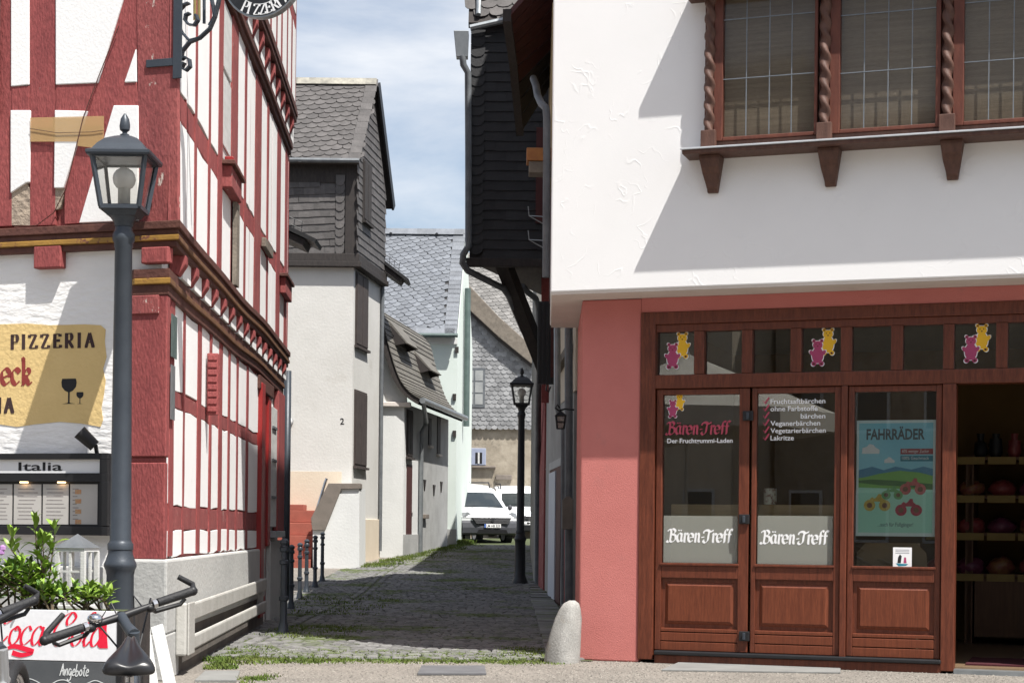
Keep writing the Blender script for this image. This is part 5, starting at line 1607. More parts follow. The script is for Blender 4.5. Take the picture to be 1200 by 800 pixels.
for z in (1, 2):
    a, b = FH4.uv((0, 452, 508)[z], 281)
    Mb().ball(V((a, rd4.y - .2, zr - .14)), .05, n=6).obj('roof_hook', IRONBLK, rf4)
q = FH4.rect(500, 396, 535, 403)
Mb().box(FH4, -4, x4 + .0, q[2], q[3], 0, .05).obj('eaves_band', WHITEWALL, H4)
a = S4.uv(544, 430)[0]
Mb().tube([S4.P(1.6, z, .12) for z in (4.2, 6, 8.3)], .09, 8).obj('downpipe', GREENPIPE, H4, smooth='auto')
Mb().box(FH4, -3, x4 + .03, 0, gz(50) + .45, 0, .04).obj('plinth', GREYWALL, H4)
for x, y in ((537, 410), (534, 465), (534, 508)):
    a, b = FH4.uv(x - 1.5, y)
    Mb().box(FH4, a - .05, a + .05, b - .09, b + .09, 0, .06).obj('wall_vent', DARKWOOD, H4)

# ------------------------------------------------------------------ house closing the alley: slate-hung over stone, and the roof behind
Y5 = 60.0
FH5 = Wall(0, Y5, 1, 0)
H5 = thing('end_house', 'slate-shingled house over rubble stone closing the alley', 'house', (0, Y5 + 1, gz(55)))
z5 = FH5.uv(590, 502)[1]
aL5, aR5 = FH5.uv(520, 480)[0], FH5.uv(665, 480)[0]
Mb().box(FH5, aL5, aR5, 0, z5, -4, 0).obj('stone_wall', STONEWALL, H5)
topl = pxpoly(FH5, [(543, 343), (630, 432)], 0)
poly5 = [(aL5, z5), (aR5, z5), (aR5, topl[1][1] - .6), topl[1], topl[0], (aL5, topl[0][1] + .5)]
Mb().prism(FH5, poly5, -3.9, .12).obj('shingled_wall', SLATE_BLK, H5)
slates(Pl(FH5.P(0, 0, .12), FH5.e1, FH5.e2, FH5.n), [(aL5 + .3, z5 + .05), (aR5, z5 + .05), (aR5, topl[1][1] - .9), (topl[1][0], topl[1][1] - .15), (topl[0][0], topl[0][1] - .15), (aL5 + .3, topl[0][1])], .20, .15, 'scale', SLATE_GRY, H5, .012, limit=0)
vb = pxpoly(FH5, [(544, 332), (551, 336), (585, 372), (626, 408), (628, 426), (622, 426), (584, 395), (544, 358)], .3)
Mb().prism(FH5, vb, .14, .42).obj('verge_board', TANWOOD, H5, bevel=.02)
vb2 = pxpoly(FH5, [(544, 356), (584, 394), (624, 427), (624, 431), (584, 399), (544, 361)], .3)
Mb().prism(FH5, vb2, .13, .36).obj('verge_soffit', DARKWOOD, H5)
q = FH5.rect(543, 431, 568.5, 477, .12)
w5 = Mb().box(FH5, q[0], q[1], q[2], q[3], .1, .17).obj('window', ZINCD, H5)
PANEC = mat('pale_curtained_pane', (.36, .37, .36), (.28, .29, .29), 3, .25)
for i in range(2):
    for j in range(3):
        aa = q[0] + .08 + i * (q[1] - q[0] - .1) / 2; bb_ = q[2] + .10 + j * (q[3] - q[2] - .14) / 3
        Mb().box(FH5, aa, aa + (q[1] - q[0] - .1) / 2 - .06, bb_, bb_ + (q[3] - q[2] - .14) / 3 - .05, .17, .18).obj('pane', PANEC, w5)
q = FH5.rect(552, 525, 569.5, 545, 0)
w5 = Mb().box(FH5, *q, -.02, .07).obj('small_window', mat('blue_grey_window_paint', (.30, .33, .42), (.26, .29, .38), 5, .6), H5, bevel=.02)
q2 = FH5.rect(557, 530, 565, 543, .07)
Mb().box(FH5, *q2, .07, .078).obj('pane', BLACK, w5)
Mb().box(FH5, (q2[0] + q2[1]) / 2 - .03, (q2[0] + q2[1]) / 2 + .03, q2[2], q2[3], .078, .09).obj('glazing_bar', WHITEWOOD, w5)
Mb().box(FH5, q[0] + .02, FH5.uv(581, 546)[0], q[2] - .10, q[2] - .02, 0, .16).obj('ledge', COPING, H5, bevel=.02)
q = FH5.rect(581, 556, 600, 562, 0)
Mb().box(FH5, *q, 0, .12).obj('ledge', COPING, H5, bevel=.02)
Mb().box(FH5, FH5.uv(540, 590)[0], FH5.uv(549, 590)[0], 0, FH5.uv(545, 558)[1], .02, .1).obj('door', MAROON, H5)
# roof behind
H6 = thing('rear_roof_house', 'tan-grey slate roof rising behind the end house', 'house', (.3, 63, gz(55)))
A, B = at(538, 436, 62.5), at(660, 436, 62.5)
Cc, Dd = at(660, 296, 66), at(538, 296, 66)
r6 = Mb().add(slab4([A, B, Cc, Dd], .1), SF).obj('roof', SLATE_BLK, H6)
Mb().vprism([(A.x, 62.7), (B.x, 62.7), (B.x, 66), (A.x, 66)], 0, A.z - .05).obj('wall', STONEWALL, H6)
RP6 = Pl(A, (B - A), (Dd - A))
slates(RP6, [(0.05, .02), ((B - A).length, .02), ((B - A).length, (Dd - A).length), (.05, (Dd - A).length)], .22, .18, 'diag', SLATE_FAR, r6, .012, tilt=R(8), limit=0)
print('p5 ok')
# ------------------------------------------------------------------ shop house on the right
AR = R(19.0)
PC = gp(678, 773); PC.z = 0
FS = Wall(PC.x, PC.y, math.cos(AR), -math.sin(AR))
OV = .41
SH = thing('shop_house', 'white plastered house with salmon ground floor and wooden shopfront', 'house', (PC.x + 2, PC.y, 0))
ZJS = FS.uv(760, 341, OV)[1]
aLj = FS.uv(646, 250, OV)[0]
A9 = 8.5
zt_f = FS.uv(974, 359)[1]      # top of the shopfront frame
z_pt, z_pb = FS.uv(960, 383.5)[1], FS.uv(960, 435.5)[1]
z_rb = FS.uv(960, 452)[1]
z_gt, z_gb = FS.uv(930, 460)[1], FS.uv(930, 664.5)[1]
K0 = FS.P(aLj, 0, OV); K1 = FS.P(A9, 0, OV); K2 = FS.P(A9, 0, -7.0)
ZTS = 9.6
Mb().vprism([(K0.x, K0.y), (K1.x, K1.y), (K2.x, K2.y + 3), (1.15, 24.0), (1.15, 17.2), (K0.x + .05, 17.2)], ZJS + .02, ZTS).obj('upper_wall', SHOPWHITE, SH, bevel=.012)
Mb().vprism([(K0.x + .01, K0.y + .01), (K1.x, K1.y + .01), (K2.x, K2.y + 3), (1.16, 23.99), (1.16, 17.19), (K0.x + .06, 17.19)], ZJS, ZJS + .0195).obj('jetty_soffit', SOFFIT, SH)
# unseen roof above the picture, added to cast the alley's shadow edge
ra = [FS.P(aLj - .35, ZTS, OV + .45), FS.P(A9, ZTS, OV + .45), FS.P(A9, ZTS + 4.2, -3.4), FS.P(aLj - .35, ZTS + 4.2, -3.4)]
Mb().add(slab4(ra, .15), SF).obj('roof', SLATE_BLK, SH)
rb = [FS.P(A9, ZTS, -7.3), FS.P(aLj - .35, ZTS, -7.3), FS.P(aLj - .35, ZTS + 4.2, -3.4), FS.P(A9, ZTS + 4.2, -3.4)]
Mb().add(slab4(rb, .15), SF).obj('rear_roof', SLATE_BLK, SH)
gA, gB, gC_ = FS.P(aLj, ZTS, OV), FS.P(aLj, ZTS, -7.2), FS.P(aLj, ZTS + 4.0, -3.4)
Mb().add([gA, gB, gC_, gA + FS.e1 * .3, gB + FS.e1 * .3, gC_ + FS.e1 * .3], [(0, 1, 2), (5, 4, 3), (0, 3, 4, 1), (1, 4, 5, 2), (2, 5, 3, 0)]).obj('gable_wall', SHOPWHITE, SH)
# ground floor: pillar, lintel, side walls, room behind
aP = FS.uv(750, 560)[0]
pl_ = [FS.P(0, 0, 0), FS.P(aP, 0, 0), FS.P(aP, 0, -.40), V((PC.x + .42, PC.y + .30, 0)), V((PC.x + .42, 17.15, 0)), V((PC.x + .04, 17.15, 0))]
Mb().vprism([(p.x, p.y) for p in pl_], 0, ZJS - .002).obj('corner_pillar', PINK, SH, bevel=.015)
Mb().box(FS, aP, A9, zt_f, ZJS - .002, -.40, 0).obj('lintel', PINK, SH)
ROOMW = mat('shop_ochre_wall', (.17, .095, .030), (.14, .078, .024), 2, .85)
FLOORW = mat('shop_floor_boards', (.22, .15, .09), (.17, .115, .07), 5, .35, stretch=(1, 8, 1))
CEIL = mat('shop_ceiling', (.25, .22, .17), (.23, .20, .155), 2, .9)
Mb().box(FS, aP, A9, .015, .05, -4.0, -.13).obj('shop_floor', FLOORW, SH)
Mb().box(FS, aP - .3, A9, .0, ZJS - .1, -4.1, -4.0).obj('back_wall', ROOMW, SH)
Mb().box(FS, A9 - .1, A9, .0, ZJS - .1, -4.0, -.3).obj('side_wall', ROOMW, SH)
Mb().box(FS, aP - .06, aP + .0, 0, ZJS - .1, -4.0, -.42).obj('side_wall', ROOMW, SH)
Mb().box(FS, aP, A9, ZJS - .1, ZJS - .02, -4.0, -.42).obj('ceiling', CEIL, SH)

# ---- shopfront
sf = Mb().box(FS, FS.uv(749.5, 560)[0], FS.uv(767, 560)[0], .03, zt_f - .001, -.16, .015).obj('shopfront_post', MAHOG, SH, bevel=.006)
aT0, aT1 = FS.uv(767, 400)[0], A9 - .1
Mb().box(FS, aT0, aT1, z_pt + .065, zt_f - .002, -.16, .012).obj('shopfront_head', MAHOG, SH, bevel=.006)
Mb().box(FS, aT0, aT1, z_pt, z_pt + .064, -.14, -.012).obj('transom_rail', MAHOG, SH, bevel=.005)
Mb().box(FS, aT0, aT1, z_rb, z_pb, -.15, .006).obj('transom_rail', MAHOG, SH, bevel=.008)
tp = [(769, 813), (825, 869), (881.5, 926), (939, 985), (998, 1044), (1058, 1105), (1118, 1167), (1181, 1230), (1244, 1293)]
prev = 767
panes = []
for i, (x0, x1) in enumerate(tp):
    a0, a1 = FS.uv(prev, 410)[0], FS.uv(x0, 410)[0]
    if a1 - a0 > .02:
        Mb().box(FS, a0, a1, z_pb + .001, z_pt - .001, -.14, -.004).obj('transom_mullion', MAHOG, SH, bevel=.005)
    prev = x1
    b0, b1 = FS.uv(x0, 410)[0], FS.uv(x1, 410)[0]
    tw = Mb().box(FS, b0 - .002, b1 + .002, z_pb, z_pt, -.075, -.067).obj('transom_pane', PLEX, SH)
    panes.append((tw, (b0 + b1) / 2, b1 - b0))
# door leaves
def leaf(x0, x1, g0, g1, hinge=True):
    a0, a1 = FS.uv(x0, 560)[0], FS.uv(x1, 560)[0]
    q0, q1 = FS.uv(g0, 560)[0], FS.uv(g1, 560)[0]
    zb = .115
    zp0, zp1 = FS.uv(930, 738)[1], FS.uv(930, 681)[1]
    L_ = Mb().box(FS, a0, q0, zb, z_rb - .004, -.11, -.02).obj('door_leaf', MAHOG, SH, bevel=.006)
    Mb().box(FS, q1, a1, zb, z_rb - .004, -.11, -.02).obj('stile', MAHOG, L_, bevel=.006)
    Mb().box(FS, q0, q1, z_gt, z_rb - .005, -.11, -.022).obj('top_rail', MAHOG, L_, bevel=.006)
    Mb().box(FS, q0, q1, zp1 + .01, z_gb, -.11, -.022).obj('lock_rail', MAHOG, L_, bevel=.006)
    Mb().box(FS, q0 - .01, q1 + .01, z_gb, z_gb + .022, -.022, -.006).obj('glazing_bead', MAHOG, L_, bevel=.005)
    zk = [(zb, zb + .075), (zb + .082, zb + .155), (zb + .162, zp0 - .012)]
    for z0, z1 in zk:
        Mb().box(FS, q0, q1, z0, z1, -.11, -.022).obj('kick_board', MAHOGH, L_, bevel=.005)
    Mb().box(FS, q0, q1, zp0 - .012, zp1 + .01, -.11, -.052).obj('panel_ground', MAHOG, L_)
    pf = Mb()
    i_ = .035
    pts0 = [(q0 + i_, zp0 + i_ - .012), (q1 - i_, zp0 + i_ - .012), (q1 - i_, zp1 - i_ + .01), (q0 + i_, zp1 - i_ + .01)]
    k_ = .03
    pts1 = [(pts0[0][0] + k_, pts0[0][1] + k_), (pts0[1][0] - k_, pts0[1][1] + k_), (pts0[2][0] - k_, pts0[2][1] - k_), (pts0[3][0] + k_, pts0[3][1] - k_)]
    pf.add([FS.P(a, b, -.052) for a, b in pts0] + [FS.P(a, b, -.032) for a, b in pts1], [(0, 1, 5, 4), (1, 2, 6, 5), (2, 3, 7, 6), (3, 0, 4, 7), (4, 5, 6, 7)])
    pf.obj('raised_panel', MAHOGH, L_)
    gz_ = Mb().box(FS, q0 - .003, q1 + .003, z_gb - .003, z_gt + .003, -.066, -.058).obj('glass_pane', PLEX, L_)
    return L_, q0, q1
LF1, l1a, l1b = leaf(768, 877, 775, 865)
LF2, l2a, l2b = leaf(880, 984.5, 885.5, 977)
Mb().box(FS, FS.uv(985, 560)[0], FS.uv(992.5, 560)[0], .05, z_rb - .002, -.14, .006).obj('shopfront_post', MAHOG, SH, bevel=.006)
LF3, l3a, l3b = leaf(993, 1103, 1000, 1096)
aO = FS.uv(1119.5, 600)[0]
Mb().box(FS, FS.uv(1103.5, 600)[0], aO, .02, z_rb - .002, -.16, .014).obj('shopfront_post', MAHOG, SH, bevel=.006)
Mb().box(FS, FS.uv(767, 760)[0], FS.uv(1103, 760)[0], .075, .112, -.14, .035).obj('drip_rail', BLACK, SH, bevel=.01)
Mb().box(FS, FS.uv(767, 760)[0], FS.uv(1103, 760)[0], .0, .0745, -.14, .008).obj('threshold_beam', MAHOG, SH, bevel=.006)
Mb().box(FS, aO, A9, .0, .035, -.30, .02).obj('door_sill', ZINC, SH)
Mb().box(FS, FS.uv(1290, 600)[0], A9 - .1, .0, z_rb, -.2, .014).obj('shopfront_post', MAHOG, SH)
for x, y in ((876.5, 487), (872, 608), (872, 745)):
    a, b = FS.uv(x, y)
    h_ = Mb().box(FS, a - .045, a + .045, b - .042, b + .042, -.02, .006).obj('latch_plate', BLACK, SH, bevel=.006)
    Mb().box(FS, a - .012, a + .012, b - .03, b + .03, .006, .022).obj('latch_knob', IRON, h_, bevel=.004)
# frosted films with the shop name
GC = -.0555
for LF, x0, x1, a0, a1 in ((LF1, 775, 865, l1a, l1b), (LF2, 885.5, 977, l2a, l2b)):
    zt2 = FS.uv((x0 + x1) / 2, 604)[1]
    Mb().box(FS, a0 + .012, a1 - .012, z_gb + .025, zt2, -.0575, -.0565).obj('frosted_film', FROST, LF)
BTW = 1.06 + .8 + .56 + .78 + .80 + .5 + .86 + .56 + .78 + .54 + .54
def baeren(par, x0, x1, yb, mt, nibk=.16, c=GC):
    a, b = FS.uv(x0, yb)
    w = FS.uv(x1, yb)[0] - a
    xh = w / (BTW * 1.07)
    m = Mb()
    black(m, FS, 'B"aren-Treff', a + .1 * xh, b, xh, c, nibk * xh * 2, 35, .08)
    o_ = m.obj('lettering', mt, par); o_['kind'] = 'stuff'
baeren(LF1, 780, 860, 634, WHITE)
baeren(LF2, 890, 973, 636, WHITE)
MAG = mat('magenta_print', (.42, .06, .10), (.40, .055, .095), 9, .6)
YELP = mat('yellow_print', (.80, .47, .02), (.78, .45, .02), 9, .6)
BEARM = mat('bear_magenta_print', (.40, .055, .15), (.36, .05, .13), 9, .6)
BEARD = mat('bear_line_print', (.12, .02, .02), (.1, .02, .02), 9, .7)
baeren(LF1, 779, 857, 508, MAG)
a, b = FS.uv(780, 518.5)
text(FS, 'Der Fruchtgummi-Laden', a, b, .040, GC, WHITE, LF1, width=FS.uv(857, 518)[0] - a, bold=.0012)
for i, ln in enumerate(('Fruchtsaftbärchen', 'ohne Farbstoffe', 'bärchen', 'Veganerbärchen', 'Vegetarierbärchen', 'Lakritze')):
    yb = 472.5 + i * 8.55
    x0 = 901.5 if i != 2 else 937
    x1 = (966, 957, 966, 960, 966.5, 929)[i]
    a, b = FS.uv(x0, yb)
    text(FS, ln, a, b, .042, GC, WHITE, LF2, width=FS.uv(x1, yb)[0] - a, bold=.0008)
    m = Mb()
    pen(m, FS, [[(0, .5), (.3, .05), (1, 1.1)]], *FS.uv(893, yb), .05, .05, GC, .016, 120, .5, False)
    m.obj('tick_mark', MAG, LF2)
def ell(cx, cy, rx, ry, rot=0, n=14):
    out = []
    for i in range(n):
        t = 6.28319 * i / n
        x, y = rx * math.cos(t), ry * math.sin(t)
        out.append((cx + x * math.cos(rot) - y * math.sin(rot), cy + x * math.sin(rot) + y * math.cos(rot)))
    return out
BEAR = [ell(0, 0, .30, .42), ell(0, .52, .25, .22), ell(-.20, .74, .09, .09), ell(.20, .74, .09, .09), ell(-.30, .12, .10, .16, .7), ell(.30, .12, .10, .16, -.7), ell(-.19, -.42, .13, .13), ell(.19, -.42, .13, .13)]
BFACE = [ell(-.09, .58, .03, .03, 0, 8), ell(.09, .58, .03, .03, 0, 8), ell(0, .47, .045, .03, 0, 8), ell(-.20, .74, .045, .045, 0, 8), ell(.20, .74, .045, .045, 0, 8), ell(-.19, -.44, .07, .06, 0, 8), ell(.19, -.44, .07, .06, 0, 8)]
def bear_pair(par, a, b, s, c):
    """two candy bears: a red one in front of a yellow one, each with a pale rim"""
    for k, (da, db, mt) in enumerate(((.30, .32, YELP), (-.22, -.22, BEARM))):
        cc = c + k * .0020
        st = Mb()
        for j, e_ in enumerate(BEAR):
            st.add([FS.P(a + (da + x * 1.0 + (.035 if x > 0 else -.035)) * s, b + (db + y + (.03 if y > 0 else -.03)) * s, cc + j * .00002) for x, y in e_], [tuple(range(len(e_)))])
        o_ = st.obj('sticker_rim', WHITE, par); o_['kind'] = 'stuff'
        bd = Mb()
        for j, e_ in enumerate(BEAR):
            bd.add([FS.P(a + (da + x) * s, b + (db + y) * s, cc + .0006 + j * .00003) for x, y in e_], [tuple(range(len(e_)))])
        o_ = bd.obj('candy_bear', mt, par); o_['kind'] = 'stuff'
        fc = Mb()
        for j, e_ in enumerate(BFACE):
            fc.add([FS.P(a + (da + x) * s, b + (db + y) * s, cc + .0011) for x, y in e_], [tuple(range(len(e_)))])
        o_ = fc.obj('bear_features', BEARD, par); o_['kind'] = 'stuff'
for i in (0, 3, 6):
    tw, am, wd = panes[i]
    bear_pair(tw, am - .0, (z_pb + z_pt) / 2 - .005, .165, -.0655)
bear_pair(LF1, FS.uv(790, 477)[0], FS.uv(790, 477)[1], .115, GC)

# ---- poster and flyer behind the third pane
po = thing('poster', 'blue and green bicycle sweets poster hanging in the shop window', 'poster', FS.P(*FS.uv(1050, 628), -.08))
pq = FS.rect(1003.5, 492, 1096, 628, -.075)
Mb().box(FS, pq[0], pq[1], pq[2], pq[3], -.085, -.075).obj('sheet', mat('pale_poster_border', (.74, .84, .83), (.72, .82, .81), 4, .5), po)
def gradp(name, c0, c1):
    return mat(name, c0, c1, .9, .5, det=1, lo=.3, hi=.7)
SKYP, HILLP, MINTP = gradp('poster_sky', (.14, .52, .70), (.42, .74, .80)), gradp('poster_hill', (.14, .40, .08), (.28, .55, .14)), gradp('poster_mint', (.40, .76, .60), (.50, .82, .70))
W_, H_ = pq[1] - pq[0], pq[3] - pq[2]
def pp_(x, y): return (pq[0] + x * W_, pq[2] + y * H_)
def flat(pts, mt, c, name, par=po):
    return Mb().prism(FS, [pp_(*p) for p in pts], c - .0006, c).obj(name, mt, par)
flat([(.03, .56), (.97, .56), (.97, .975), (.03, .975)], SKYP, -.0738, 'printed_sky')
flat([(.03, .03), (.97, .03), (.97, .46), (.03, .46)], MINTP, -.0738, 'printed_ground')
BLUEH = gradp('poster_far_hills', (.05, .22, .38), (.08, .30, .45))
flat([(.03, .46), (.97, .46), (.97, .58), (.85, .60), (.7, .575), (.5, .60), (.35, .57), (.2, .60), (.03, .57)], BLUEH, -.0736, 'printed_hills')
flat([(.03, .42), (.97, .40), (.97, .52), (.8, .55), (.55, .565), (.3, .54), (.12, .51), (.03, .50)], HILLP, -.0732, 'printed_hills')
flat([(.03, .46), (.3, .44), (.6, .43), (.97, .40), (.97, .45), (.5, .48), (.2, .49), (.03, .48)], gradp('poster_dark_green', (.05, .16, .05), (.08, .22, .07)), -.0728, 'printed_hills')
for cx, cy, s in ((.18, .75, .11), (.42, .655, .065)):
    cl = [(cx - s, cy - s * .35), (cx + s, cy - s * .35), (cx + s * 1.05, cy - s * .05), (cx + s * .6, cy + s * .12), (cx + s * .3, cy + s * .35), (cx - s * .15, cy + s * .42), (cx - s * .45, cy + s * .2), (cx - s * .95, cy + s * .1)]
    flat(cl, WHITE, -.0730, 'printed_cloud')
GREYT = mat('poster_grey_letters', (.07, .10, .115), (.10, .13, .145), 20, .6)
a, b = pp_(.125, .835)
text(FS, 'FAHRRÄDER', a, b, .088, -.0728, GREYT, po, width=W_ * .74, bold=.004)
REDTAG = mat('poster_red_tag', (.35, .05, .06), (.33, .05, .055), 9, .6); BLUTAG = mat('poster_blue_tag', (.02, .22, .30), (.02, .2, .28), 9, .6)
for y0, mt, s_ in ((.705, REDTAG, '60% weniger Zucker'), (.645, BLUTAG, '100% Geschmack')):
    fl_ = flat([(.56, y0), (.97, y0), (.97, y0 + .048), (.56, y0 + .048)], mt, -.0726, 'printed_tag')
    a, b = pp_(.58, y0 + .014)
    text(FS, s_, a, b, .028, -.0722, WHITE, fl_, width=W_ * .34)
def candy_bike(cx, cy, s, mt, k):
    """a jelly sweet in the shape of a little bicycle, as printed"""
    m = Mb(); c = -.0726 + k * .0008
    for j, (dx, r) in enumerate(((-.55, .42), (.55, .42))):
        m.add([FS.P(*pp_(cx + x * s, cy + y * s * W_ / H_), c + j * .00004) for x, y in ell(dx, 0, r, r * 1.0, 0, 16)], [tuple(range(16))])
    bp_ = [(-.6, .1), (-.5, .5), (-.35, .62), (-.2, .5), (-.05, .62), (.1, .85), (.3, .82), (.32, .6), (.55, .42), (.6, .1), (.2, .28), (-.2, .28)]
    m.add([FS.P(*pp_(cx + x * s, cy + y * s * W_ / H_), c + .0001) for x, y in bp_], [tuple(range(len(bp_) - 1, -1, -1))])
    o_ = m.obj('printed_sweet', mt, po); o_['kind'] = 'stuff'
    h = Mb()
    for dx in (-.55, .55):
        h.add([FS.P(*pp_(cx + x * s, cy + y * s * W_ / H_), c + .0003) for x, y in ell(dx, 0, .20, .20, 0, 12)], [tuple(range(12))])
    o_ = h.obj('printed_sweet_hubs', MATS['poster_sweet_dark'], po); o_['kind'] = 'stuff'
mat('poster_sweet_dark', (.22, .12, .06), (.18, .08, .05), 30, .5)
candy_bike(.72, .405, .17, mat('poster_sweet_pink', (.52, .09, .10), (.62, .20, .18), 40, .4), 0)
candy_bike(.46, .355, .14, mat('poster_sweet_green', (.13, .38, .14), (.24, .5, .22), 40, .4), 1)
candy_bike(.27, .265, .175, mat('poster_sweet_yellow', (.55, .38, .05), (.65, .50, .14), 40, .4), 2)
candy_bike(.67, .225, .175, mat('poster_sweet_red', (.38, .02, .06), (.52, .06, .1), 40, .4), 3)
a, b = pp_(.28, .085)
text(FS, '...auch für Fußgänger!', a, b, .034, -.0726, GREYT, po, width=W_ * .45)
fy = thing('flyer', 'small white flyer stuck low in the shop window', 'flyer', FS.P(*FS.uv(1057, 668), -.07))
fq = FS.rect(1046.5, 641, 1068.5, 668.5, -.06)
Mb().box(FS, fq[0], fq[1], fq[2], fq[3], -.0575, -.056).obj('paper', WHITE, fy)
GREYP = mat('flyer_grey_print', (.25, .25, .28), (.2, .2, .22), 9, .7)
for i in range(3):
    b = fq[3] - .018 - i * .014
    Mb().box(FS, fq[0] + .02, fq[1] - .02, b - .005, b, -.056, -.0555).obj('text_line', GREYP, fy)
cxm, cym = (fq[0] + fq[1]) / 2, (fq[2] + fq[3]) / 2 - .005
Mb().prism(FS, [(cxm - .055, cym - .03), (cxm + .05, cym - .035), (cxm + .03, cym - .05), (cxm - .03, cym - .055)], -.056, -.0555).obj('emblem', BLUTAG, fy)
Mb().prism(FS, [(cxm - .04, cym - .028), (cxm - .012, cym - .028), (cxm - .005, cym + .03), (cxm - .02, cym + .045), (cxm - .035, cym + .02)], -.056, -.0553).obj('emblem', BLKPRINT, fy)
Mb().prism(FS, [(cxm + .01, cym - .028), (cxm + .035, cym - .028), (cxm + .03, cym + .02), (cxm + .015, cym + .02)], -.056, -.0553).obj('emblem', BEARM, fy)
# ---- things inside the shop
PLY = mat('display_plywood', (.42, .30, .16), (.34, .235, .12), 3, .6, stretch=(1, 1, 10))
q = FS.rect(786, 592, 978, 700, -.18)
ds_ = thing('window_display', 'pale wooden display shelf behind the shop windows', 'display shelf', FS.P(1.6, .05, -.7))
Mb().box(FS, q[0], q[1], z_gb - .10, FS.uv(880, 591, -.17)[1], -.20, -.18).obj('back_board', PLY, ds_)
Mb().box(FS, q[0], q[1], z_gb - .14, z_gb - .10, -.55, -.175).obj('shelf_board', PLY, ds_)
for a in (q[0] + .05, q[1] - .05):
    Mb().box(FS, a - .03, a + .03, .051, z_gb - .14, -.5, -.44).obj('leg', PLY, ds_)
mg = thing('mug', 'white printed mug on the display shelf behind the second pane', 'mug', FS.P(*FS.uv(902, 591, -.19), -.19))
ct = FS.P(*FS.uv(902.5, 591, -.19), -.19) + V((0, 0, .0))
MUG = mat('printed_mug', (.62, .60, .52), (.25, .12, .10), 26, .4, lo=.5, hi=.62)
Mb().lathe(ct, [(.052, .002), (.056, .01), (.056, .14), (.052, .14)], 16).obj('cup', MUG, mg, smooth='auto')
CARD = mat('cardboard', (.36, .26, .15), (.31, .22, .125), 4, .85)
q = FS.rect(1008, 636, 1086, 676, -.35)
bx_ = thing('cardboard_box', 'open cardboard box behind the flyer in the shop window', 'box', FS.P((q[0] + q[1]) / 2, .5, -.4))
Mb().box(FS, q[0] + .05, q[1] - .08, .051, q[3], -.6, -.30).obj('carton', CARD, bx_)
Mb().prism(FS, [(q[0] - .03, q[2]), (q[0] + .05, q[2]), (q[0] + .05, q[3]), (q[0] - .02, q[3] - .08)], -.31, -.30).obj('flap', CARD, bx_)
Mb().prism(FS, [(q[1] - .08, q[2]), (q[1] + .02, q[2]), (q[1], q[3] - .08), (q[1] - .08, q[3])], -.31, -.30).obj('flap', CARD, bx_)
# shelf unit seen through the open door
su = thing('shelf_unit', 'dark wooden sweet shelf at the back of the shop', 'shelves', FS.P(4.6, .05, -3.6))
SHW = mat('shop_shelf_wood', (.17, .085, .04), (.13, .062, .03), 6, .5, stretch=(6, 6, .6))
a0s, a1s = 3.1, A9 - .2
CS = -3.3
zs = [FS.uv(1160, y, CS)[1] for y in (667, 578, 533)] 
zs = sorted([FS.uv(1160, 672, CS)[1], FS.uv(1160, 624, CS)[1], FS.uv(1160, 580, CS)[1], FS.uv(1160, 535, CS)[1]])
for z in zs:
    Mb().box(FS, a0s, a1s, z - .03, z, -3.95, CS).obj('shelf_board', SHW, su)
for a in (a0s, FS.uv(1137, 600, CS)[0], FS.uv(1225, 600, CS)[0], a1s):
    Mb().box(FS, a - .03, a + .03, .051, zs[-1] + .02, -3.97, CS - .01).obj('upright', SHW, su)
for a in (FS.uv(1137, 600, CS)[0] + .05,):
    for k in range(4):
        Mb().box(FS, a + k * .62, a + k * .62 + .58, .12, zs[0] - .05, CS - .02, CS + .004).obj('cupboard_door', SHW, su)
TAG = mat('yellow_price_strip', (.40, .28, .09), (.34, .23, .07), 6, .6)
BAGC = [mat('red_sweet_bag', (.22, .03, .035), (.32, .08, .07), 18, .3), mat('mixed_sweet_bag', (.30, .16, .06), (.2, .03, .04), 18, .3), mat('purple_sweet_bag', (.12, .03, .06), (.2, .05, .09), 18, .3)]
for j, z in enumerate(zs):
    a = FS.uv(1121, 600, CS)[0] - .3
    k = 0
    while a < FS.uv(1240, 600, CS)[0]:
        w = .27
        Mb().box(FS, a, a + w, z - .075, z - .002, CS + .001, CS + .012).obj('price_strip', TAG, su)
        if j < 3:
            b_ = Mb()
            c0 = FS.P(a + w / 2, z + .065, CS - .12)
            b_.ball(c0, .145, .12, .095 + jit(.015), n=12)
            b_.v = [q_ + V((jit(.016), jit(.016), jit(.014))) for q_ in b_.v]
            kk_ = min(k, 5); tag(b_.obj('sweet_bag', BAGC[(k * 2 + j) % 3], None, smooth=True), ('%s bag of sweets on the %s shop shelf, %s from the door post' % (('red', 'mixed', 'purple')[(k * 2 + j) % 3], ('bottom', 'second', 'third')[j], ('first', 'second', 'third', 'fourth', 'fifth', 'sixth')[kk_])), 'sweet bag', 'bags of sweets on the shop shelves'); k += 1
        a += w + .03
for k, x in enumerate((1148, 1166, 1188)):
    c0 = FS.P(FS.uv(x, 520, CS)[0], zs[-1], CS - .15)
    nm = ('dark jar on the top shop shelf, left of the three', 'tall dark vase of sweets on the top shop shelf, in the middle', 'slim red bottle on the top shop shelf, right of the three')[k]
    Mb().lathe(c0, [(.05, .002), (.07, .05), (.06, .14 + .05 * k % .07), (.03, .17), (.04, .24)], 12).top('jar', (BLACK, IRONBLK, BAGC[0])[k], nm, 'jar', smooth='auto')
MATR = mat('dark_red_doormat', (.07, .012, .018), (.05, .01, .014), 30, .95)
q0 = FS.uv(1125, 770)[0]
Mb().box(FS, q0 + .02, q0 + 2.2, .051, .065, -1.15, -.32).top('doormat', MATR, 'dark red doormat inside the open shop door', 'doormat')

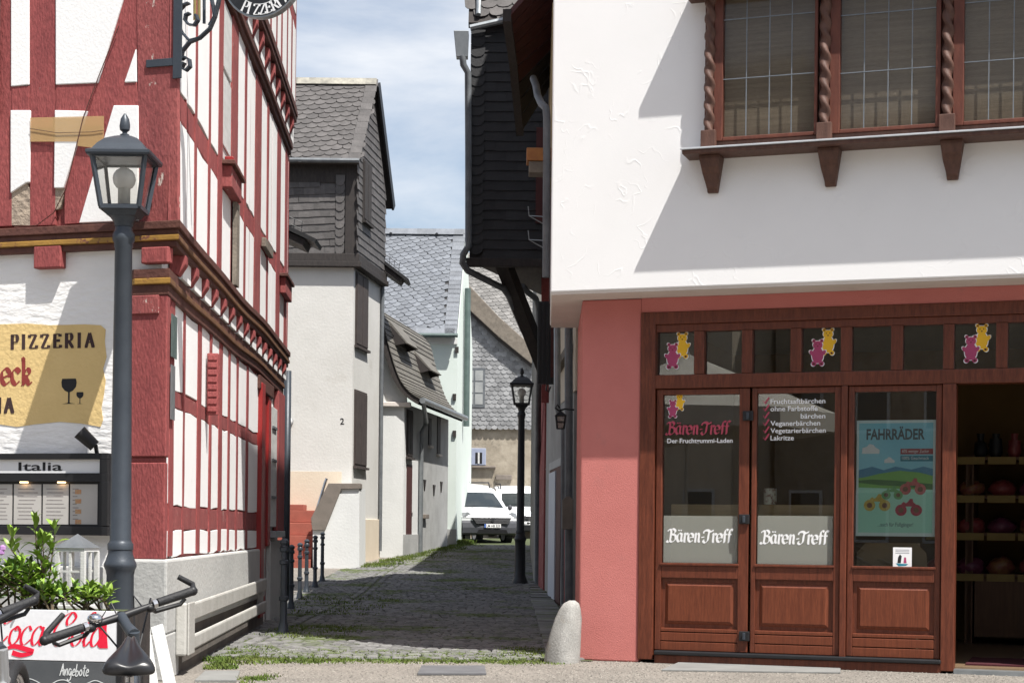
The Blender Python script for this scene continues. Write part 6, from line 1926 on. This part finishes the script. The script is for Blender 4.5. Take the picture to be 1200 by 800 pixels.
SILLZ = mat('pale_zinc_sheet', (.56, .58, .60), (.48, .50, .52), 8, .4, metal=.25)
DULLGLASS = glass('old_leaded_glass', (.94, .93, .90), .45, .05)
# ---- leaded bay window on the upper floor
bay = thing('bay_window', 'leaded wooden bay window with twisted columns on the white wall', 'window', FS.P(3.3, FS.uv(1000, 200, OV)[1], OV))
CG = OV + .075
z_sill = FS.uv(1000, 163.5, OV + .2)[1]
z_hood = FS.uv(1000, -22, OV + .2)[1]
a_s0 = FS.uv(801, 178, OV + .2)[0]
a_end = A9 - .5
Mb().box(FS, a_s0, a_end, z_sill - .045, z_sill - .012, OV - .02, OV + .26).obj('sill', OAK, bay, bevel=.006)
Mb().box(FS, a_s0 - .012, a_end, z_sill - .011, z_sill + .004, OV - .02, OV + .275).obj('sill_sheet', SILLZ, bay, bevel=.003)
Mb().box(FS, a_s0, a_end, z_hood, z_hood + .08, OV - .02, OV + .27).obj('hood', OAK, bay, bevel=.01)
cols = [831, 966.5, 1110.5, 1258]
zpb = [FS.uv(901, 157.5, CG)[1], FS.uv(1041, 150.5, CG)[1], FS.uv(1185, 139, CG)[1]]
zg0 = sum(zpb) / 3
CURT = mat('brown_woven_blind', (.235, .20, .165), (.18, .152, .125), 3, .9, .25, 60, stretch=(.6, .6, 14), fine=(40, .2))
LEAD = mat('lead_came', (.22, .24, .26), (.17, .19, .21), 9, .5, metal=.5)
apr0 = FS.uv(838, 170, CG)[0]
Mb().box(FS, apr0 - .05, a_end, z_sill + .002, zg0 - .035, OV - .01, CG + .02).obj('apron_board', OAK, bay)
for i, x in enumerate(cols):
    ac = FS.uv(x, 80, OV + .14)[0]
    # pedestal, twisted shaft
    Mb().box(FS, ac - .062, ac + .062, z_sill + .004, z_sill + .165, OV + .02, OV + .165).obj('pedestal', OAK, bay, bevel=.006)
    Mb().box(FS, ac - .05, ac + .05, z_sill + .165, z_hood, OV - .01, OV + .07).obj('column_backing', OAKR, bay)
    m = Mb()
    n, st_ = 16, 130
    zz0, zz1 = z_sill + .167, z_hood - .001
    for k in range(st_ + 1):
        z = zz0 + (zz1 - zz0) * k / st_
        tw_ = z * 44.0
        cpt = FS.P(ac, z, OV + .105)
        for j in range(n):
            t = 6.28319 * j / n
            r_ = .040 + .011 * math.cos(2 * (t - tw_ / 2 * 1.0))
            m.v.append(cpt + FS.e1 * (r_ * math.cos(t)) + FS.n * (r_ * math.sin(t)))
    for k in range(st_):
        for j in range(n):
            m.f.append((k * n + j, k * n + (j + 1) % n, (k + 1) * n + (j + 1) % n, (k + 1) * n + j))
    m.obj('twisted_column', OAK, bay, smooth=True)
lead_x = [(875, 902, 928), (1013, 1041, 1069), (1159, 1188, 1216)]
lead_y = [(90, 20), (83, 15), (70, 0)]
for i in range(3):
    aa0 = FS.uv(cols[i] + 6.5, 80, CG)[0]; aa1 = FS.uv(cols[i + 1] - 7.5, 80, CG)[0]
    ga0 = FS.uv((848, 985, 1130)[i], 80, CG)[0]; ga1 = FS.uv((955, 1097, 1243)[i], 80, CG)[0]
    zb_ = zg0
    cs = Mb().box(FS, aa0, ga0, zg0 - .03, z_hood, OV - .01, CG + .035).obj('casement', OAKR, bay, bevel=.006)
    Mb().box(FS, ga1, aa1, zg0 - .03, z_hood, OV - .01, CG + .035).obj('stile', OAKR, cs, bevel=.006)
    Mb().box(FS, ga0, ga1, zg0 - .03, zg0, OV - .01, CG + .033).obj('bottom_rail', OAKR, cs, bevel=.006)
    Mb().box(FS, ga0, ga1, zg0 - .001, z_hood, OV + .005, OV + .02).obj('woven_blind', CURT, cs)
    for x in lead_x[i]:
        a = FS.uv(x, 80, CG)[0]
        Mb().box(FS, a - .0035, a + .0035, zg0, z_hood - .01, CG + .002, CG + .012).obj('lead_came', LEAD, cs)
    bs_ = [ga0] + [FS.uv(x, 80, CG)[0] for x in lead_x[i]] + [ga1]
    zs_ = [zg0] + [FS.uv((848, 985, 1130)[i] + 50, y, CG)[1] for y in lead_y[i]] + [z_hood - .01]
    for zz in zs_[1:-1]:
        Mb().box(FS, ga0, ga1, zz - .0035, zz + .0035, CG + .003, CG + .013).obj('lead_came', LEAD, cs)
    for u_ in range(4):
        for v_ in range(3):
            Mb().box(FS, bs_[u_] + .001, bs_[u_ + 1] - .001, zs_[v_] + .001, zs_[v_ + 1] - .001, CG - .002, CG + .002).obj('pane', DULLGLASS, cs)
for k, x in enumerate((833.5, 972, 1115.5, 1262)):
    ac = FS.uv(x, 200, OV + .1)[0]
    w = .088
    pr = [(0, 0), (.045, 0), (.055, .03), (.075, .04), (.085, .10), (.11, .17), (.165, .22), (.19, .30), (.19, .335), (0, .335)]
    pr = [(c, z * .86) for c, z in pr]
    z0 = z_sill - .046 - .335 * .86
    m = Mb()
    n = len(pr)
    wz = lambda z: w * (.50 if z < .035 else .62 if z < .11 else .80 if z < .2 else 1.0)
    m.add([FS.P(ac - wz(z), z0 + z, OV + c) for c, z in pr] + [FS.P(ac + wz(z), z0 + z, OV + c) for c, z in pr],
          [tuple(range(n)), tuple(range(2 * n - 1, n - 1, -1))] + [(i, n + i, n + (i + 1) % n, (i + 1) % n) for i in range(n)])
    m.obj('corbel', OAK, bay, bevel=.006)
# ---- guard stone at the corner
gs = Mb()
c0 = gp(659, 777)
lv = [(.142, 0), (.140, .12), (.124, .26), (.106, .38), (.088, .46), (.062, .515), (.026, .54)]
n = 16
for i, (r_, z) in enumerate(lv):
    for j in range(n):
        t = 6.28319 * j / n
        sq = 1 + .10 * math.cos(4 * t)
        gs.v.append(V((c0.x + .085 * (z / .55) ** 1.5 + r_ * math.cos(t) * sq + jit(.004), c0.y + .10 + r_ * .8 * math.sin(t) * sq + jit(.004), z)))
for i in range(len(lv) - 1):
    for j in range(n):
        gs.f.append((i * n + j, i * n + (j + 1) % n, (i + 1) * n + (j + 1) % n, (i + 1) * n + j))
gs.f.append(tuple((len(lv) - 1) * n + j for j in range(n)))
gs.top('guard_stone', GRANITE, 'worn pale guard stone leaning at the salmon pillar', 'guard stone', smooth=True)
print('p6 ok')
# ------------------------------------------------------------------ black slate house jettied over the right side of the alley
FO = Wall(0, 26.0, 1, 0)
W6 = Wall(1.02, 21.0, .0507, -1.0)     # its plastered foot, a runs towards the camera
W6 = Wall(.42, 32.4, .0507, -1.0)
BH = thing('black_slate_house', 'house with a black slate-hung oriel jutting over the alley', 'house', (1.5, 28, 0))
xl = FO.uv(551.5, 170)[0]
zo, zg = FO.uv(590, 303)[1], FO.uv(575, 29)[1]
pA, pB = W6.P(0, 0, 0), W6.P(8.5, 0, 0)
Mb().vprism([(pA.x, pA.y), (pB.x, pB.y), (5, pB.y), (5, pA.y)], 0, zo + .02).obj('foot_wall', mat('grey_alley_render', (.36, .35, .33), (.27, .265, .25), 1.5, .92, .3, 18, peel=((.46, .43, .38), .62, 1.2, .12)), BH)
wb = W6.P(2.0, 0, 0)
Mb().vprism([(xl, 26.0), (5, 26.0), (5, 31), (wb.x + .2, 30.6)], zo, zg).obj('oriel_wall', SLATE_BLK, BH)
slates(FO, [(xl + .20, zo + .08), (1.4, zo + .08), (1.4, zg - .02), (xl + .20, zg - .02)], .34, .15, 'rect', SLATE_BLK, BH, .012, limit=300)
d_, _ = slate_mesh(.22, .20, 'scale', SLATE_BLK)
zz = zo + .15
while zz < zg - .05:
    single('scale_slate', d_, None, BH, frame_matrix(FO.P(xl + .10, zz, .045), FO.e1, FO.e2, FO.n)); zz += .15
Mb().box(FO, xl - .05, 1.5, zo - .13, zo - .002, -.06, .07).obj('bottom_beam', DARKWOOD, BH, bevel=.01)
Mb().vprism([(xl + .04, 26.07), (4.9, 26.07), (4.9, 30.9), (wb.x + .25, 30.5)], zo - .06, zo - .003).obj('soffit_boards', mat('grey_soffit_boards', (.115, .105, .095), (.08, .073, .066), 5, .85, .3, 20, stretch=(4, .6, 1)), BH)
# brace
Mb().bar(at(589, 306, 26.25), at(640, 436, 28.6), .20, .24).obj('brace', DARKWOOD, BH, bevel=.01)
# roof edge, gutter, hopper and downpipe
gA, gB = at(551, 33, 25.85), at(622, 17, 25.85)
Mb().tube([gA, gB], .05, 8).obj('gutter', ZINC, BH, smooth='auto')
RO = Pl(FO.P(xl, zg, .1), (1, 0, 0), (0, .55, 1))
rfo = Mb().box(RO, -.05, 3, .0, 2.6, -.12, 0).obj('roof', DARKWOOD, BH)
slates(RO, [(.02, .05), (1.3, .05), (1.3, 2.0), (.02, 2.0)], .24, .17, 'scale', SLATE_BRN, rfo, .012, tilt=R(6))
Mb().tube([RO.P(.10, .1, .06), RO.P(.10, 2.4, .06)], .04, 8).obj('vent_pipe', ZINC, BH, smooth='auto')
hq = FO.rect(531.5, 36, 549, 66, .25)
Mb().add([FO.P(a, b, c) for a, b, c in ((hq[0], hq[3], .02), (hq[1], hq[3], .02), (hq[1], hq[3], .26), (hq[0], hq[3], .26), (hq[0] + .04, hq[2], .04), (hq[1] - .01, hq[2], .04), (hq[1] - .01, hq[2], .22), (hq[0] + .04, hq[2], .22))],
         [(0, 1, 2, 3), (7, 6, 5, 4), (0, 4, 5, 1), (1, 5, 6, 2), (2, 6, 7, 3), (3, 7, 4, 0)]).obj('hopper', ZINC, BH, bevel=.008)
pth = [(542, 66, 25.8), (543, 76, 25.8), (548.5, 86, 25.85), (549, 180, 25.85), (549, 288, 25.85), (543, 298, 25.85), (542, 308, 25.9), (548, 317, 26), (590, 338, 26.6), (596, 346, 26.8), (612, 384, 27.6), (632, 422, 28.6), (631, 450, 29.4), (630, 560, 30.8), (629.5, 691, 31.0)]
Mb().tube([at(*p) for p in pth], .052, 10).obj('downpipe', ZINCD, BH, smooth='auto')
p2_ = [(612, 335, 27.5), (618, 342, 27.7), (628, 350, 28.4), (631, 362, 28.8), (632, 440, 29.2)]
Mb().tube([at(*p) for p in p2_], .05, 10).obj('downpipe', ZINCD, BH, smooth='auto')
# shelves of wire, window on the oriel front
q = FO.rect(628, 150, 639, 262, .02)
Mb().box(FO, *q, 0, .05).obj('window', MAROON, BH)
for y in (250, 278):
    A = [at(x, yy, 25.6) for x, yy in ((636, y + 12), (620, y + 3), (619, y - 8))]
    Mb().tube(A, .009, 5).obj('wire_bracket', ZINC, BH)
    Mb().tube([at(620, y + 3, 25.6), at(637, y + 4, 25.6)], .009, 5).obj('wire_bracket', ZINC, BH)
# foot-wall features
q = W6.rect(644.5, 549, 657, 694)
zd = W6.uv(650, 549)[1]
dr = Mb().box(W6, q[0], q[1] + .05, 0, zd, -.02, .012).obj('door', MAROON, BH)
Mb().box(W6, q[0] + .02, q[0] + (q[1] - q[0]) * .62, .05, zd - .05, .012, .03).obj('door_panel', mat('blue_white_door', (.50, .54, .60), (.44, .48, .54), 2, .6), dr)
Mb().box(W6, q[0] - .08, q[1] + .1, zd, zd + .12, -.02, .02).obj('door_lintel', GREYPL, BH)
q = W6.rect(634, 452, 639.5, 690)
Mb().box(W6, q[0], q[1], .05, W6.uv(637, 452)[1], -.02, .03).obj('corner_timber', RED2, BH)
q = W6.rect(634.5, 322, 643, 356)
Mb().bar(at(639, 324, 26.8), at(639, 470, 28), .12, .12).obj('corner_timber', RED2, BH)
Mb().vprism([(pA.x + .0, pA.y + .01), (5, pA.y + .01), (5, 47), (pA.x + .08, 47)], 0, 7.5).obj('rear_wing', mat('dark_grey_render', (.22, .215, .20), (.17, .165, .155), 1.5, .9, .3, 18), BH)
# upper window band on the foot wall, cream above
q = W6.rect(654, 388, 668, 470)
Mb().box(W6, q[0], q[1] + 1.0, q[2], q[3] + .4, -.02, .01).obj('cream_band', H2CREAM, BH)
Mb().bar(W6.P(q[0], W6.uv(660, 432)[1], .05), W6.P(q[1] + .6, W6.uv(660, 432)[1] + .12, .05), .1, .12).obj('window_board', TANWOOD, BH)
# open black shutter
FSH = Wall(0, 25.2, 1, 0)
q = FSH.rect(630, 353, 649.5, 450)
shb = thing('open_shutter', 'black slatted shutter standing open over the alley footway', 'shutter', FSH.P(q[0], q[2], 0))
Mb().box(FSH, q[0], q[1], q[2], q[3], -.05, 0).obj('panel', IRONBLK, shb, bevel=.006)
for i in range(4):
    a = q[0] + .015 + i * (q[1] - q[0]) / 4
    Mb().box(FSH, a, a + (q[1] - q[0]) / 4 - .025, q[2] + .02, q[3] - .02, 0, .016).obj('slat', BLACK, shb, bevel=.004)
Mb().box(FSH, q[1] - .05, q[1] + .0, q[2] + .1, q[3] - .1, .016, .03).obj('edge_strip', MAROON, shb)
Mb().tube([FSH.P(*FSH.uv(x, y), .0) for x, y in ((641, 450), (640, 457), (643, 459), (645, 453))], .012, 6).obj('hook', IRONBLK, shb)
# ------------------------------------------------------------------ house between: only eaves, wall and pipes show
MH = thing('maroon_eaves_house', 'house with deep maroon eaves between the white shop and the slate oriel', 'house', (1.6, 21, 0))
Mb().vprism([(1.17, 19.3), (6, 19.3), (6, 24.4), (1.04, 24.4)], 0, 12.6).obj('wall', GREYWALL, MH)  # height raised out of view so that it shades the slate oriel
Lp = [at(597, 20, 20.5), at(604, 70, 21.6), at(612, 155, 23.4)]
Rp = [at(640, -30, 20.5), at(641, 40, 21.6), at(641, 108, 23.4)]
def lerp3(P, t): return P[0].lerp(P[1], t * 2) if t < .5 else P[1].lerp(P[2], t * 2 - 1)
for i in range(9):
    t0, t1 = i / 9, (i + .93) / 9
    a, b, c, d = lerp3(Lp, t0), lerp3(Rp, t0), lerp3(Rp, t1), lerp3(Lp, t1)
    b = b + (b - a) * 1.2; c = c + (c - d) * 1.2
    u_ = V((0, .05, .10))
    Mb().add([a, b, c, d, a + u_, b + u_, c + u_, d + u_], [(0, 1, 2, 3), (7, 6, 5, 4), (0, 4, 5, 1), (1, 5, 6, 2), (2, 6, 7, 3), (3, 7, 4, 0)]).obj('eaves_board_or_shade', MAROON if i < 6 else DARKWOOD, MH)
for i in range(3):
    pass
e_ = [p + V((-.03, 0, .02)) for p in Lp]
for i in range(2): Mb().bar(e_[i], e_[i + 1], .10, .16).obj('eaves_fascia', DARKWOOD, MH)
Mb().vprism([(.42, 20.6), (1.2, 20.6), (1.2, 23.8), (.45, 23.8)], at(640, 190, 21).z + .0, at(640, 15, 21).z).obj('upper_wall', mat('tan_upper_render', (.42, .33, .19), (.36, .28, .16), 2, .9, .2, 20), MH)
Mb().vprism([(.46, 20.9), (1.2, 20.9), (1.2, 23.7), (.48, 23.7)], at(640, 322, 21).z, at(640, 190, 21).z - .002).obj('upper_wall', MAROON, MH)
FM = Wall(0, 20.3, 1, 0)
q = FM.rect(617, 173, 644, 202)
obx = Mb().box(FM, q[0], q[1] + .3, q[2] + .14, q[3], -.3, 0).obj('balcony_box', ORANGEWOOD, MH, bevel=.01)
Mb().box(FM, q[0] + .03, q[1] + .3, q[2], q[2] + .138, -.3, -.02).obj('balcony_board', TANWOOD, MH, bevel=.01)
pp2 = [(625, 92, 21.2), (628, 100, 21), (630, 112, 20.8), (634, 121, 20.4), (640, 127, 20.2), (641, 140, 20.2), (640, 325, 20.2)]
Mb().tube([at(*p) for p in pp2], .045, 10).obj('downpipe', ZINCD, MH, smooth='auto')
# pipes and meter box below the white jetty
Mb().tube([at(653, y, 24.0) for y in (380, 440, 478)] + [at(656, 486, 24), at(664, 492, 23.6)], .048, 10).obj('downpipe', ZINC, MH, smooth='auto')
Mb().tube([at(666.5, y, 22.5) for y in (380, 500, 640, 716)], .055, 10).obj('downpipe', ZINCD, MH, smooth='auto')
Mb().tube([at(660.5, y, 23.5) for y in (500, 600, 707)], .04, 10).obj('downpipe', ZINCD, MH, smooth='auto')
Mb().tube([at(663.5, y, 22.8) for y in (616, 660, 712)], .03, 8).obj('red_conduit', RED, MH, smooth='auto')
FMB = Wall(0, 22.2, 1, 0)
q = FMB.rect(659, 581, 672, 620)
Mb().prism(FMB, [(q[0], q[2]), (q[1], q[2]), (q[1], q[3] - .05), (q[1] - .05, q[3]), (q[0] + .05, q[3]), (q[0], q[3] - .05)], -.15, 0).obj('meter_box', COPING, MH, bevel=.01)
# ------------------------------------------------------------------ wall lantern
FL2 = Wall(0, 22.0, 1, 0)
wl2 = thing('wall_lantern', 'small black wall lantern on a curved bracket beside the salmon house', 'wall lantern', FL2.P(*FL2.uv(657, 503), 0))
Mb().tube([FL2.P(*FL2.uv(x, y), 0) for x, y in ((673, 480), (662, 479), (655, 481), (651, 478), (653, 474), (656, 478))], .012, 7).obj('bracket', BLACK, wl2, smooth='auto')
q = FL2.rect(651.5, 487, 662.5, 502)
ctr = FL2.P((q[0] + q[1]) / 2, 0, 0)
hw_ = (q[1] - q[0]) / 2
for sx in (-1, 1):
    for sy in (-1, 1):
        Mb().bar(ctr + V((sx * hw_ * .72, sy * hw_ * .72, q[2])), ctr + V((sx * hw_, sy * hw_, q[3])), .016, .016, up=(1, 1, 0)).obj('cage_bar', BLACK, wl2)
for z in (q[2], (q[2] + q[3]) / 2, q[3]):
    k_ = hw_ * (.72 + .28 * (z - q[2]) / (q[3] - q[2]))
    for i in range(4):
        a_, b_ = ((-1, -1), (1, -1), (1, 1), (-1, 1))[i], ((1, -1), (1, 1), (-1, 1), (-1, -1))[i]
        Mb().bar(ctr + V((a_[0] * k_, a_[1] * k_, z)), ctr + V((b_[0] * k_, b_[1] * k_, z)), .014, .014).obj('cage_ring', BLACK, wl2)
AMB = film('amber_lantern_glass', (.30, .22, .18), .6, .2)
Mb().add([ctr + V((sx * hw_ * .7, sy * hw_ * .7, q[2])) for sx, sy in ((-1, -1), (1, -1), (1, 1), (-1, 1))] + [ctr + V((sx * hw_ * .96, sy * hw_ * .96, q[3])) for sx, sy in ((-1, -1), (1, -1), (1, 1), (-1, 1))],
         [(3, 2, 1, 0), (0, 1, 5, 4), (1, 2, 6, 5), (2, 3, 7, 6), (3, 0, 4, 7)]).obj('glass', AMB, wl2)
zr_ = FL2.uv(657, 481)[1]
Mb().add([ctr + V((sx * hw_ * 1.3, sy * hw_ * 1.3, q[3])) for sx, sy in ((-1, -1), (1, -1), (1, 1), (-1, 1))] + [ctr + V((0, 0, zr_))], [(0, 1, 4), (1, 2, 4), (2, 3, 4), (3, 0, 4), (3, 2, 1, 0)]).obj('roof', BLACK, wl2)

# ------------------------------------------------------------------ vans at the end of the alley
def van(x, y, z, yaw, label, plate):
    t = thing('van', label, 'van', (x, y, z), 'white vans parked at the end of the alley')
    cy_, sy_ = math.cos(yaw), math.sin(yaw)
    def T(p):  # local: x to the van's left in the picture, y backwards, z up
        return V((x + p[0] * cy_ - p[1] * sy_, y + p[0] * sy_ + p[1] * cy_, z + p[2]))
    prof = [(.03, .62), (.02, .80), (.10, .93), (.45, 1.03), (.86, 1.09), (1.20, 1.31), (1.62, 1.57), (1.95, 1.74), (2.6, 1.86), (4.1, 1.86), (4.32, 1.6), (4.36, 1.0), (4.36, .40)]
    st = [-1, -.93, -.75, -.4, 0, .4, .75, .93, 1]
    def hw2(zz): return .875 - (max(0, zz - .95) * .13)
    m = Mb()
    def pt(s_, i):
        yy, zz = prof[i]
        w = hw2(zz)
        fr = .16 * s_ * s_ if i < 5 else (.10 * s_ * s_ if i < 8 else 0)
        dz = -.04 * s_ ** 4 if 2 <= i <= 9 else 0
        return T((s_ * w, yy + fr, zz + dz))
    grid = [[pt(s_, i) for i in range(len(prof))] for s_ in st]
    for k in range(len(st) - 1):
        for i in range(len(prof) - 1):
            m.add([grid[k][i], grid[k + 1][i], grid[k + 1][i + 1], grid[k][i + 1]], [(0, 1, 2, 3)])
    for s_ in (-1, 1):
        poly = [pt(s_, i) for i in range(len(prof))] + [T((s_ * .875, .25, .40))]
        m.add(poly, [tuple(range(len(poly)))])
    body = m.obj('body', VANWHITE, t)
    # windscreen, side windows
    def lerpp(s_, f):
        i = int(f); i = min(i, len(prof) - 2)
        return pt(s_, i).lerp(pt(s_, i + 1), f - i)
    up_ = T((0, -.75, .65)) - T((0, 0, 0)); up_.normalize(); up_ = up_ * .012
    m = Mb()
    ss = [-.86, -.6, -.3, 0, .3, .6, .86]
    rows = [4.12, 4.6, 5.2, 5.7, 6.05]
    for k in range(len(ss) - 1):
        for j in range(len(rows) - 1):
            m.add([lerpp(ss[k] * (1 - .02 * j), rows[j]) + up_, lerpp(ss[k + 1] * (1 - .02 * j), rows[j]) + up_, lerpp(ss[k + 1] * (1 - .02 * (j + 1)), rows[j + 1]) + up_, lerpp(ss[k] * (1 - .02 * (j + 1)), rows[j + 1]) + up_], [(0, 1, 2, 3)])
    m.obj('windscreen', VANGLASS, t, smooth=True)
    for s_ in (-1, 1):
        Mb().add([T((s_ * (hw2(zz) + .006), yy, zz)) for yy, zz in ((1.28, 1.12), (2.25, 1.12), (2.25, 1.58), (1.78, 1.58))], [(0, 1, 2, 3)]).obj('side_window', VANGLASS, t)
        mi = Mb(); mi.ball(T((s_ * 1.0, 1.18, 1.12)), .07, .05, .09, n=8); mi.obj('mirror', VANGREY, t, smooth=True)
        Mb().add([pt(s_ * .55, 1) .lerp(pt(s_ * .55, 0), .2) + V((0, -.012, 0)), pt(s_ * .98, 1).lerp(pt(s_ * .98, 0), .0) + V((0, -.012, 0)), pt(s_ * .98, 2) + V((0, -.012, .05)), pt(s_ * .80, 2) + V((0, -.012, .05)), pt(s_ * .62, 2) + V((0, -.012, -.04))],
                 [(0, 1, 2, 3, 4)]).obj('headlight', LAMPLENS, t)
        rl_ = [T((s_ * .62, yy, zz)) for yy, zz in ((2.0, 1.74), (2.1, 1.90), (3.9, 1.94), (4.0, 1.82))]
        Mb().tube(rl_, .022, 6).obj('roof_rail', BLACK, t)
        for yy in (.82, 3.55):
            c_ = T((s_ * .76, yy, .315)); a_ = T((1, 0, 0)) - T((0, 0, 0))
            wh = Mb().tube([c_ - a_ * .10, c_ + a_ * .10], .315, 20).obj('wheel', RUBBER, t)
            Mb().tube([c_ - a_ * .105, c_ + a_ * .105], .20, 16).obj('rim', STEEL, wh)
    # bumper, grille, plate
    m = Mb()
    bp_ = [(.06, .28), (-.05, .34), (-.07, .50), (-.04, .64), (.03, .72)]
    for k in range(len(st) - 1):
        for i in range(len(bp_) - 1):
            f = lambda s_, i: T((s_ * .885, bp_[i][0] + .17 * s_ * s_, bp_[i][1]))
            m.add([f(st[k], i), f(st[k + 1], i), f(st[k + 1], i + 1), f(st[k], i + 1)], [(0, 1, 2, 3)])
    m.obj('bumper', VANGREY, t)
    for s_ in (-1, 1):
        Mb().add([T((s_ * .89, yy, zz)) for yy, zz in ((.1, .28), (4.34, .28), (4.34, .45), (.2, .52))], [(0, 1, 2, 3)]).obj('side_skirt', VANGREY, t)
    Mb().add([T(p) for p in ((-.62, -.02, .80), (.62, -.02, .80), (.50, -.075, .62), (-.50, -.075, .62), (-.62, .1, .80), (.62, .1, .80), (.5, .1, .62), (-.5, .1, .62))], [(3, 2, 1, 0), (0, 1, 5, 4), (2, 3, 7, 6), (1, 2, 6, 5), (3, 0, 4, 7)]).obj('grille', BLACK, t)
    for zz, w in ((.68, .50), (.74, .56)):
        Mb().add([T((sx * w, -.082, zz + dz)) for sx, dz in ((-1, 0), (1, 0), (1, .016), (-1, .016))], [(0, 1, 2, 3)]).obj('grille_bar', CHROME, t)
    Mb().add([T((a, -.09, b)) for a, b in ((-.07, .78), (.07, .78), (.04, .68), (0, .66), (-.04, .68))], [(0, 1, 2, 3, 4)]).obj('badge', CHROME, t)
    FPl = Pl(T((0, -.088, 0)), T((1, 0, 0)) - T((0, 0, 0)), (0, 0, 1))
    pt_ = Mb().box(FPl, -.26, .26, .50, .61, -.02, .0).obj('licence_plate', WHITE, t)
    Mb().box(FPl, -.26, -.21, .50, .61, 0, .002).obj('country_band', mat('plate_blue', (.02, .08, .35), (.02, .08, .33), 5, .5), pt_)
    text(FPl, plate, -.19, .52, .07, .003, BLKPRINT, pt_, width=.42, bold=.002)
    Mb().add([T(p) for p in ((-.5, -.066, .32), (.5, -.066, .32), (.44, -.078, .44), (-.44, -.078, .44))], [(0, 1, 2, 3)]).obj('lower_intake', BLACK, t)
    for s_ in (-.6, .25):
        Mb().tube([T((s_ , .80, 1.13)), T((s_ + .4, .92, 1.16))], .008, 4).obj('wiper', BLACK, t)
    Mb().tube([T((0, 1.95, 1.79)), T((0, 2.25, 2.0))], .006, 4).obj('aerial', BLACK, t)
    Mb().add([T(p) for p in ((-.85, .3, .26), (.85, .3, .26), (.85, 4.2, .26), (-.85, 4.2, .26))], [(0, 1, 2, 3)]).obj('underside', BLACK, t)
vz = at(576, 637.5, 51.0)
van(vz.x, 51.0, vz.z, R(20), 'white delivery van with grey bumper facing down the alley', 'LM HB 333')
vz = at(612, 634, 56.5)
van(vz.x + .15, 56.8, vz.z + .05, R(8), 'second white van half hidden behind the first', 'LM')

# ------------------------------------------------------------------ the square behind the camera (seen only as reflections)
PCAN = mat('cream_canvas', (.62, .59, .52), (.57, .54, .47), 3, .85)
def parasol(x, y, r, label):
    t = thing('parasol', label, 'parasol', (x, y, 0), 'cafe parasols on the square')
    Mb().tube([V((x, y, 0)), V((x, y, 3.95))], .03, 10).obj('pole', WHITEWOOD, t, smooth='auto')
    Mb().lathe((x, y, 0), [(.3, 0), (.3, .08), (.05, .1)], 12).obj('base', GREYPL, t)
    rim = [V((x + r * math.cos(i * .7854 + .39), y + r * math.sin(i * .7854 + .39), 2.95)) for i in range(8)]
    for i in range(8):
        a, b = rim[i], rim[(i + 1) % 8]
        Mb().add([a, b, V((x, y, 3.9)), a - V((0, 0, .28)), b - V((0, 0, .28))], [(0, 1, 2), (0, 3, 4, 1)]).obj('canopy_panel', PCAN, t)
parasol(-4.7, 5.0, 2.3, 'cream cafe parasol nearest the shop, left of the camera')
parasol(-8.3, 3.2, 2.1, 'larger cream cafe parasol farther left on the square')
def back_house(x0, x1, y, h, mt, rmt, label):
    t = thing('square_house', label, 'house', ((x0 + x1) / 2, y, 0), 'houses on the far side of the square')
    F = Wall(x1, y, -1, 0)
    w = x1 - x0
    Mb().box(F, 0, w, 0, h, -8, 0).obj('wall', mt, t)
    Mb().add([F.P(-.2, h, .5), F.P(w + .2, h, .5), F.P(w + .2, h + 4, -4), F.P(-.2, h + 4, -4), F.P(-.2, h, -8.5), F.P(w + .2, h, -8.5)], [(0, 1, 2, 3), (3, 2, 5, 4), (0, 3, 4), (1, 5, 2), (0, 4, 5, 1)]).obj('roof', rmt, t)
    n = max(2, int(w / 1.9))
    for fl_ in range(int(h // 2.9)):
        for i in range(n):
            a = (i + .5) * w / n
            wn_ = Mb().box(F, a - .5, a + .5, .9 + fl_ * 2.9, 2.3 + fl_ * 2.9, -.02, .05).obj('window', WHITEWOOD, t)
            Mb().box(F, a - .42, a + .42, .98 + fl_ * 2.9, 2.22 + fl_ * 2.9, .05, .06).obj('pane', VANGLASS, wn_)
back_house(-34, -24, -8, 9, H2WALL, SLATE_BLK, 'beige house across the square, leftmost')
back_house(-23.8, -14, -12, 10.5, H2CREAM, SLATE_BRN, 'cream house across the square behind the parasols')
back_house(-13.8, -4, -14, 9, STONEWALL, SLATE_BLK, 'ochre house across the square behind the camera')
back_house(-3.8, 7, -15, 11, WHITEWALL, SLATE_BRN, 'white house across the square opposite the shop')
print('p7 ok')
